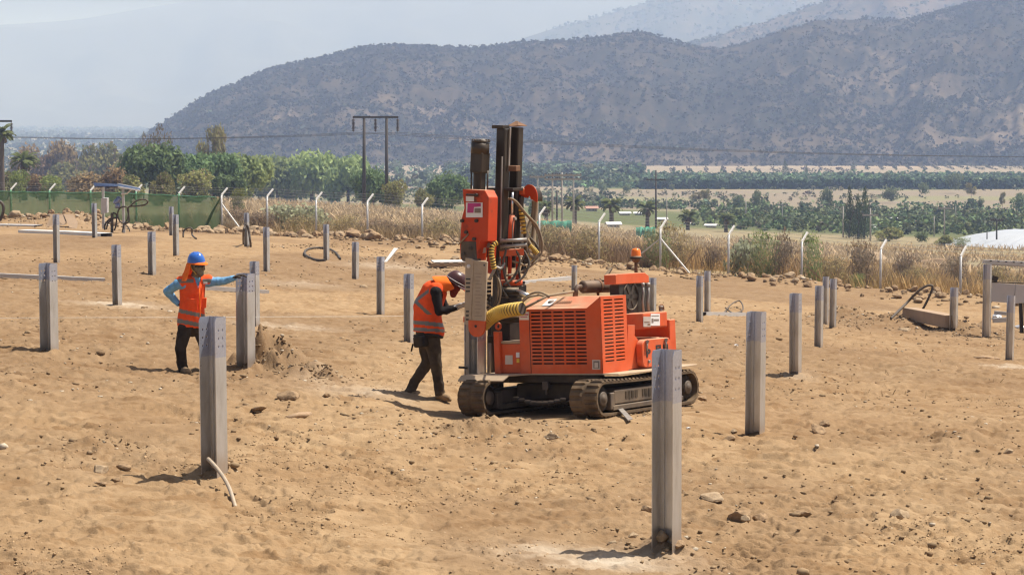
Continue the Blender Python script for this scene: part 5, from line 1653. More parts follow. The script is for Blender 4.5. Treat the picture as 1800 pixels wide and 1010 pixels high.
hose_thing([gl(322, 418), at_d(323, 406, r0), at_d(330, 401, r0), at_d(337, 402, r0), at_d(338, 413, r0), gl(345, 421)], 0.04, 'two bent black hoses sticking out of the ground right of the green screen piles')
hose_thing([gl(345, 402), at_d(365, 397, G(365, 402)), gl(397, 392)], 0.03, 'pale cable on the rubble before the fence corner', 'beam', 'cable')
r0 = G(3, 388)
hose_thing([gl(0, 388), at_d(5, 375, r0), at_d(6, 363, r0), at_d(1, 355, r0), at_d(-8, 352, r0)], 0.09, 'thick black hose curling up at the left edge by the green screen')
hose_thing([gl(1270, 555), gl(1285, 543, .15), gl(1300, 541, .2), gl(1306, 549, .1), gl(1290, 552), gl(1275, 548, .1)], 0.022, 'grey cable coiled on the ground beyond the pair of far piles', 'frame_steel', 'cable')
# bent rod at the left foreground pile
r0 = G(366, 832)
_ra, _rb = P(366, 806, r0.y-0.16), gl(414, 888, .0)
hose_thing([_ra, _ra.lerp(_rb, .35)+Vector((0.01, 0, .045)), _ra.lerp(_rb, .7)+Vector((.015, 0, .05)), _rb], 0.018, 'bent grey rod leaning from the left foreground pile to the dust', 'beige', 'rod')
# string line stretched between piles
for pts, lab in (([(-40, 559), (88, 558), (378, 557.5), (452, 556.5)], 'thin white string line stretched from the wide left pile past the worker'), ([(452, 556.5), (640, 556), (770, 555)], 'thin white string line running on behind the bending worker')):
    ws = [P(x, y, d) for (x, y), d in zip(pts, (30.6, 29.7, 29.6, 33) if len(pts) == 4 else (33, 36.5, 39.3))]
    o = MB().tube(ws, 0.0022, 4, caps=False).build('string_line', M['white_paint']); tag(o, lab, 'string')
# white bracket on a pile head
pk = pile_objs[16]; a = P(676, 458, pk.location.y-0.05)
mb = MB(); mb.prism([P(675, 460, a.y), P(680, 460, a.y), P(699, 437, a.y+.25), P(692, 436, a.y+.25)], Vector((.02, .07, .0))); o = mb.build('bracket', M['white_paint']); tag(o, 'white angle bracket tilted up from the head of a far pile', 'bracket')
# pallet behind the operator
g = G(790, 470); pal = empty('pallet', (g.x, g.y, ground_at(g.x, g.y)), R(8)); tag(pal, 'low wooden pallet with pale boards on the dirt left of the mast', 'pallet')
for k in range(3):
    mb = MB(); mb.box((0, (k-1)*0.5, 0.07), (1.5, .09, .11)); mb.build('bearer', M['wood'], pal, local=False)
for k in range(5):
    mb = MB(); mb.box((-0.66+k*0.33, 0, 0.14), (0.14, 1.15, .025)); mb.build('board', M['wood'], pal, local=False)
mb = MB(); mb.box((0.05, 0.05, 0.175), (1.35, 1.0, .03)); mb.build('pale_sheet', M['white_paint'], pal, local=False)
# long brown box lying behind the big boulder
g = G(1632, 574); bx = MB(); d0, d1 = G(1597, 560), G(1672, 580)
bx.bar(Vector((d0.x, d0.y, ground_at(d0.x, d0.y)+.16)), Vector((d1.x, d1.y, ground_at(d1.x, d1.y)+.20)), 0.36, 0.34)
o = bx.build('box', M['card'], bevel=0.01); tag(o, 'long brown box lying beside the spoil heap at right', 'box')
# torn cardboard below the green screen
g = G(108, 398); crd = MB()
p = [P(80, 400, g.y), P(90, 376, g.y+.6), P(128, 377, g.y+.5), P(138, 392, g.y-.3), P(136, 402, g.y-.9), P(112, 398, g.y-.8)]
crd.prism(p[:3]+[P(112, 396, g.y-.3)], (0, -.03, .01)); crd.prism([P(112, 377, g.y+.5), P(128, 377, g.y+.4), P(137, 390, g.y-.2), P(135, 402, g.y-.8), P(122, 400, g.y-.6)], (0.0, -.03, .01))
o = crd.build('cardboard_sheet', M['card']); tag(o, 'torn folded sheet of brown cardboard below the green screen', 'cardboard')
# bits of litter
def litter(px, py, w, mat, label, seed):
    g = G(px, py); bm = bmesh.new(); bmesh.ops.create_icosphere(bm, subdivisions=2, radius=1)
    s = w*g.y/F_PX/2
    for v in bm.verts:
        k = 0.75+0.6*mnoise.noise(v.co*2.3+Vector((seed, 0, 0)))
        v.co = Vector((v.co.x*k*s, v.co.y*k*s*0.8, v.co.z*k*s*0.5))
    me = bpy.data.meshes.new('litter'); bm.to_mesh(me); bm.free(); me.materials.append(M[mat])
    o = bpy.data.objects.new('litter', me); link(o); o.location = (g.x, g.y, ground_at(g.x, g.y)+s*.3); tag(o, label, 'litter')
M['foil'] = simple('crumpled_foil', (0.65, 0.65, 0.66), 0.3, 0.6, var=0.2, nscale=9, bstr=0.6, bscale=10)
litter(1210, 752, 10, 'white', 'scrap of white litter on the dust right of the nearest pile', 1)
litter(1752, 561, 24, 'foil', 'crumpled silver foil left of the pile at the right edge', 2)
litter(1793, 580, 24, 'foil', 'crumpled silver foil by the right edge of the picture', 3)
litter(1577, 604, 12, 'white', 'scrap of white paper below the spoil heap at right', 4)
litter(1295, 612, 10, 'white', 'scrap of white paper left of the pile with cut corners', 5)
litter(1437, 768, 0.2, 'white', 'x', 6) if False else None
stk = MB(); a, b = gl(503, 738, .03), gl(545, 732, .03); stk.tube([a, a.lerp(b, .5)+Vector((0, 0, .015)), b], [0.02, 0.03, 0.035], 8)
o = stk.build('stick', M['wood']); tag(o, 'broken pale stick lying on the dust left of the bending worker', 'stick')
stk = MB(); a, b = gl(1712, 633, .03), gl(1757, 634, .03); stk.tube([a, a.lerp(b, .4)+Vector((0, 0, .02)), b], [0.02, 0.035, 0.02], 8)
o = stk.build('stick', M['wood']); tag(o, 'dark stick lying left of the pile at the right edge', 'stick')

# ------------------------------------------------------------------ tracker control stand at left, and its twin at the right edge
M['panel_grey'] = simple('grey_control_box', (0.46, 0.44, 0.44), 0.5, var=0.05, dust=0.1)
M['cell'] = simple('solar_cell', (0.02, 0.03, 0.07), 0.15, var=0.2)
M['blue_metal'] = simple('bluish_casting', (0.22, 0.25, 0.38), 0.35, 0.4, var=0.15)
g = G(217, 409); D0 = g.y
st = empty('control_stand', (g.x, g.y, ground_at(g.x, g.y))); tag(st, 'grey control box with a small tilted solar panel on two posts before the green screen', 'control stand')
def Q(px, py, dd=0.0): return P(px, py, D0+dd)
def sp(name, mb, mat, bevel=0.0, parent=None): return mb.build(name, M[mat], parent or st, bevel=bevel)
sp('post', MB().bar(Q(182, 402, .6), Q(181, 328, .6), 0.11, 0.11), 'galv'); sp('post', MB().bar(Q(218, 411), Q(216, 328), 0.11, 0.11), 'galv')
bxo = sp('control_box', MB().bar(Q(184.5, 374, .2), Q(184.5, 348, .2), 0.66, 0.25), 'panel_grey', bevel=0.01)
sp('solar_panel', MB().prism([Q(164, 322.5, .5), Q(207, 325, .1), Q(207, 329, -.4), Q(166, 328.5, .0)], (0, 0, .04)), 'cell')
pn = sp('solar_panel', MB().prism([Q(207, 323.5, .3), Q(247, 331.5, -.2), Q(246, 335, -.8), Q(208, 329, -.4)], (0, 0, .03)), 'cell')
sp('panel_frame', MB().bar(Q(208, 328.5, -.42), Q(246, 335, -.82), 0.05, 0.06), 'white_paint', parent=pn); sp('panel_frame', MB().bar(Q(207, 323.5, .3), Q(247, 331.5, -.2), 0.05, 0.06), 'white_paint', parent=pn)
sp('crank_arm', MB().tube([Q(213, 341, -.2), Q(223, 340, -.2), Q(233, 331, -.3)], 0.04, 8), 'white_paint')
sp('gear_motor', MB().lathe(Q(203, 358, .1), Q(214, 342, .0)-Q(203, 358, .1), [(0, .05), (0, .14), (.16, .16), (.2, .12), (.34, .14), (.40, .08), (.42, 0)], 14), 'blue_metal')
sp('gear_motor', MB().lathe(Q(206, 366, .0), Q(210, 350, .0)-Q(206, 366, .0), [(0, .0), (0, .12), (.2, .13), (.26, .06), (.27, 0)], 12), 'blue_metal')
def loop(pts, r, parent=st, name='cable'):
    P_ = [Q(x, y, d) for x, y, d in pts]; out = []
    for i in range(len(P_)-1):
        p0, p1, p2, p3 = P_[max(i-1, 0)], P_[i], P_[i+1], P_[min(i+2, len(P_)-1)]
        for t in np.linspace(0, 1, 7)[:-1]: out.append(0.5*((2*p1)+(p2-p0)*t+(2*p0-5*p1+4*p2-p3)*t*t+(3*p1-p0-3*p2+p3)*t**3))
    out.append(P_[-1]); return sp(name, MB().tube(out, r, 7), 'hose_black')
loop([(197, 374, 0), (197, 390, 0), (197, 408, 0)], 0.075); loop([(199, 374, .1), (205, 378, 0), (204, 395, 0), (201, 405, 0)], 0.04)
loop([(215, 408, 0), (218, 395, -.1), (224, 385, -.1), (226, 372, -.1), (223, 364, -.1), (214, 364, -.1), (208, 370, -.1), (207, 380, -.1), (212, 390, -.1), (221, 393, -.1), (227, 388, -.1), (226, 376, -.1), (224, 368, -.1), (228, 363, -.1), (240, 362, -.1), (254, 360, -.1), (260, 355, -.1), (256, 351, -.1), (246, 351, -.1), (237, 355, -.1), (227, 364, -.1)], 0.038)
loop([(184, 404, 0), (185, 394, 0), (193, 385, 0), (204, 383, 0)], 0.045); loop([(187, 403, 0), (190, 392, 0), (197, 386, 0)], 0.04)
loop([(220, 394, 0), (226, 400, 0), (228, 407, 0)], 0.03)
# right edge
g = G(1735, 592); D0 = g.y
st = empty('tracker_frame', (g.x, g.y, ground_at(g.x, g.y))); tag(st, 'tall steel post carrying a slotted rail with grey panels behind at the right edge', 'tracker frame')
_tp = pile_objs[0].copy(); COL.objects.link(_tp); _tp.name = 'post'
for k_ in ('label', 'category', 'group'):
    if k_ in _tp.keys(): del _tp[k_]
_tp.parent = st; _tp.location = (0, 0, -0.02); _tp.rotation_euler = (0, 0, PILE_ROT+0.05); _tp.scale = (0.9, 0.9, (P(1735, 463, D0).z-st.location.z)/1.3)
sp('slotted_rail', MB().bar(Q(1728, 459.5), Q(1850, 466, .3), 0.10, 0.10), 'galv')
for k in range(8): sp('slot', MB().bar(Q(1740+k*13.5, 458.3+k*.72, -.055+.033*k), Q(1743.5+k*13.5, 458.6+k*.72, -.055+.033*k), 0.03, 0.03), 'ink')
sp('rail_underside', MB().bar(Q(1740, 463, .25), Q(1850, 470, .5), 0.06, 0.08), 'beam')
sp('grey_panel', MB().bar(Q(1743, 513, .8), Q(1783, 516, .8), 0.05, 0.50), 'panel_grey'); sp('grey_panel', MB().bar(Q(1783.6, 516, .8), Q(1860, 520, 1.1), 0.05, 0.50), 'panel_grey')
sp('panel_edge', MB().bar(Q(1743, 495, .8), Q(1860, 500, 1.1), 0.09, 0.03), 'black')
sp('bracket', MB().bar(Q(1750, 485, .8), Q(1747, 494, .8), 0.08, 0.15), 'black')
for x_ in (1796, 1804): sp('leg', MB().bar(Q(x_, 585, .8), Q(x_-2, 532, .8), 0.09, 0.09), 'black')
sp('cross_beam', MB().bar(Q(1746, 563, .6), Q(1776, 561, .7), 0.10, 0.12), 'beam'); sp('cross_beam', MB().bar(Q(1748, 549, .9), Q(1772, 551, .9), 0.08, 0.09), 'beam')

# ------------------------------------------------------------------ power poles and wires
M['pole_dark'] = simple('dark_wooden_pole', (0.055, 0.045, 0.038), 0.9, var=0.3, nscale=2, stretch=(4, 4, 0.4))
M['pole_grey'] = simple('concrete_pole', (0.32, 0.29, 0.26), 0.9, var=0.15)
M['glassy'] = simple('brown_insulator', (0.06, 0.035, 0.03), 0.3)
def hframe(p1, p2, ytop, ybase1, ybase2, d, xl, xr, ins, label):
    a = G(*p1) if False else None
    e = empty('power_pylon'); b1 = P(p1, ybase1, d); b2 = P(p2, ybase2, d)
    b1.z = ground_at(b1.x, b1.y)-.3; b2.z = ground_at(b2.x, b2.y)-.3
    e.location = ((b1.x+b2.x)/2, d, (b1.z+b2.z)/2); tag(e, label, 'power pylon', 'twin pole power pylons')
    t1, t2 = P(p1, ytop-2, d), P(p2, ytop-2, d)
    for b, t in ((b1, t1), (b2, t2)):
        mb = MB(); mb.cyl(b, t, 0.30, 0.20, n=12); mb.build('pole', M['pole_dark'], e)
    cb = MB().bar(P(xl, ytop, d-.3), P(xr, ytop, d-.3), 0.18, 0.30).build('crossarm', M['pole_dark'], e)
    ends = []
    for x in ins:
        mb = MB(); c = P(x, ytop+1, d-.3); bt = P(x, ytop+27, d-.3)
        for k in range(9):
            q = c.lerp(bt, (k+1.5)/11); mb.lathe(q, (0, 0, 1), [(-.08, .07), (0, .28), (.05, .26), (.10, .07)], 8)
        mb.cyl(c, bt, 0.04, n=5); mb.build('insulator', M['glassy'], cb); ends.append(bt)
    return ends
DH = 318
eR = hframe(640, 679.5, 206, 373, 376, DH, 620, 700, (621, 660, 699), 'twin pole timber power pylon rising before the hill')
eL = hframe(-60, -20, 213, 345, 345, DH*1.02, -80, 21, (-79, -30, 20), 'twin pole power pylon cut off by the left edge')
nxt = [P(2150, 272, DH*1.25), P(2190, 272, DH*1.25), P(2230, 272, DH*1.25)]
def wire(a, b, sag, label, r=0.022):
    pts = [a.lerp(b, t) - Vector((0, 0, 4*sag*t*(1-t))) for t in np.linspace(0, 1, 25)]
    o = MB().tube(pts, r, 4, caps=False).build('power_wire', M['pole_dark']); tag(o, label, 'wire', 'power wires before the hill')
for k, w_ in enumerate(('left', 'middle', 'right')): wire(eL[k], eR[k], 0.6, 'thin wire from the %s insulator of the cut off pylon to the twin pole pylon' % w_)
for k, w_ in enumerate(('left', 'middle', 'right')): wire(eR[k], nxt[k], 1.6, 'thin wire from the %s insulator of the twin pole pylon away past the mast' % w_)

def upole(px, ytop, ybase, mat, label, arm=None, arms=1, r=0.16, dd=0.0, group='utility poles in the valley'):
    g = G(px, ybase, 150); d = g.y+dd
    e = empty('utility_pole', (g.x, g.y, ground_at(g.x, g.y))); tag(e, label, 'utility pole', group)
    t = P(px, ytop, g.y)
    MB().cyl(Vector((g.x, g.y, e.location.z-.3)), t, r, r*0.7, n=8).build('pole', M[mat], e)
    if arm:
        for k in range(arms):
            y_ = arm[1] + 7*k
            cb = MB().bar(P(px-arm[0], y_, g.y-.2), P(px+arm[0], y_, g.y-.2), 0.22, 0.26).build('crossarm', M[mat], e)
            for f in (-.9, -.45, .45, .9):
                c = P(px+arm[0]*f, y_, g.y-.2); MB().lathe(c, (0, 0, 1), [(.06, .03), (.12, .09), (.22, .10), (.32, .03)], 6).build('insulator', M['glassy'], cb)
    return P(px, arm[1] if arm else ytop, g.y)
w1 = upole(1153, 299, 402, 'pole_dark', 'dark wooden utility pole with one crossarm among the palms', (17, 316), r=.2)
w2 = upole(971, 306, 398, 'pole_grey', 'left concrete pole of the transformer group behind the mast', (14, 308), 2)
w3 = upole(988, 303, 400, 'pole_grey', 'middle concrete pole of the transformer group behind the mast', (18, 308), 2)
w4 = upole(1008, 307, 398, 'pole_grey', 'right concrete pole of the transformer group behind the mast', (14, 308), 2)
upole(979, 335, 396, 'pole_dark', 'short dark post between the concrete poles behind the mast')
upole(945, 309, 392, 'pole_grey', 'concrete pole with crossarm just right of the hose guide', (14, 311))
upole(1172, 345, 401, 'pole_grey', 'thin pale pole right of the dark wooden pole', r=.12)
upole(1311, 352, 396, 'pole_grey', 'pale pole standing before the terrace right of the palms', r=.14)
w5 = upole(1375, 356, 396, 'pole_grey', 'pale pole with a small crossarm left of the cypresses', (8, 360), r=.14)
w6 = upole(1482, 362, 417, 'pole_grey', 'pale pole touching the left side of the cypresses', r=.16)
w7 = upole(1530, 366, 424, 'pole_grey', 'pole with crossarm right of the cypresses', (14, 378))
w8 = upole(1660, 362, 418, 'pole_grey', 'pale pole with crossarm left of the white reservoir', (11, 366))
upole(1642, 380, 416, 'pole_grey', 'thin pole between the orchard and the white reservoir', r=.12)
upole(1680, 362, 392, 'pole_grey', 'thin pale pole in the orchard above the white reservoir', r=.12)
w9 = upole(1752, 384, 434, 'pole_dark', 'dark pole with crossarm on the white reservoir bank', (11, 387))
upole(1735, 407, 433, 'pole_dark', 'short dark pole on the white reservoir bank', r=.12)
wire(w4, w1, .5, 'thin wire between the poles among the palms', .018); wire(w5, w6, .5, 'thin wire sagging towards the cypresses', .02); wire(w6, w7, .3, 'thin wire passing behind the cypresses', .02); wire(w7, w8, .8, 'thin wire over the green orchard', .02); wire(w8, w9, .6, 'thin wire above the white reservoir', .02)
# ------------------------------------------------------------------ people: one continuous body each, clothes as children
def fabric(name, col, var=0.18, dust=0.12, rough=0.9):
    return simple(name, col, rough, var=var, nscale=14, dust=dust, dscale=5, bstr=0.35, bscale=22, spec=0.15)
M['shirt_blue'] = fabric('light_blue_shirt', (0.16, 0.36, 0.58), dust=0.05)
M['trousers'] = fabric('black_work_trousers', (0.013, 0.012, 0.012), dust=0.12)
M['trousers2'] = fabric('dusty_dark_trousers', (0.024, 0.019, 0.015), dust=0.22)
M['black_top'] = fabric('black_long_sleeve', (0.010, 0.009, 0.010), dust=0.03)
M['glove_dark'] = fabric('dark_work_glove', (0.03, 0.025, 0.022), dust=0.2)
M['glove_light'] = fabric('pale_grey_glove', (0.42, 0.41, 0.42), dust=0.15)
M['boot'] = fabric('dusty_boot', (0.09, 0.065, 0.045), dust=0.7)
M['skin'] = simple('skin', (0.30, 0.16, 0.10), 0.5, var=0.1)
M['camo'] = simple('camouflage_mask', (0.17, 0.135, 0.085), 0.9, var=0.55, nscale=22)
M['mask_red'] = fabric('dark_red_mask', (0.16, 0.018, 0.015))
M['vest'] = fabric('orange_safety_vest', (0.80, 0.085, 0.018), var=0.10, dust=0.06)
M['reflect'] = simple('grey_reflective_tape', (0.16, 0.15, 0.13), 0.5, 0.2, var=0.15)
M['flap'] = fabric('orange_neck_cloth', (0.85, 0.16, 0.02), var=0.08, dust=0.03)
M['helmet_blue'] = simple('blue_helmet_shell', (0.03, 0.13, 0.48), 0.25, var=0.06, dust=0.05)
M['helmet_maroon'] = simple('dark_maroon_helmet_shell', (0.050, 0.012, 0.018), 0.3, var=0.1, dust=0.12)
M['goggles'] = simple('dark_glasses', (0.008, 0.008, 0.009), 0.15)
M['pouch'] = fabric('black_waist_pouch', (0.012, 0.011, 0.011))

def blob(caps, vox=0.011, smooth=6):
    """caps: (p0, p1, r0, r1, tag [, flatten vector, factor]); returns an evaluated continuous mesh"""
    mb = MB()
    for c in caps:
        p0, p1, r0, r1 = Vector(c[0]), Vector(c[1]), c[2], c[3]
        d = p1-p0; L_ = d.length
        if L_ < 1e-5: d = Vector((0, 0, 1)); L_ = 1e-5
        prof = []
        for k in range(6): a = -math.pi/2 + math.pi/2*k/5; prof.append((r0*math.sin(a), r0*math.cos(a)))
        for k in range(1, 6): a = math.pi/2*k/5; prof.append((L_+r1*math.sin(a), r1*math.cos(a)))
        if L_ < 1e-4: prof.sort()
        tmp = MB(); tmp.lathe(p0, d, prof, 16)
        if len(c) > 5:
            fx, k = Vector(c[5]).normalized(), c[6]; cen = (p0+p1)/2
            tmp.v = [tuple(Vector(v) - fx*((Vector(v)-cen).dot(fx))*(1-k)) for v in tmp.v]
        mb.add(tmp.v, tmp.f)
        for end, s_ in ((tmp.v[:16], -1), (tmp.v[-16:], 1)): mb.add(end, [tuple(range(16))])
    o = mb.build('tmp', M['skin'])
    rm = o.modifiers.new('r', 'REMESH'); rm.mode = 'VOXEL'; rm.voxel_size = vox; rm.use_smooth_shade = True
    sm = o.modifiers.new('s', 'SMOOTH'); sm.iterations = smooth; sm.factor = 0.5
    bpy.context.view_layer.update()
    me = bpy.data.meshes.new_from_object(o.evaluated_get(bpy.context.evaluated_depsgraph_get()))
    bpy.data.objects.remove(o)
    return me

def finish(me, name, caps, tags, mats, parent, wrinkle=0.0, wfreq=22.0):
    n = len(me.vertices); co = np.empty(n*3); me.vertices.foreach_get('co', co); co = co.reshape(-1, 3)
    if wrinkle:
        no = np.empty(n*3); me.vertices.foreach_get('normal', no); no = no.reshape(-1, 3)
        w = np.array([mnoise.noise(Vector((p[0]*wfreq*0.8, p[1]*wfreq*0.8, p[2]*wfreq*0.55))) + 0.5*mnoise.noise(Vector((p[0]*wfreq*2, p[1]*wfreq*2, p[2]*wfreq*1.2))) for p in co])
        co = co + no*(w[:, None]*wrinkle); me.vertices.foreach_set('co', co.ravel().astype(np.float32))
    best = np.full(n, 9e9); who = np.zeros(n, int)
    for c in caps:
        p0, p1 = np.array(c[0]), np.array(c[1]); d = p1-p0; L2 = max(d@d, 1e-9)
        t = np.clip(((co-p0)@d)/L2, 0, 1); q = p0+t[:, None]*d
        dist = np.linalg.norm(co-q, axis=1) - (c[2]+(c[3]-c[2])*t)
        m = dist < best; best[m] = dist[m]; who[m] = tags.index(c[4])
    me.materials.clear()
    for t in tags: me.materials.append(M[mats[t]])
    idx = [who[p.vertices[0]] for p in me.polygons]
    me.polygons.foreach_set('material_index', idx); me.polygons.foreach_set('use_smooth', [True]*len(idx))
    me.transform(world_of(parent).inverted()); me.update()
    o = bpy.data.objects.new(name, me); link(o, parent); return o

def garment(name, caps, mat, parent, keep=None, stripes=None, smat='reflect', vox=0.012, wrinkle=0.006, wfreq=16, smooth=4, body=None):
    me = blob(caps, vox, smooth)
    n = len(me.vertices); co = np.empty(n*3); me.vertices.foreach_get('co', co); co = co.reshape(-1, 3)
    no = np.empty(n*3); me.vertices.foreach_get('normal', no); no = no.reshape(-1, 3)
    if wrinkle:
        w = np.array([mnoise.noise(Vector((p[0]*wfreq, p[1]*wfreq, p[2]*wfreq*0.5))) for p in co])
        co = co + no*(w[:, None]*wrinkle); me.vertices.foreach_set('co', co.ravel().astype(np.float32))
    me.materials.clear(); me.materials.append(M[mat]); me.materials.append(M[smat])
    cen = [co[list(p.vertices)].mean(0) for p in me.polygons]
    if stripes: me.polygons.foreach_set('material_index', [1 if stripes(c) else 0 for c in cen])
    if keep:
        bm = bmesh.new(); bm.from_mesh(me); bm.faces.ensure_lookup_table()
        bmesh.ops.delete(bm, geom=[f for f, c in zip(bm.faces, cen) if not keep(c)], context='FACES')
        bm.to_mesh(me); bm.free()
    me.polygons.foreach_set('use_smooth', [True]*len(me.polygons))
    me.transform(world_of(parent).inverted()); me.update()
    o = bpy.data.objects.new(name, me); link(o, parent); return o

def pxof(c):
    """photograph pixel of a world point (used only to lay the printed tape on the vest)"""
    x, y, z = c[0], c[1], c[2]-CAMZ
    Y = y*_c - z*_s; Zz = y*_s + z*_c
    return CX + F_PX*x/Y, CY - F_PX*Zz/Y

def helmet(c, up, fwd, mat, parent, s=1.0):
    up = Vector(up).normalized(); fwd = Vector(fwd); fwd = (fwd-up*fwd.dot(up)).normalized(); sd = fwd.cross(up)
    def X(a, b, h): return Vector(c) + (fwd*a + sd*b + up*h)*s
    n, m = 28, 9; vs, fs = [], []
    for j in range(m):
        a = math.pi/2*j/(m-1); h = 0.155*math.sin(a); r = math.cos(a)**0.75
        for k in range(n):
            t = 2*math.pi*k/n; rid = 1 + 0.03*(abs(math.sin(t)) < .25)*(h > .05)
            vs.append(X(0.142*r*math.cos(t), 0.118*r*math.sin(t), h*rid))
    for j in range(m-1):
        for k in range(n): fs.append((j*n+k, j*n+(k+1) % n, (j+1)*n+(k+1) % n, (j+1)*n+k))
    mb = MB(); mb.add(vs, fs, True)
    for side in (-1, 1):
        mb.tube([X(.09, .035*side, .118), X(.0, .04*side, .148), X(-.09, .035*side, .118)], .010*s, 6)
    sh = mb.build('helmet', M[mat], parent)
    mb = MB(); vs = []
    for k in range(n):
        t = 2*math.pi*k/n; f = max(0, math.cos(t))
        vs += [X(0.138*math.cos(t), 0.115*math.sin(t), .012), X((0.150+0.055*f)*math.cos(t), (0.124+.01*f)*math.sin(t), -.002-.018*f), X((0.150+0.055*f)*math.cos(t), (0.124+.01*f)*math.sin(t), -.008-.018*f), X(0.136*math.cos(t), 0.113*math.sin(t), -.004)]
    fs = []
    for k in range(n):
        k2 = (k+1) % n
        for a in range(4): fs.append((k*4+a, k*4+(a+1) % 4, k2*4+(a+1) % 4, k2*4+a))
    mb.add(vs, fs, True); mb.build('helmet_brim', M['flap'] if mat == 'helmet_blue' else M[mat], sh)
    return sh, X

def hand(wrist, fdir, palm_n, curl, tag_, s=1.0):
    """palm and five bent fingers as tapering capsules"""
    f = Vector(fdir).normalized(); nrm = Vector(palm_n); nrm = (nrm - f*nrm.dot(f)).normalized(); sd = f.cross(nrm)
    caps = []; w = Vector(wrist)
    kn = w + f*0.09*s
    for b in (-.028, -.010, .010, .028): caps.append((w+sd*b*.7*s, kn+sd*b*s, .019*s, .017*s, tag_))
    for b, L_ in ((-.030, .065), (-.010, .078), (.011, .072), (.031, .055)):
        p = kn + sd*b*s; d = f
        for seg, q in enumerate((.42, .33, .25)):
            d = (d + nrm*curl*(0.8 if seg else 0.5)).normalized(); e = p + d*L_*q*s
            caps.append((p, e, (.0115-.0012*seg)*s, (.0105-.0012*seg)*s, tag_)); p = e
    t0 = w + f*.03*s - sd*.026*s; t1 = t0 + (f*.6 - sd*.7 + nrm*.35).normalized()*.042*s; t2 = t1 + (f*.85 - sd*.1 + nrm*.5).normalized()*.034*s
    caps += [(t0, t1, .015*s, .012*s, tag_), (t1, t2, .012*s, .010*s, tag_)]
    return caps

# ---- worker resting a hand on the pile
g = G(322, 656); D1 = g.y
w1_ = empty('person', (g.x, g.y, ground_at(g.x, g.y)))
tag(w1_, 'worker in blue helmet and orange vest, hand on hip, leaning on a steel pile', 'person')
def A(px, py, dd=0.0): return P(px, py, D1+dd)
pz = pile_objs[3]; pile_top = Vector((pz.location.x, pz.location.y, pz.location.z + 1.3*pz.scale[2]))
hip = A(337, 572, .05); chest = A(338, 510, .03); neck = A(342, 489, .02)
shR, shL = A(313, 499, -.05), A(369, 495, .10)
elR, wrR = A(294, 512, .06), A(313, 533, .06)
elL = A(392, 494, .05); wrL = A(411, 489, .02)
kneeR, ankR = A(317, 612, -.06), A(321, 643, .04)
hipR, hipL = A(325, 578, .0), A(352, 577, .10)
kneeL, ankL = A(360, 612, .10), A(374, 640, .22)
caps = [(hip, A(337, 545, .04), .150, .140, 'trousers', (0, 1, 0), .72), (A(337, 548, .04), chest, .135, .160, 'shirt', (0, 1, 0), .70), (chest, A(341, 496, .02), .155, .10, 'shirt', (0, 1, 0), .72),
        (shR, shL, .075, .072, 'shirt'), (neck, A(346, 474, -.01), .058, .056, 'mask'),
        (A(347, 462, -.01), A(348, 468, -.02), .098, .092, 'mask'), (A(350, 474, -.04), A(352, 480, -.05), .062, .05, 'mask'),
        (A(358, 469, -.06), A(359, 473, -.07), .017, .02, 'mask'),
        (shR, elR, .068, .055, 'shirt'), (elR, A(306, 526, .07), .056, .046, 'shirt'), (A(304, 523, .07), wrR, .047, .040, 'shirt'),
        (shL, elL, .066, .054, 'shirt'), (elL, wrL, .053, .042, 'shirt'),
        (hipR, kneeR, .098, .074, 'trousers'), (kneeR, ankR, .075, .066, 'trousers'), (A(319, 636, .02), A(322, 647, .03), .072, .070, 'trousers'),
        (hipL, kneeL, .096, .074, 'trousers'), (kneeL, ankL, .074, .064, 'trousers'),
        (A(321, 649, .03), A(330, 653, -.12), .05, .046, 'boot'), (A(320, 651, .06), A(322, 654, .0), .052, .045, 'boot'), (A(331, 655, -.10), A(321, 656, .02), .03, .03, 'boot'),
        (A(375, 644, .22), A(384, 648, .10), .048, .043, 'boot'), (A(374, 647, .24), A(384, 650, .12), .034, .03, 'boot')]
caps += hand(wrR, (A(325, 536, .05)-wrR), (0, 0.3, -1), .25, 'glove')
caps += hand(wrL + Vector((0, 0, .01)), Vector((1, .1, .35)), Vector((0.25, 0, -1)), .75, 'glove', 1.1)
tags_ = ['shirt', 'trousers', 'mask', 'glove', 'boot']
finish(blob(caps, .0095, 5), 'body', caps, tags_, {'shirt': 'shirt_blue', 'trousers': 'trousers', 'mask': 'camo', 'glove': 'glove_dark', 'boot': 'boot'}, w1_, wrinkle=.007)
vc = [(A(336, 566, .05), A(337, 545, .04), .190, .172, 'v', (0, 1, 0), .74), (A(337, 548, .04), chest, .165, .178, 'v', (0, 1, 0), .72), (chest, A(341, 497, .02), .172, .105, 'v', (0, 1, 0), .74), (A(319, 495, -.04), A(365, 492, .08), .082, .08, 'v')]
def stripe1(c):
    x, y = pxof(c)
    return (490 + 0.0*(x) < y < 497 and (x < 340 or x > 356)) or (y > 496 and 540+ (x-305)*0.22 < y < 547+(x-305)*0.22) or (558+(x-305)*0.20 < y < 565.5+(x-305)*0.20)
def keep1(c):
    x, y = pxof(c)
    if y > 572 + (x-303)*0.10: return False
    if c[1] < D1+0.02 and abs(x-(347.5+(y-487)*.05)) < max(0, 6.0-(y-487)*0.30): return False     # open collar
    return True
v1 = garment('safety_vest', vc, 'vest', w1_, keep1, stripe1)
mb = MB(); mb.tube([A(350.5, 506, -.145), A(351, 525, -.155), A(352, 545, -.165), A(352, 572, -.18)], .007, 5); mb.build('zip', M['flap'], v1)
def pocket(pts, dd, nm='pocket', mat='vest'):
    mb = MB(); mb.prism([A(x, y, dd) for x, y in pts], (0, .02, 0)); return mb.build(nm, M[mat], v1, bevel=.004)
pocket([(328, 524), (346, 526), (347, 545), (330, 543)], -.165); pocket([(355, 524), (363, 523), (362, 541), (354, 543)], -.12)
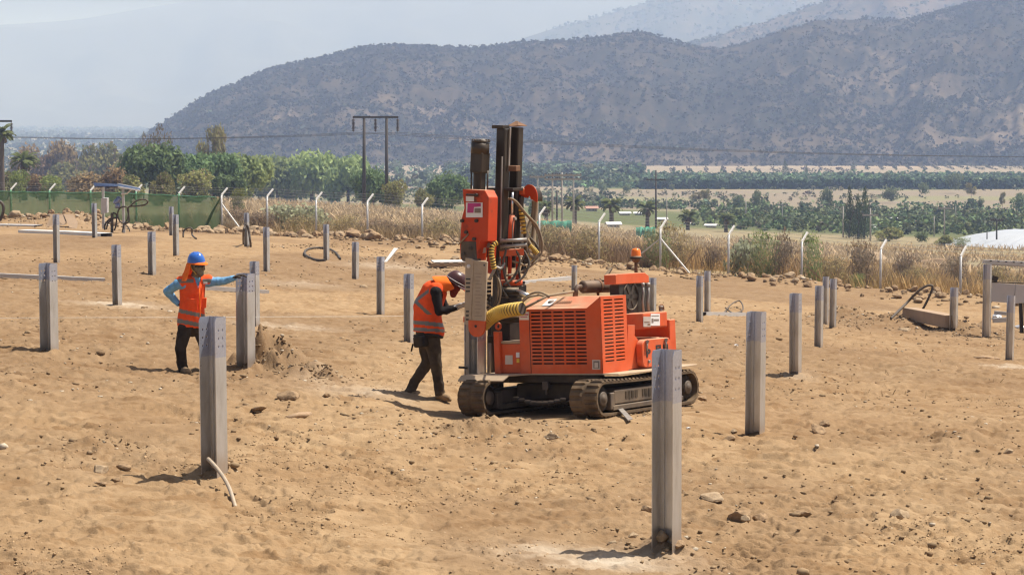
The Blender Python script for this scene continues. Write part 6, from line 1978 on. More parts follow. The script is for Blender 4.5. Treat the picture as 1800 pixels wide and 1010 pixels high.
sh, X = helmet(A(345, 461.5, -.01), (-.04, -.05, 1), (.80, -.60, 0), 'helmet_blue', w1_, 0.91)
fw = Vector((.80, -.60, 0)); sd_ = Vector((.6, .8, 0)); fc = A(347, 465, -.015)
mb = MB(); arc_ = [fc + fw*math.cos(a)*.107 + sd_*math.sin(a)*.092 for a in np.linspace(-1.2, 1.2, 9)]
for a, b in zip(arc_[:-1], arc_[1:]): mb.add([a+Vector((0, 0, .012)), b+Vector((0, 0, .012)), b-Vector((0, 0, .03)), a-Vector((0, 0, .03))], [(0, 1, 2, 3)], True)
mb.build('dark_glasses', M['goggles'], w1_)
def flapmesh(P0, rows, mat, parent, name='neck_cloth'):
    """rows: lists of points from the helmet edge down to the shoulders"""
    mb = MB(); n = len(rows[0]); vs = [p for r in rows for p in r]
    fs = [(j*n+k, j*n+k+1, (j+1)*n+k+1, (j+1)*n+k) for j in range(len(rows)-1) for k in range(n-1)]
    mb.add(vs, fs, True); o = mb.build(name, M[mat], parent)
    sl = o.modifiers.new('t', 'SOLIDIFY'); sl.thickness = .008; sb_ = o.modifiers.new('s', 'SUBSURF'); sb_.levels = 2; sb_.render_levels = 2
    return o
rows = []
for h, r0_, drop in ((0.0, .135, 0), (.33, .145, 1), (.66, .175, 2), (1.0, .215, 3)):
    row = []
    for k, a in enumerate(np.linspace(2.0, 2*math.pi-1.35, 12)):
        c = A(345 - 3*h, 462 + 31*h, .0)
        row.append(c + fw*math.cos(a)*r0_*(1.0 if h < .5 else .95) + sd_*math.sin(a)*r0_*.95 + Vector((0, 0, .012*math.sin(k*2.4+drop))))
    rows.append(row)
flapmesh(None, rows, 'flap', w1_)
mb = MB(); mb.tube([A(334, 460, -.06), A(337, 473, -.09), A(345, 482, -.10)], .006, 5); mb.build('chin_strap', M['yellow'], w1_)
mb = MB(); mb.box(A(361, 497, -.02), (.05, .01, .025)); mb.build('badge', M['white'], w1_)

# ---- operator bending over the measuring plate
g = G(775, 703); D2 = g.y - .05
w2_ = empty('person', (g.x, g.y, ground_at(g.x, g.y)))
tag(w2_, 'worker in dark helmet and orange vest bending to the plate of the machine', 'person')
def B(px, py, dd=0.0): return P(px, py, D2+dd)
hip = B(752, 592, .05); waist = B(751, 570, .05); mid = B(752, 540, .06); ch_ = B(762, 515, .06); neck = B(776, 499, .06)
shR, elR, wrR = B(766, 513, -.13), B(772, 547, -.17), B(799, 541, -.10)
shL, elL, wrL = B(770, 513, .22), B(783, 545, .24), B(803, 540, .15)
hipA, kneeA, ankA = B(748, 596, .12), B(752, 636, .12), B(724, 678, .12)     # rear leg
hipB, kneeB, ankB = B(760, 597, -.03), B(766, 637, -.06), B(772, 682, -.02)  # front leg
caps = [(hip, waist, .155, .145, 'trousers'), (waist, mid, .15, .165, 'top'), (mid, ch_, .165, .150, 'top'), (ch_, neck, .14, .07, 'top'), (shR, shL, .075, .075, 'top'),
        (neck, B(788, 499, .05), .06, .06, 'mask'), (B(795, 498, .05), B(798, 502, .05), .098, .095, 'mask'), (B(799, 508, .05), B(797, 517, .05), .06, .048, 'mask'), (B(806, 508, .05), B(807, 510, .05), .016, .018, 'mask'),
        (shR, elR, .072, .058, 'top'), (elR, wrR, .056, .040, 'top'), (shL, elL, .07, .056, 'top'), (elL, wrL, .055, .04, 'top'),
        (hipA, kneeA, .108, .082, 'trousers'), (kneeA, ankA, .080, .062, 'trousers'), (B(729, 670, .12), B(722, 686, .12), .068, .072, 'trousers'),
        (hipB, kneeB, .106, .080, 'trousers'), (kneeB, ankB, .078, .062, 'trousers'), (B(771, 674, -.03), B(773, 688, -.02), .068, .072, 'trousers'),
        (B(713, 692, .12), B(729, 695, .07), .052, .05, 'boot'), (B(710, 697, .12), B(732, 699, .06), .034, .032, 'boot'),
        (B(772, 695, -.02), B(786, 698, -.06), .052, .047, 'boot'), (B(770, 700, -.01), B(790, 702, -.07), .034, .032, 'boot')]
caps += hand(wrR, B(822, 531, -.06)-wrR, (0.2, -.6, -.6), .12, 'glove', 1.05)
caps += hand(wrL, B(822, 533, .12)-wrL, (0.2, -.6, -.6), .2, 'glove', 1.05)
finish(blob(caps, .0095, 5), 'body', caps, ['top', 'trousers', 'mask', 'glove', 'boot'], {'top': 'black_top', 'trousers': 'trousers2', 'mask': 'mask_red', 'glove': 'glove_light', 'boot': 'boot'}, w2_, wrinkle=.007)
vc = [(B(754, 582, .05), B(752, 566, .05), .205, .190, 'v', (0, 1, 0), .92), (waist, mid, .185, .190, 'v', (0, 1, 0), .92), (mid, ch_, .190, .172, 'v'), (ch_, B(773, 502, .06), .165, .10, 'v'), (B(767, 508, -.06), B(769, 508, .18), .095, .095, 'v')]
def stripe2(c):
    x, y = pxof(c)
    if y > 553: return abs(y - (566 + (x-728)*0.10)) < 3.6 or abs(y - (578 + (x-728)*0.06)) < 2.8
    return abs(y - (530 + (x-731)*0.95 + 0)) < 4.2 and x < 762 or (abs((y-521) + (x-740)*0.75) < 3.4 and x < 754)
def keep2(c):
    x, y = pxof(c)
    if y > 582 + (x-728)*0.16: return False
    if c[1] < D2+.02 and ((x-769)/9.5)**2 + ((y-519)/14)**2 < 1: return False       # arm hole
    return True
garment('safety_vest', vc, 'vest', w2_, keep2, stripe2)
upv = Vector((.50, 0, .87)); fwv = Vector((.80, -.12, -.55))
sh, X = helmet(B(800, 497, .05), upv, fwv, 'helmet_maroon', w2_, 1.0)
sdv = fwv.normalized().cross(upv).normalized()
mb = MB(); arc_ = []
for a in np.linspace(0, 2*math.pi, 22): arc_.append(X(.137*math.cos(a), .116*math.sin(a), .03))
mb.tube(arc_, .004, 5, caps=False); mb.build('helmet_band', M['white'], sh)
fwn = (fwv-upv.normalized()*fwv.dot(upv.normalized())).normalized()
mb = MB(); vs = [X(.20, .08, -.03), X(.215, .0, -.034), X(.20, -.08, -.03), X(.15, -.10, -.012), X(.155, 0, -.015), X(.15, .10, -.012)]
mb.prism(vs, upv*-.006); mb.build('brim_lining', M['flap'], sh)
rows = []
for h in (0, .33, .66, 1.0):
    row = []
    c = B(796, 499, .05).lerp(B(771, 503, .06), h)
    for k, a in enumerate(np.linspace(-2.15, 2.15, 12)):
        rr_ = .125 + .035*h
        up2 = Vector((-.55, 0, .83)); out = (up2*math.cos(a) + Vector((0, -1, 0))*math.sin(a))
        row.append(c + out*rr_*(1+.05*math.sin(k*2.2+h*5)))
    rows.append(row)
flapmesh(None, rows, 'flap', w2_)
mb = MB(); mb.bar(B(731, 600, -.10), B(749, 599, -.17), .17, .15); po_ = mb.build('waist_pouch', M['pouch'], w2_, bevel=.03, seg=3)
mb = MB(); mb.tube([B(736, 590, -.10), B(752, 588, -.16), B(770, 590, -.12), B(777, 592, .04), B(765, 592, .2), B(740, 590, .22), B(729, 590, .06), B(736, 590, -.10)], .022, 6, caps=False); mb.build('belt', M['pouch'], w2_)
mb = MB(); mb.tube([B(726, 604, -.08), B(724.5, 610, -.09), B(723, 617, -.08)], .012, 5); mb.build('strap_end', M['pouch'], po_)
# ------------------------------------------------------------------ vegetation
def crown_mesh(name, seed, lobes, n, leaf, base, var=0.25, droop=0.0, fill=0.35, aspect=0.6, dead=0.0, flat=0.0):
    """leaf-clump faces spread over and through the lobes; lobes: (x, y, z, rx, ry, rz, weight)"""
    rng = np.random.default_rng(seed)
    wts = np.array([l[6] if len(l) > 6 else l[3]*l[5] for l in lobes]); wts = wts/wts.sum()
    cnt = rng.multinomial(n, wts)
    C, Nn, Tn, S = [], [], [], []
    for l, m in zip(lobes, cnt):
        d = rng.normal(size=(m, 3)); d /= np.linalg.norm(d, axis=1)[:, None]
        rad = np.where(rng.random(m) < fill, rng.random(m)**0.5, 0.86 + 0.22*rng.random(m)**1.5)
        lump = 1 + 0.20*np.sin(d[:, 0]*5.1+seed)*np.sin(d[:, 1]*4.7+2*seed)*np.cos(d[:, 2]*4.3) + 0.16*rng.normal(size=m)*0.5
        p = d*(rad*lump)[:, None]*np.array(l[3:6]) + np.array(l[:3])
        C.append(p); Nn.append(d); Tn.append(np.full(m, rng.uniform(-1, 1))); S.append(rng.uniform(.6, 1.25, m))
    C = np.vstack(C); Nn = np.vstack(Nn); Tn = np.concatenate(Tn); S = np.concatenate(S)
    m = len(C)
    nn = Nn*0.7 + rng.normal(size=(m, 3))*0.75; nn /= np.linalg.norm(nn, axis=1)[:, None]
    t = np.cross(nn, np.array([0, 0, 1.0]) + rng.normal(size=(m, 3))*(0.25 if droop else 0.8)); t /= np.linalg.norm(t, axis=1)[:, None] + 1e-9
    b = np.cross(nn, t)
    hx = (leaf*S*aspect)[:, None]*t; hy = (leaf*S)[:, None]*b
    C2 = C - np.array([0, 0, 1.0])*droop*leaf*rng.random(m)[:, None]
    V = np.stack([C2-hx*0.5-hy, C2+hx-hy*0.15, C2+hx*0.25+hy, C2-hx-hy*-0.1], 1).reshape(-1, 3)
    Fq = np.arange(m*4).reshape(-1, 4)
    col = np.array(base)[None, :]*(1 + var*Tn*0.6 + var*rng.normal(size=m)*0.45)[:, None]
    warm = (rng.random(m)*0.5+0.5*Tn*.5)[:, None]
    col = col*(1 + np.array([.18, .05, -.1])[None, :]*warm)
    if dead: 
        dd = rng.random(m) < dead; col[dd] = np.array((.13, .10, .065))*rng.uniform(.7, 1.2, dd.sum())[:, None]
    col = np.clip(col, .008, .6)
    me = np_mesh(name, V, Fq, M['leaf'], colors=np.repeat(col, 4, 0), link_it=False).data
    return me

def lobes_round(seed, k=8, w=1.0, h=1.0, z0=.25):
    r = random.Random(seed); out = []
    for i in range(k):
        a = r.uniform(0, 6.28); q = r.uniform(.1, .30)*w; z = r.uniform(z0+.18, .80)
        s = r.uniform(.17, .27)
        out.append((q*math.cos(a), q*math.sin(a), z*h, s*w*1.1, s*w*1.1, s*h*.9))
    out.append((0, 0, .5*h, .3*w, .3*w, .30*h))
    return out
def lobes_hang(seed, k=11, w=1.0):
    """weeping rounded crown that comes almost to the ground"""
    r = random.Random(seed); out = [(0, 0, .62, .36*w, .36*w, .32)]
    for i in range(k):
        a = 6.28*i/k + r.uniform(-.3, .3); q = r.uniform(.22, .38)*w; z = r.uniform(.32, .72)
        out.append((q*math.cos(a), q*math.sin(a), z, r.uniform(.12, .2)*w, r.uniform(.12, .2)*w, r.uniform(.2, .3)))
    return out
def lobes_open(seed, k=7, w=1.0):
    r = random.Random(seed); out = []
    for i in range(k):
        a = r.uniform(0, 6.28); q = r.uniform(.05, .36)*w; z = r.uniform(.45, .92)
        s = r.uniform(.09, .16); out.append((q*math.cos(a), q*math.sin(a), z, s*w*1.2, s*w*1.2, s*.85))
    return out
def lobes_spire(seed, w=.9):
    r = random.Random(seed); out = []
    for i in range(12):
        z = .06+.9*i/11; ww = w*(1-.75*(i/11)**1.6)*r.uniform(.8, 1.1); out.append((r.uniform(-.03, .03), r.uniform(-.03, .03), z, ww*.5, ww*.5, .09))
    return out
GREEN = (.075, .115, .045); OLIVE = (.15, .155, .065); BROWN = (.17, .125, .075); DARK = (.045, .062, .034); EUC = (.15, .145, .075); LIME = (.11, .13, .045)
CR = {
 'pepper': [crown_mesh('crown', 10+k, lobes_hang(10+k), 4600, .050, (.165, .205, .09), .24, droop=1.5, fill=.25, aspect=.55) for k in range(3)],
 'pepper_dark': [crown_mesh('crown', 20+k, lobes_hang(20+k, 12), 4600, .046, (.085, .125, .06), .28, droop=1.0, fill=.25, aspect=.5) for k in range(2)],
 'bushy': [crown_mesh('crown', 30+k, lobes_round(30+k, 9, 1.0, 1.0, .05), 3000, .046, OLIVE, .3, fill=.3, dead=.12) for k in range(2)],
 'brown': [crown_mesh('crown', 40+k, lobes_round(40+k, 8, 1.0, 1.0, .05), 2600, .046, BROWN, .3, fill=.4, dead=.4) for k in range(2)],
 'euca': [crown_mesh('crown', 50+k, lobes_open(50+k, 11), 1900, .042, EUC, .25, droop=1.0, fill=.5, aspect=.45, dead=.12) for k in range(2)],
 'thin': [crown_mesh('crown', 55+k, lobes_open(55+k, 12, 1.0), 800, .028, (.14, .13, .09), .3, fill=.6, aspect=.5, dead=.5) for k in range(1)],
 'spire': [crown_mesh('crown', 60+k, lobes_spire(60+k), 1500, .032, DARK, .25, fill=.4) for k in range(2)],
 'round': [crown_mesh('crown', 70+k, lobes_round(70+k, 8, 1.0, 1.0, .1), 700, .062, (.095, .12, .07), .28, fill=.3) for k in range(3)],
 'lime': [crown_mesh('crown', 80, lobes_round(80, 8, 1.0, 1.0, .02), 1400, .04, LIME, .25, fill=.3)],
 'shrub': [crown_mesh('crown', 90+k, lobes_round(90+k, 9, 1.1, .9, -.15), 1500, .045, (.16, .12, .085), .3, fill=.6, aspect=.3, dead=.4) for k in range(2)],
 'shrub_green': [crown_mesh('crown', 95+k, lobes_round(95+k, 9, 1.0, .9, -.15), 1500, .04, (.13, .165, .07), .3, fill=.5, aspect=.35, dead=.08) for k in range(2)],
 'shrub_olive': [crown_mesh('crown', 98+k, lobes_round(98+k, 9, 1.1, .9, -.15), 1500, .042, (.20, .165, .085), .3, fill=.6, aspect=.3, dead=.2) for k in range(2)],
 'cactus': [crown_mesh('crown', 103, lobes_round(103, 10, 1.2, .8, -.15), 700, .06, (.24, .26, .17), .25, fill=.5, aspect=.8, dead=.15)],
}
M['bark'] = simple('grey_brown_bark', (0.10, 0.075, 0.055), 0.95, var=.3, nscale=4, stretch=(3, 3, .6))
def trunk_mesh(seed, split=.35, r=.035, nb=5, bare=False):
    rr_ = random.Random(seed); mb = MB()
    top = Vector((rr_.uniform(-.04, .04), rr_.uniform(-.04, .04), split))
    mb.tube([(0, 0, -.06), (rr_.uniform(-.01, .01), 0, split*.5), top], [r*1.25, r, r*.8], 7)
    for k in range(nb):
        a = 6.28*k/nb + rr_.uniform(-.4, .4); q = rr_.uniform(.12, .3)
        e = Vector((math.cos(a)*q, math.sin(a)*q, rr_.uniform(.6, .85))); m_ = top.lerp(e, .5) + Vector((math.cos(a)*.03, math.sin(a)*.03, -.02))
        mb.tube([top, m_, e], [r*.6, r*.4, r*.12], 5)
        if bare:
            for q2 in range(3):
                s_ = m_.lerp(e, rr_.random()); mb.tube([s_, s_+Vector((rr_.uniform(-.1, .1), rr_.uniform(-.1, .1), rr_.uniform(.05, .18)))], [r*.25, r*.06], 4)
    return mb.build('trunk', M['bark'], link_it=False).data
TR = [trunk_mesh(k) for k in range(4)]; TRT = [trunk_mesh(10+k, .45, .018, 7, True) for k in range(2)]
_rt = random.Random(5)
def tree(px, ybase, ytop, wpx, kind, label, group=None, name='tree', cat='tree', ddist=None, trunk=True):
    """ybase: where its foot meets the ground in the photograph"""
    if ddist is None:
        g = G(px, ybase, 100); x, y = g.x, g.y
    else:
        r_ = ray(px, 300); x, y = r_.x*ddist, ddist
    z = ground_at(x, y)
    top = P(px, ytop, y).z; h = max(0.3, top-z)
    w = wpx*y/F_PX
    me = _rt.choice(CR[kind])
    e = empty(name, (x, y, z), _rt.uniform(0, 6.28)); tag(e, label, cat, group)
    c = bpy.data.objects.new('crown', me); link(c, e); c.scale = (w*.98, w*.98, h*1.0)
    if trunk:
        t = bpy.data.objects.new('trunk', _rt.choice(TRT if kind in ('euca', 'thin') else TR)); link(t, e); t.scale = (max(w*.8, h*.5), max(w*.8, h*.5), h)
    return e
PG = 'pepper trees along the dirt track'
for a in [(265, 354, 247, 130, 'pepper_dark', 'big dark green pepper tree left of the pylons'), (332, 354, 266, 100, 'pepper_dark', 'dark green pepper tree second from the left in the row'), (376, 354, 262, 100, 'pepper_dark', 'pepper tree in the row under the tall olive topped tree'),
          (425, 355, 266, 104, 'pepper', 'pepper tree in the middle of the row with shaded foot'), (488, 355, 268, 108, 'pepper', 'pale rounded weeping pepper tree right of the row middle'), (548, 356, 258, 112, 'pepper', 'tallest pale weeping pepper tree left of the pylon'),
          (612, 358, 268, 96, 'pepper', 'pepper tree directly left of the pylon poles'), (588, 354, 284, 60, 'bushy', 'olive brown bush tree squeezed between the pepper trees'), (656, 364, 292, 80, 'pepper_dark', 'low pepper tree standing between the pylon poles'), (694, 370, 318, 50, 'bushy', 'low bush right of the pylon poles'),
          (455, 353, 290, 70, 'pepper_dark', 'shaded tree filling the gap right of the row middle'), (520, 354, 292, 64, 'pepper_dark', 'shaded tree left of the tallest pepper tree'), (345, 356, 300, 70, 'bushy', 'olive undergrowth tree below the second pepper tree'), (400, 357, 306, 70, 'pepper_dark', 'low shaded tree below the row left of its middle')]:
    tree(*a, group=PG)
BG = 'trees behind the green screen'
for a in [(80, 345, 262, 70, 'brown', 'dry brown tree right of the drooping palm'), (155, 345, 252, 70, 'bushy', 'olive tree with ragged top behind the grey control box'), (225, 346, 268, 60, 'brown', 'brown tree touching the big dark pepper tree'), (150, 354, 300, 80, 'brown', 'low brown thicket behind the solar panel'), (230, 358, 305, 60, 'bushy', 'low olive bush behind the control stand'), (95, 354, 308, 60, 'lime', 'yellow green shrub left of the solar panel'), (45, 345, 250, 75, 'brown', 'brown dry tree behind the green screen near the palms'), (120, 345, 235, 75, 'brown', 'tall brown tree with bare twigs behind the green screen'), (120, 350, 282, 85, 'bushy', 'dark green bush tree behind the green screen'),
          (185, 348, 248, 80, 'bushy', 'olive tree left of the big dark pepper tree'), (195, 354, 290, 70, 'brown', 'brown thicket left of the big dark pepper tree'), (35, 356, 298, 40, 'lime', 'bright yellow green bush near the left edge'), (70, 352, 300, 60, 'brown', 'brown thicket behind the green screen'),
          (285, 362, 300, 52, 'bushy', 'grey olive bush in front of the big dark pepper tree'), (8, 352, 300, 50, 'bushy', 'olive bush at the foot of the left palm')]:
    tree(*a, group=BG)
tree(278, 345, 214, 56, 'thin', 'tall thin crowned bare looking tree above the dark pepper tree', ddist=430)
tree(252, 345, 228, 30, 'thin', 'small wispy tree left of the tall thin crowned tree', ddist=430)
tree(371, 345, 224, 60, 'euca', 'tall tree with olive brown topped crown above the pepper row', ddist=420)
tree(385, 345, 236, 30, 'euca', 'lower right neighbour of the tall olive brown crown', ddist=422)
tree(-30, 348, 262, 60, 'brown', 'brown tree at the left edge behind the palm', BG)
tree(785, 374, 302, 88, 'pepper_dark', 'dark green round tree left of the mast', ddist=360)
tree(795, 374, 295, 40, 'round', 'greyish tree top behind the dark round tree left of the mast', ddist=480)
tree(745, 374, 330, 40, 'bushy', 'low bush left of the dark round tree by the mast', ddist=355)
tree(417, 372, 330, 32, 'lime', 'bright green bush beside the reddish mound behind the fence', ddist=190)
tree(945, 385, 350, 40, 'pepper_dark', 'dark bush behind the hose guide of the mast', ddist=380)

# palms
def frond_mesh(seed, n=34, drop=1.0, col=(.075, .085, .035), dead=8):
    rng = np.random.default_rng(seed); V, Fq, C = [], [], []
    def frond(az, el, L, c, wdt):
        k = 7; pts = []
        for i in range(k+1):
            f = i/k; a = el - f*f*drop*1.3
            pts.append(((pts[-1][0] + L/k*math.cos(a)) if pts else .0, (pts[-1][1] + L/k*math.sin(a)) if pts else .0))
        ca, sa = math.cos(az), math.sin(az)
        for i in range(1, k):
            r0_, z0_ = pts[i]; r1_, z1_ = pts[i+1]
            for sgn in (-1, 1):
                w_ = wdt*math.sin(math.pi*(i+.6)/(k+1))
                b = len(V)
                for (r_, z_, o) in ((r0_, z0_, 0), (r1_, z1_, 0), (r1_+.04, z1_-w_*.5, w_), (r0_+.05, z0_-w_*.5, w_)):
                    V.append((r_*ca - sgn*o*sa, r_*sa + sgn*o*ca, z_)); C.append(np.array(c)*rng.uniform(.75, 1.2))
                Fq.append((b, b+1, b+2, b+3))
    for q in range(n): frond(rng.uniform(0, 6.28), rng.uniform(-.15, 1.35), rng.uniform(.85, 1.1), col, .17)
    for q in range(dead): frond(rng.uniform(0, 6.28), rng.uniform(-1.2, -.5), rng.uniform(.5, .8), (.12, .09, .055), .14)
    return np_mesh('fronds', np.array(V), np.array(Fq), M['leaf'], colors=np.array(C), link_it=False).data
FRM = [frond_mesh(k) for k in range(3)]
_pt = MB(); _pt.tube([(0, 0, -.1), (.01, 0, .5), (0, 0, 1.0)], [.62, .5, .6], 9); PTM = _pt.build('trunk', M['bark'], link_it=False).data
def palm(px, ybase, ytop, wpx, label, group='palm trees below the fence', ddist=None, cy=None):
    if ddist is None: g = G(px, ybase, 150); x, y = g.x, g.y
    else: r_ = ray(px, 300); x, y = r_.x*ddist, ddist
    z = ground_at(x, y); w = wpx*y/F_PX/2
    c = P(px, cy or (ytop + (wpx*.36)), y).z
    e = empty('palm_tree', (x, y, z), _rt.uniform(0, 6)); tag(e, label, 'palm tree', group)
    t = bpy.data.objects.new('trunk', PTM); link(t, e); t.scale = (w*.30, w*.30, max(.5, c-z))
    f = bpy.data.objects.new('fronds', _rt.choice(FRM)); link(f, e); f.location = (0, 0, c-z); f.scale = (w, w, w*.9)
for a in [(1010, 396, 340, 50, 'palm behind the concrete poles of the transformer group'), (1075, 397, 343, 50, 'tallest palm with broad crown left of the dark wooden pole'), (1138, 400, 351, 44, 'palm touching the dark wooden pole'), (1209, 404, 366, 42, 'short palm right of the dark wooden pole'),
          (1276, 408, 370, 40, 'small palm above the fence post right of the braces'), (960, 392, 350, 44, 'dark palm half hidden by the hose guide')]: palm(*a)
palm(3, 345, 215, 62, 'tall shaggy palm at the left edge', 'palms at the left edge', ddist=300, cy=236)
palm(42, 345, 262, 62, 'lower palm with drooping fronds beside the left edge palm', 'palms at the left edge', ddist=320, cy=283)

# cypresses and the scattered trees of the valley
for a in [(1493, 418, 330, 26, 'spire', 'left one of the dark cypresses, leaning a little'), (1519, 420, 332, 32, 'spire', 'right and fullest one of the dark cypresses'), (1508, 420, 345, 28, 'spire', 'middle dark cypress between the two taller ones')]: tree(*a, group='dark cypresses in the valley')
VG = 'trees scattered over the valley terraces'
vt = [(1562, 424, 398, 58, 'bushy', 'olive round bush tree right of the cypresses'), (1380, 310, 283, 18, 'spire', 'dark tree alone on the tan field under the hill'), (1417, 310, 290, 10, 'spire', 'small dark tree right of the lone one on the tan field'), (1558, 326, 300, 20, 'round', 'dark round tree on the green belt under the hill'),
      (1678, 340, 303, 34, 'round', 'broad dark tree at the upper right of the orchard belt'), (1707, 352, 322, 22, 'euca', 'slender tree right of the broad dark tree'), (1622, 345, 320, 24, 'round', 'dark tree on the hedge line left of the broad one'), (1563, 357, 325, 36, 'round', 'round grey green tree below the hedge line'),
      (1452, 366, 326, 24, 'round', 'dark tree on the terrace left of the cypresses'), (1459, 368, 336, 18, 'spire', 'dark slim tree beside the terrace tree left of the cypresses'), (1328, 372, 330, 26, 'round', 'dark tree on the terrace above the small palm'), (1297, 368, 342, 28, 'round', 'grey round tree on the terrace above the small palm'),
      (1255, 364, 348, 14, 'round', 'small dark tree on the terrace'), (1240, 362, 330, 20, 'euca', 'bare looking tree on the terrace'), (1225, 358, 338, 24, 'euca', 'pale tree on the terrace right of the dark pole'), (1790, 374, 335, 34, 'round', 'dark tree at the right edge above the reservoir'), (1762, 370, 338, 14, 'euca', 'slender tree near the right edge'),
      (1724, 372, 348, 14, 'round', 'small tree on the terrace near the right edge'), (1060, 338, 316, 20, 'round', 'dark tree above the palms in the valley'), (1100, 340, 322, 16, 'round', 'smaller dark tree above the palms in the valley'), (985, 312, 288, 14, 'round', 'left dark tree at the foot of the hill above the mast'), (1003, 312, 290, 18, 'round', 'right dark tree at the foot of the hill above the mast'),
      (1035, 314, 286, 26, 'euca', 'grey feathery tree at the foot of the hill'), (1125, 308, 290, 18, 'round', 'dark tree at the foot of the hill above the dark pole'), (1190, 330, 318, 20, 'round', 'round tree on the belt right of the dark pole'), (1180, 336, 322, 14, 'round', 'small round tree right of the dark pole'), (1345, 330, 318, 16, 'round', 'round tree on the hedge line above the small palm'),
      (1620, 430, 405, 30, 'round', 'dark bush near the reservoir embankment'), (1690, 434, 414, 50, 'shrub_green', 'dark green shrub before the reservoir bank'), (1660, 432, 412, 36, 'bushy', 'olive shrub before the reservoir bank'), (1755, 330, 312, 22, 'round', 'tree in the belt at upper right'), (1788, 328, 308, 22, 'round', 'tree in the belt at the right edge')]
for a in vt: tree(*a, group=VG, trunk=a[4] in ('euca', 'bushy'))

# orchards and scrub of the valley: uncountable low crowns
def scatter_bushes(name, label, pts, sizes, base, var, seed, tall=1.0, sub=1, kind='stuff', leafn=0, sc=1.0, q=14):
    # each bush is a ragged clump of small leaf faces
    rng = np.random.default_rng(seed); n = len(pts); m = q
    d = rng.normal(size=(n, m, 3)); d /= np.linalg.norm(d, axis=2)[:, :, None]
    d *= (0.55+0.5*rng.random((n, m, 1)))
    wid = rng.uniform(.8, 1.25, (n, 1, 1)); hgt = tall*rng.uniform(.7, 1.3, (n, 1, 1))
    ctr = d*sizes[:, None, None]*0.5*np.concatenate([wid, wid, hgt], 2)
    ctr = ctr + np.stack([pts[:, 0], pts[:, 1], pts[:, 2]+sizes*tall*.36], 1)[:, None, :]
    t = rng.normal(size=(n, m, 3)); t[:, :, 2] *= .4; t /= np.linalg.norm(t, axis=2)[:, :, None]
    nn = d + .6*rng.normal(size=(n, m, 3)); b = np.cross(nn, t); b /= np.linalg.norm(b, axis=2)[:, :, None]+1e-9
    ls = (sizes[:, None, None]*(1.05/math.sqrt(m)))*rng.uniform(.7, 1.5, (n, m, 1))
    V = np.stack([ctr-t*ls*.5-b*ls*.5, ctr+t*ls*.6-b*ls*.2, ctr+t*ls*.2+b*ls*.6, ctr-t*ls*.6+b*ls*.15], 2)
    Fq = np.arange(n*m*4).reshape(-1, 4)
    c = np.array(base)[None, None]*(1+var*rng.normal(size=(n, 1, 1)))*(1+.22*rng.normal(size=(n, m, 1)))*(1+.08*rng.normal(size=(n, 1, 3)))
    col = np.repeat(np.clip(c, .008, .5).reshape(-1, 3), 4, 0)
    o = np_mesh(name, V.reshape(-1, 3), Fq, M['bushes'], smooth=False, colors=col)
    tag(o, label, kind=kind); return o
M['bushes'] = leaf_mat('bush_foliage', 0.15, lo=1.55, hi=1.55)
def field(n, t0, t1, d0, d1, seed, rows=None, clump=None):
    rng = np.random.default_rng(seed)
    if rows:
        xs, ys = [], []
        y = d0
        while y < d1:
            x = np.arange(t0*y, t1*y, rows[0]); xs.append(x + rng.normal(0, .4, len(x))); ys.append(np.full(len(x), y) + rng.normal(0, .4, len(x))); y += rows[1]
        x, y = np.concatenate(xs), np.concatenate(ys)
    else:
        y = np.sqrt(rng.random(n)*(d1*d1-d0*d0)+d0*d0); t = rng.uniform(t0, t1, n); x = t*y
    if clump:
        k = fbm(x*clump[0], y*clump[0]*1.5, seed+3, 4) > clump[1]; x, y = x[k], y[k]
    return np.stack([x, y, gz(x, y, False)], 1)
def dd_(n, a, b, seed): return np.random.default_rng(seed).uniform(a, b, n)
p_ = field(0, .085, .30, 425, 585, 1, rows=(3.6, 6.0)); k = fbm(p_[:, 0]*.02, p_[:, 1]*.02, 9, 3) + np.clip((p_[:, 0]/p_[:, 1]-.085)*12, 0, .6) > .05; p_ = p_[k]
scatter_bushes('orchard', 'rows of green orchard trees filling the valley floor', p_, dd_(len(p_), 2.0, 3.4, 2), (.075, .098, .05), .28, 3, .95, q=26)
p_ = field(0, .03, .30, 905, 1190, 4, rows=(4.8, 9.0)); scatter_bushes('orchard', 'belt of darker green orchard under the hill', p_, dd_(len(p_), 3.0, 4.8, 5), (.065, .098, .052), .25, 6, .9)
p_ = field(0, .06, .30, 884, 892, 44, rows=(2.2, 3)); scatter_bushes('hedge_row', 'dark straight hedge line along the terrace edge', p_, dd_(len(p_), 4.2, 5.2, 45), (.022, .033, .022), .1, 46, 1.0)
p_ = field(900, -.10, .30, 600, 880, 7, clump=(.012, .0)); scatter_bushes('scrub', 'scattered scrub on the tan valley terraces', p_, dd_(len(p_), .9, 2.8, 8), (.10, .10, .065), .3, 9, .8, q=22)
p_ = field(420, .03, .30, 585, 640, 17, clump=(.02, -.1)); scatter_bushes('scrub', 'green bushes along the near edge of the terraces', p_, dd_(len(p_), 2.0, 4.0, 18), (.07, .092, .05), .3, 19, .9, q=30)
p_ = field(700, -.09, .045, 560, 1150, 10, clump=(.01, .08)); scatter_bushes('scrub', 'bushes and hedges behind the mast in the valley', p_, dd_(len(p_), 2.5, 6, 11), (.075, .092, .058), .3, 12, .9, q=30)
p_ = field(1300, -.03, .06, 930, 1330, 13, clump=(.006, -.05)); scatter_bushes('scrub', 'green trees massed at the foot of the hill behind the mast', p_, dd_(len(p_), 4, 9, 14), (.065, .085, .055), .3, 15, 1.0, q=30)
p_ = field(0, .16, .30, 1420, 1640, 20, rows=(9.5, 16)); scatter_bushes('young_orchard', 'dotted rows of young trees on the tan field', p_, dd_(len(p_), 1.6, 2.8, 21), (.06, .06, .04), .25, 22, 1.0)
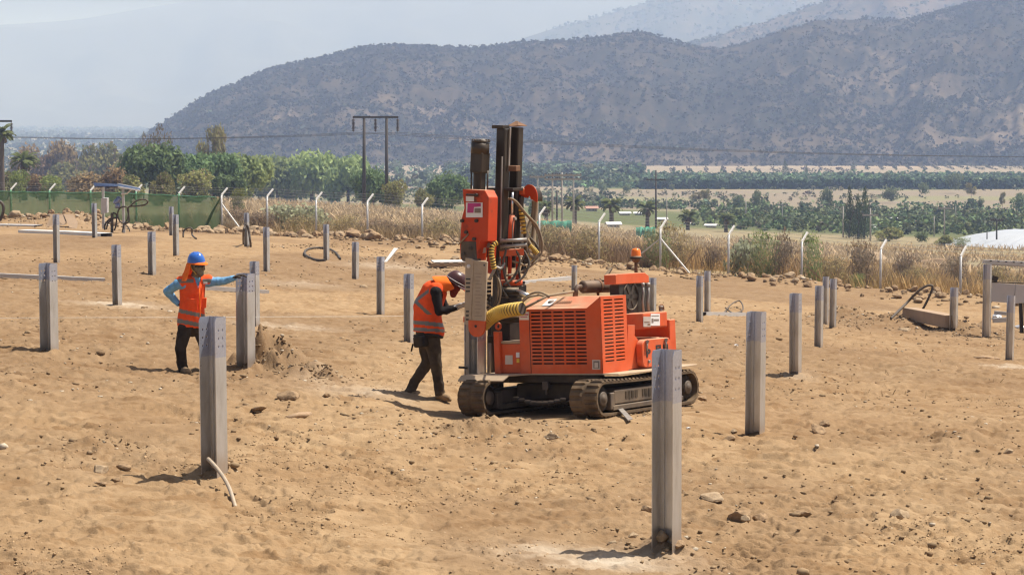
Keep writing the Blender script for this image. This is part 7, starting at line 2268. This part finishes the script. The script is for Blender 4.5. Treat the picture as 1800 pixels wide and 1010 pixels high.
p_ = field(0, .075, .16, 1330, 1450, 23, rows=(11, 20)); scatter_bushes('young_orchard', 'rows of young trees on the pale slope above the dark pole', p_, dd_(len(p_), 2.0, 3.4, 24), (.065, .06, .045), .25, 25, 1.0)
p_ = field(1300, -.26, -.03, 800, 1700, 26, clump=(.008, .0)); scatter_bushes('scrub', 'hazy trees of the valley behind the pepper row', p_, dd_(len(p_), 3, 8, 27), (.07, .09, .055), .3, 28, .9)
# the long left plain: dark tree masses fading into the haze
p_ = field(2600, -.30, -.10, 1800, 7000, 31, clump=(.002, -.05)); scatter_bushes('far_trees', 'hazy tree masses on the far plain at left', p_, dd_(len(p_), 8, 22, 32), (.04, .05, .035), .3, 33, .55)
# scrub of the hills, one crown after another over the slope
def hill_scrub(HGx, n, smin, smax, base, label, seed, thr=-.15, f=.006):
    rng = np.random.default_rng(seed); x, y, z = HGx
    nr, nc = x.shape
    i = rng.integers(2, int(nr*.80), n); u = rng.random(n); w = rng.random(n)
    tcol = (x/y)[0]
    lim = np.where((tcol > -.30) & (tcol < .34))[0]
    j = rng.integers(lim[0], lim[-1]-1, n)
    def bl(a): return (a[i, j]*(1-u)+a[i+1, j]*u)*(1-w)+(a[i, j+1]*(1-u)+a[i+1, j+1]*u)*w
    px, py, pz = bl(x), bl(y), bl(z)
    k = (fbm(px*f, (py+pz*3)*f, seed, 5) + 0.35*rng.normal(size=n) - .9*rock_mask(px, py, pz)) > thr
    pts = np.stack([px, py, pz-.3], 1)[k]
    s = smin + (smax-smin)*rng.random(len(pts))**2.2
    scatter_bushes('hill_scrub', label, pts, s, base, .30, seed+1, .8, q=7)
hill_scrub(HG, 62000, 2.0, 6.5, (.027, .026, .019), 'dark scrub covering the hillside', 51)
hill_scrub(HG2, 7000, 4.5, 12.0, (.034, .036, .026), 'scrub on the hazy ridge behind the hill', 53)
hill_scrub(HG3, 6000, 7, 18.0, (.03, .038, .026), 'woods on the blue mountain at upper right', 55, -.4)

# dry grass and weeds beyond the fence
def blades(name, label, x, y, h, w, col, seed, mat='grass', lean=.35):
    rng = np.random.default_rng(seed); n = len(x); z = gz(x, y, False)
    a = rng.uniform(0, 3.14, n); dx, dy = np.cos(a)*w/2, np.sin(a)*w/2
    lx, ly = rng.normal(0, lean, n)*h, rng.normal(0, lean, n)*h
    V = np.stack([np.stack([x-dx, y-dy, z-.02], 1), np.stack([x+dx, y+dy, z-.02], 1), np.stack([x+lx+dx*.7, y+ly+dy*.7, z+h*.75], 1), np.stack([x+lx*1.5, y+ly*1.5, z+h], 1)], 1).reshape(-1, 3)
    o = np_mesh(name, V, np.arange(n*4).reshape(-1, 4), M[mat], colors=np.repeat(np.clip(col, .01, .7), 4, 0)); tag(o, label, kind='stuff'); return o
rng = np.random.default_rng(8)
n = 270000
s_ = rng.uniform(-.35, 1.45, n); off = 0.4 + 58*rng.random(n)**1.35
q = FA[None] + (FB-FA)[None]*s_[:, None]; x = q[:, 0] + OUT.x*off; y = q[:, 1] + OUT.y*off
den = fbm(x*.10, y*.10, 61, 3); k = (rng.random(n) < np.clip(.42+2.4*den, .03, 1)) & (np.abs(x/y) < .3); x, y, off = x[k], y[k], off[k]
den2 = fbm(x*.06, y*.06, 63, 4)
tt = x/y
h = (.22 + .62*rng.random(len(x))**1.4)*(1+.9*den2)*np.where(tt > 0, 1.0, .85)
gold = np.array((.42, .30, .135)); straw = np.array((.50, .39, .21)); brn = np.array((.20, .14, .085)); olv = np.array((.20, .185, .085))
tt = x/y
m1 = np.clip(.5+1.6*den2, 0, 1)[:, None]; col = gold*m1 + straw*(1-m1)
m2 = (np.clip(fbm(x*.12, y*.12, 65, 3)*3.0+.05, 0, 1))[:, None]; col = col*(1-m2)+brn*m2
m3 = (np.clip(fbm(x*.09+5, y*.09, 67, 3)*2.8, 0, 1)*np.where(tt < .02, 1, .6))[:, None]; col = col*(1-m3)+olv*m3
m4 = (np.clip((-.01-tt)*20, 0, .75))[:, None]; col = col*(1-m4) + np.array((.30, .235, .14))*m4
col = col*rng.uniform(.7, 1.25, (len(x), 1))
blades('dry_grass', 'tall dry grass beyond the fence, gold at right and browner at left', x, y, h, .018 + .035*rng.random(len(x)), col, 9, lean=.17)
n = 26000
t_ = rng.uniform(-.14, .29, n); d_ = rng.uniform(140, 330, n); x = t_*d_; y = d_
k = (fbm(x*.04, y*.04, 71, 3) > -.1) & (fence_side(x, y) > 40); x, y = x[k], y[k]
col = np.array((.36, .27, .16))[None]*rng.uniform(.6, 1.35, (len(x), 1))
blades('dry_grass', 'low dry weeds on the slope towards the valley', x, y, .4+.7*rng.random(len(x)), .12+.12*rng.random(len(x)), col, 10)
# weeds coming up inside the site
n = 420
x = rng.normal(0, 1, n); cl = np.array([(G(px, py).x, G(px, py).y) for px, py in ((1405, 575), (1560, 625), (1480, 640), (1390, 600), (1660, 610), (1300, 640), (1520, 690), (1620, 660))])
ci = rng.integers(0, len(cl), n); x = cl[ci, 0] + rng.normal(0, .9, n); y = cl[ci, 1] + rng.normal(0, 1.3, n)
blades('weeds', 'thin dry weeds on the dug ground at right', x, y, 0.03+.10*rng.random(n)**2, .006+.012*rng.random(n), np.array((.34, .25, .14))[None]*rng.uniform(.6, 1.2, (n, 1)), 11)
# shrubs one can tell apart in the grass
SG = 'shrubs in the grass beyond the fence'
for a in [(672, 425, 382, 74, 'shrub', 'purple brown twiggy shrub behind the fence left of the mast'), (528, 412, 372, 60, 'shrub_olive', 'olive shrub behind the fence below the pepper row'), (500, 398, 350, 66, 'cactus', 'pale grey green prickly shrub behind the fence'), (555, 398, 352, 60, 'cactus', 'second pale prickly shrub right of the first'),
          (780, 425, 372, 76, 'shrub_olive', 'broad olive shrub left of the mast behind the fence'), (720, 432, 396, 60, 'shrub', 'brown shrub between two fence posts left of the mast'), (610, 420, 380, 60, 'shrub_olive', 'straw coloured shrub left of the purple brown shrub'), (1155, 438, 404, 56, 'shrub_green', 'bright green shrub behind the braced post right of the mast'),
          (1255, 482, 428, 46, 'shrub', 'dark brown bush right of the white brace'), (1330, 492, 416, 56, 'shrub_olive', 'tall olive bush between the fence posts right of the brace'), (1510, 520, 486, 32, 'shrub_green', 'small fresh green bush at the fence foot at right'), (1300, 430, 402, 50, 'cactus', 'green prickly bush at the fence post above the small palm'),
          (1345, 432, 402, 54, 'shrub_green', 'light green bush at the grass edge under the small palm'), (1430, 432, 404, 50, 'shrub_green', 'green bush at the grass edge left of the cypresses'), (1380, 438, 396, 40, 'shrub', 'brown leafy bush at the grass edge'), (1520, 446, 402, 56, 'shrub', 'brown leafy bush at the grass edge right of the cypresses'),
          (1685, 478, 436, 46, 'shrub', 'dark dry twiggy bush behind the fence post at right'), (1180, 410, 386, 60, 'shrub_olive', 'low olive bush at the grass edge below the dark pole'), (960, 432, 376, 80, 'shrub_olive', 'olive bush behind the hoses of the machine'), (1040, 428, 384, 70, 'shrub_olive', 'straw bush left of the fence post behind the machine'),
          (905, 436, 385, 60, 'shrub', 'brown shrub hidden behind the mast'), (460, 420, 372, 60, 'shrub', 'brown shrub behind the fence right of the braced corner'), (415, 410, 366, 50, 'shrub', 'dry shrub directly behind the braced corner post'), (1470, 500, 440, 60, 'shrub_olive', 'olive bush in the tall grass at right'),
          (1620, 520, 470, 60, 'shrub_olive', 'straw bush behind the fence between the right posts'), (850, 440, 395, 60, 'shrub_olive', 'olive shrub behind the hammer carriage'), (1590, 455, 425, 50, 'shrub', 'brown bush by the long grey boulder'), (1760, 500, 440, 70, 'shrub_olive', 'straw bush behind the tracker frame at the right edge')]:
    t = fence_t(a[0]); x, y = FP(t); x += OUT.x*(3+_rt.random()*6); y += OUT.y*(3+_rt.random()*6)
    dist = y if a[1] > 405 else y+22
    tree(a[0], a[1], a[2]-10, a[3]*1.15, a[4], a[5], group=SG, name='shrub', cat='shrub', ddist=dist, trunk=False)
tree(1402, 580, 530, 20, 'thin', 'thin dry weed stalks beside the second pile right of the machine', name='weed', cat='weed', trunk=False)

# ------------------------------------------------------------------ far buildings, reservoir, red mound
M['roof_white'] = simple('pale_tin_roof', (0.62, 0.61, 0.60), 0.5, 0.2, var=.08)
M['roof_red'] = simple('faded_red_roof', (0.36, 0.20, 0.15), 0.8, var=.1)
M['wall_pale'] = simple('pale_plaster', (0.42, 0.37, 0.31), 0.9, var=.1)
def house(px, ybase, wpx, hpx, roof, label, d=None, slope=.22, name='house', grp=None):
    g = G(px, ybase, 150) if d is None else Vector((ray(px, 300).x*d, d, 0))
    w = wpx*g.y/F_PX; h = hpx*g.y/F_PX; dep = w*.6
    z = ground_at(g.x, g.y); e = empty(name, (g.x, g.y, z), R(_rt.uniform(-25, 25))); tag(e, label, 'house' if name == 'house' else name, grp)
    hw = h*.6
    mb = MB(); mb.box((0, 0, hw/2-.2), (w, dep, hw+.4)); wl = mb.build('wall', M['wall_pale'], e, local=False)
    mb = MB(); o_ = .4; zr = hw+.01
    for s_ in (-1, 1): mb.prism([(-w/2-o_, s_*(dep/2+o_), zr-.1), (w/2+o_, s_*(dep/2+o_), zr-.1), (w/2+o_, 0, h), (-w/2-o_, 0, h)], (0, 0, .15))
    mb.build('roof', M[roof], e, local=False)
    for k in (-.28, .1):
        mb = MB(); mb.box((w*k, -dep/2-.02, hw*.5), (w*.12, .06, hw*.4)); mb.build('window', M['goggles'], e, local=False)
    mb = MB(); mb.box((w*.33, -dep/2-.02, hw*.38), (w*.10, .06, hw*.76)); mb.build('door', M['wood'], e, local=False)
HG_ = None
for a in [(1098, 378, 16, 5, 'roof_white', 'small white roofed house between the two tallest palms'), (1122, 378, 12, 5, 'roof_white', 'white roof left of the dark wooden pole'), (1164, 389, 14, 6, 'roof_white', 'white roofed house right of the dark wooden pole'), (1078, 399, 20, 8, 'roof_white', 'white shed at the foot of the tallest palm'),
          (1040, 371, 18, 8, 'roof_red', 'red roofed house left of the tallest palm'), (1490, 327, 22, 6, 'roof_white', 'long white roof on the orchard belt above the cypresses'), (1580, 328, 12, 7, 'roof_white', 'white house on the orchard belt right of the dark tree'), (1560, 392, 30, 9, 'roof_white', 'long pale shed right of the cypresses'), (1588, 378, 16, 5, 'roof_white', 'small white roof above the long pale shed'),
          (1605, 394, 18, 5, 'roof_red', 'low reddish shed right of the long pale shed'), (1535, 403, 22, 7, 'roof_white', 'white walled shed below the long pale shed'), (1661, 402, 11, 6, 'roof_white', 'little white house left of the reservoir'), (1690, 380, 20, 4, 'roof_red', 'low roof in the orchard above the reservoir'), (1250, 400, 16, 6, 'roof_white', 'white scraps and shed roof below the short palm'), (1210, 396, 8, 4, 'roof_white', 'tiny white roof beside the short palm')]:
    house(*a)
# green netting behind the mast
for px0, px1, yt, yb, lab in ((940, 1005, 388, 402, 'strip of green netting behind the hoses of the machine'), (1118, 1152, 399, 408, 'strip of green netting at the foot of the palms')):
    dN = 260; mb = MB(); n_ = 12; vs = []
    for k in range(n_):
        px = px0+(px1-px0)*k/(n_-1); a, b = P(px, yb, dN), P(px, yt+math.sin(k*1.7), dN); a.z = min(a.z, ground_at(a.x, a.y)-.1); off_ = .25*math.sin(k*2.1); vs += [a+Vector((0, off_, 0)), b+Vector((0, off_, 0))]
    mb.add(vs, [(2*k, 2*k+2, 2*k+3, 2*k+1) for k in range(n_-1)], True)
    nm = bpy.data.materials.get('bright_green_netting') or simple('bright_green_netting', (0.04, .26, .17), .8, var=.2)
    o = mb.build('netting', nm); sl = o.modifiers.new('t', 'SOLIDIFY'); sl.thickness = .02; tag(o, lab, 'netting')
# white lined reservoir: sloping bank with folds, flat brim
def reservoir():
    M['liner'] = simple('white_pond_liner', (0.40, 0.42, 0.45), 0.45, var=.06, nscale=.3, bstr=.2, bscale=1.2)
    dR = 345.0
    cR = P(1850, 425, dR); cx, cy = cR.x+1.0, 352.0
    z0 = ground_at(cx, cy-30)-1.6; ztop = P(1800, 400, 362).z
    V, Fq = [], []; n, m = 96, 10
    for i in range(n):
        a = 2*math.pi*i/n
        for j in range(m):
            f = j/(m-1); r_ = max(.02, 1-f)
            fold = .18*math.sin(a*61)*(1-abs(2*f-1)) + .12*math.sin(a*37+1)
            V.append((cx+math.cos(a)*(17.5*r_), cy+math.sin(a)*(30*r_), z0+(ztop-z0)*(1-(1-f)**2.2)+fold*(f < .6)))
    for i in range(n):
        for j in range(m-1): Fq.append((i*m+j, ((i+1) % n)*m+j, ((i+1) % n)*m+j+1, i*m+j+1))
    o = np_mesh('reservoir', np.array(V), np.array(Fq), M['liner'], smooth=True); tag(o, 'white plastic lined reservoir bank at the right edge of the valley', 'reservoir')
reservoir()
g = G(416, 362, 100); bm = MB(); zz = g.z; u_ = g.y/F_PX
bm.lathe((g.x, g.y, zz-.3), (0, 0, 1), [(0, 21*u_), (.3+6*u_, 16*u_), (.3+12*u_, 8*u_), (.3+15*u_, .05)], 18)
M['red_earth'] = simple('red_earth', (.32, .20, .14), .95, var=.15, bstr=.5, bscale=3)
o = bm.build('earth_mound', M['red_earth']); tag(o, 'reddish earth mound behind the fence right of the green screen', 'mound')
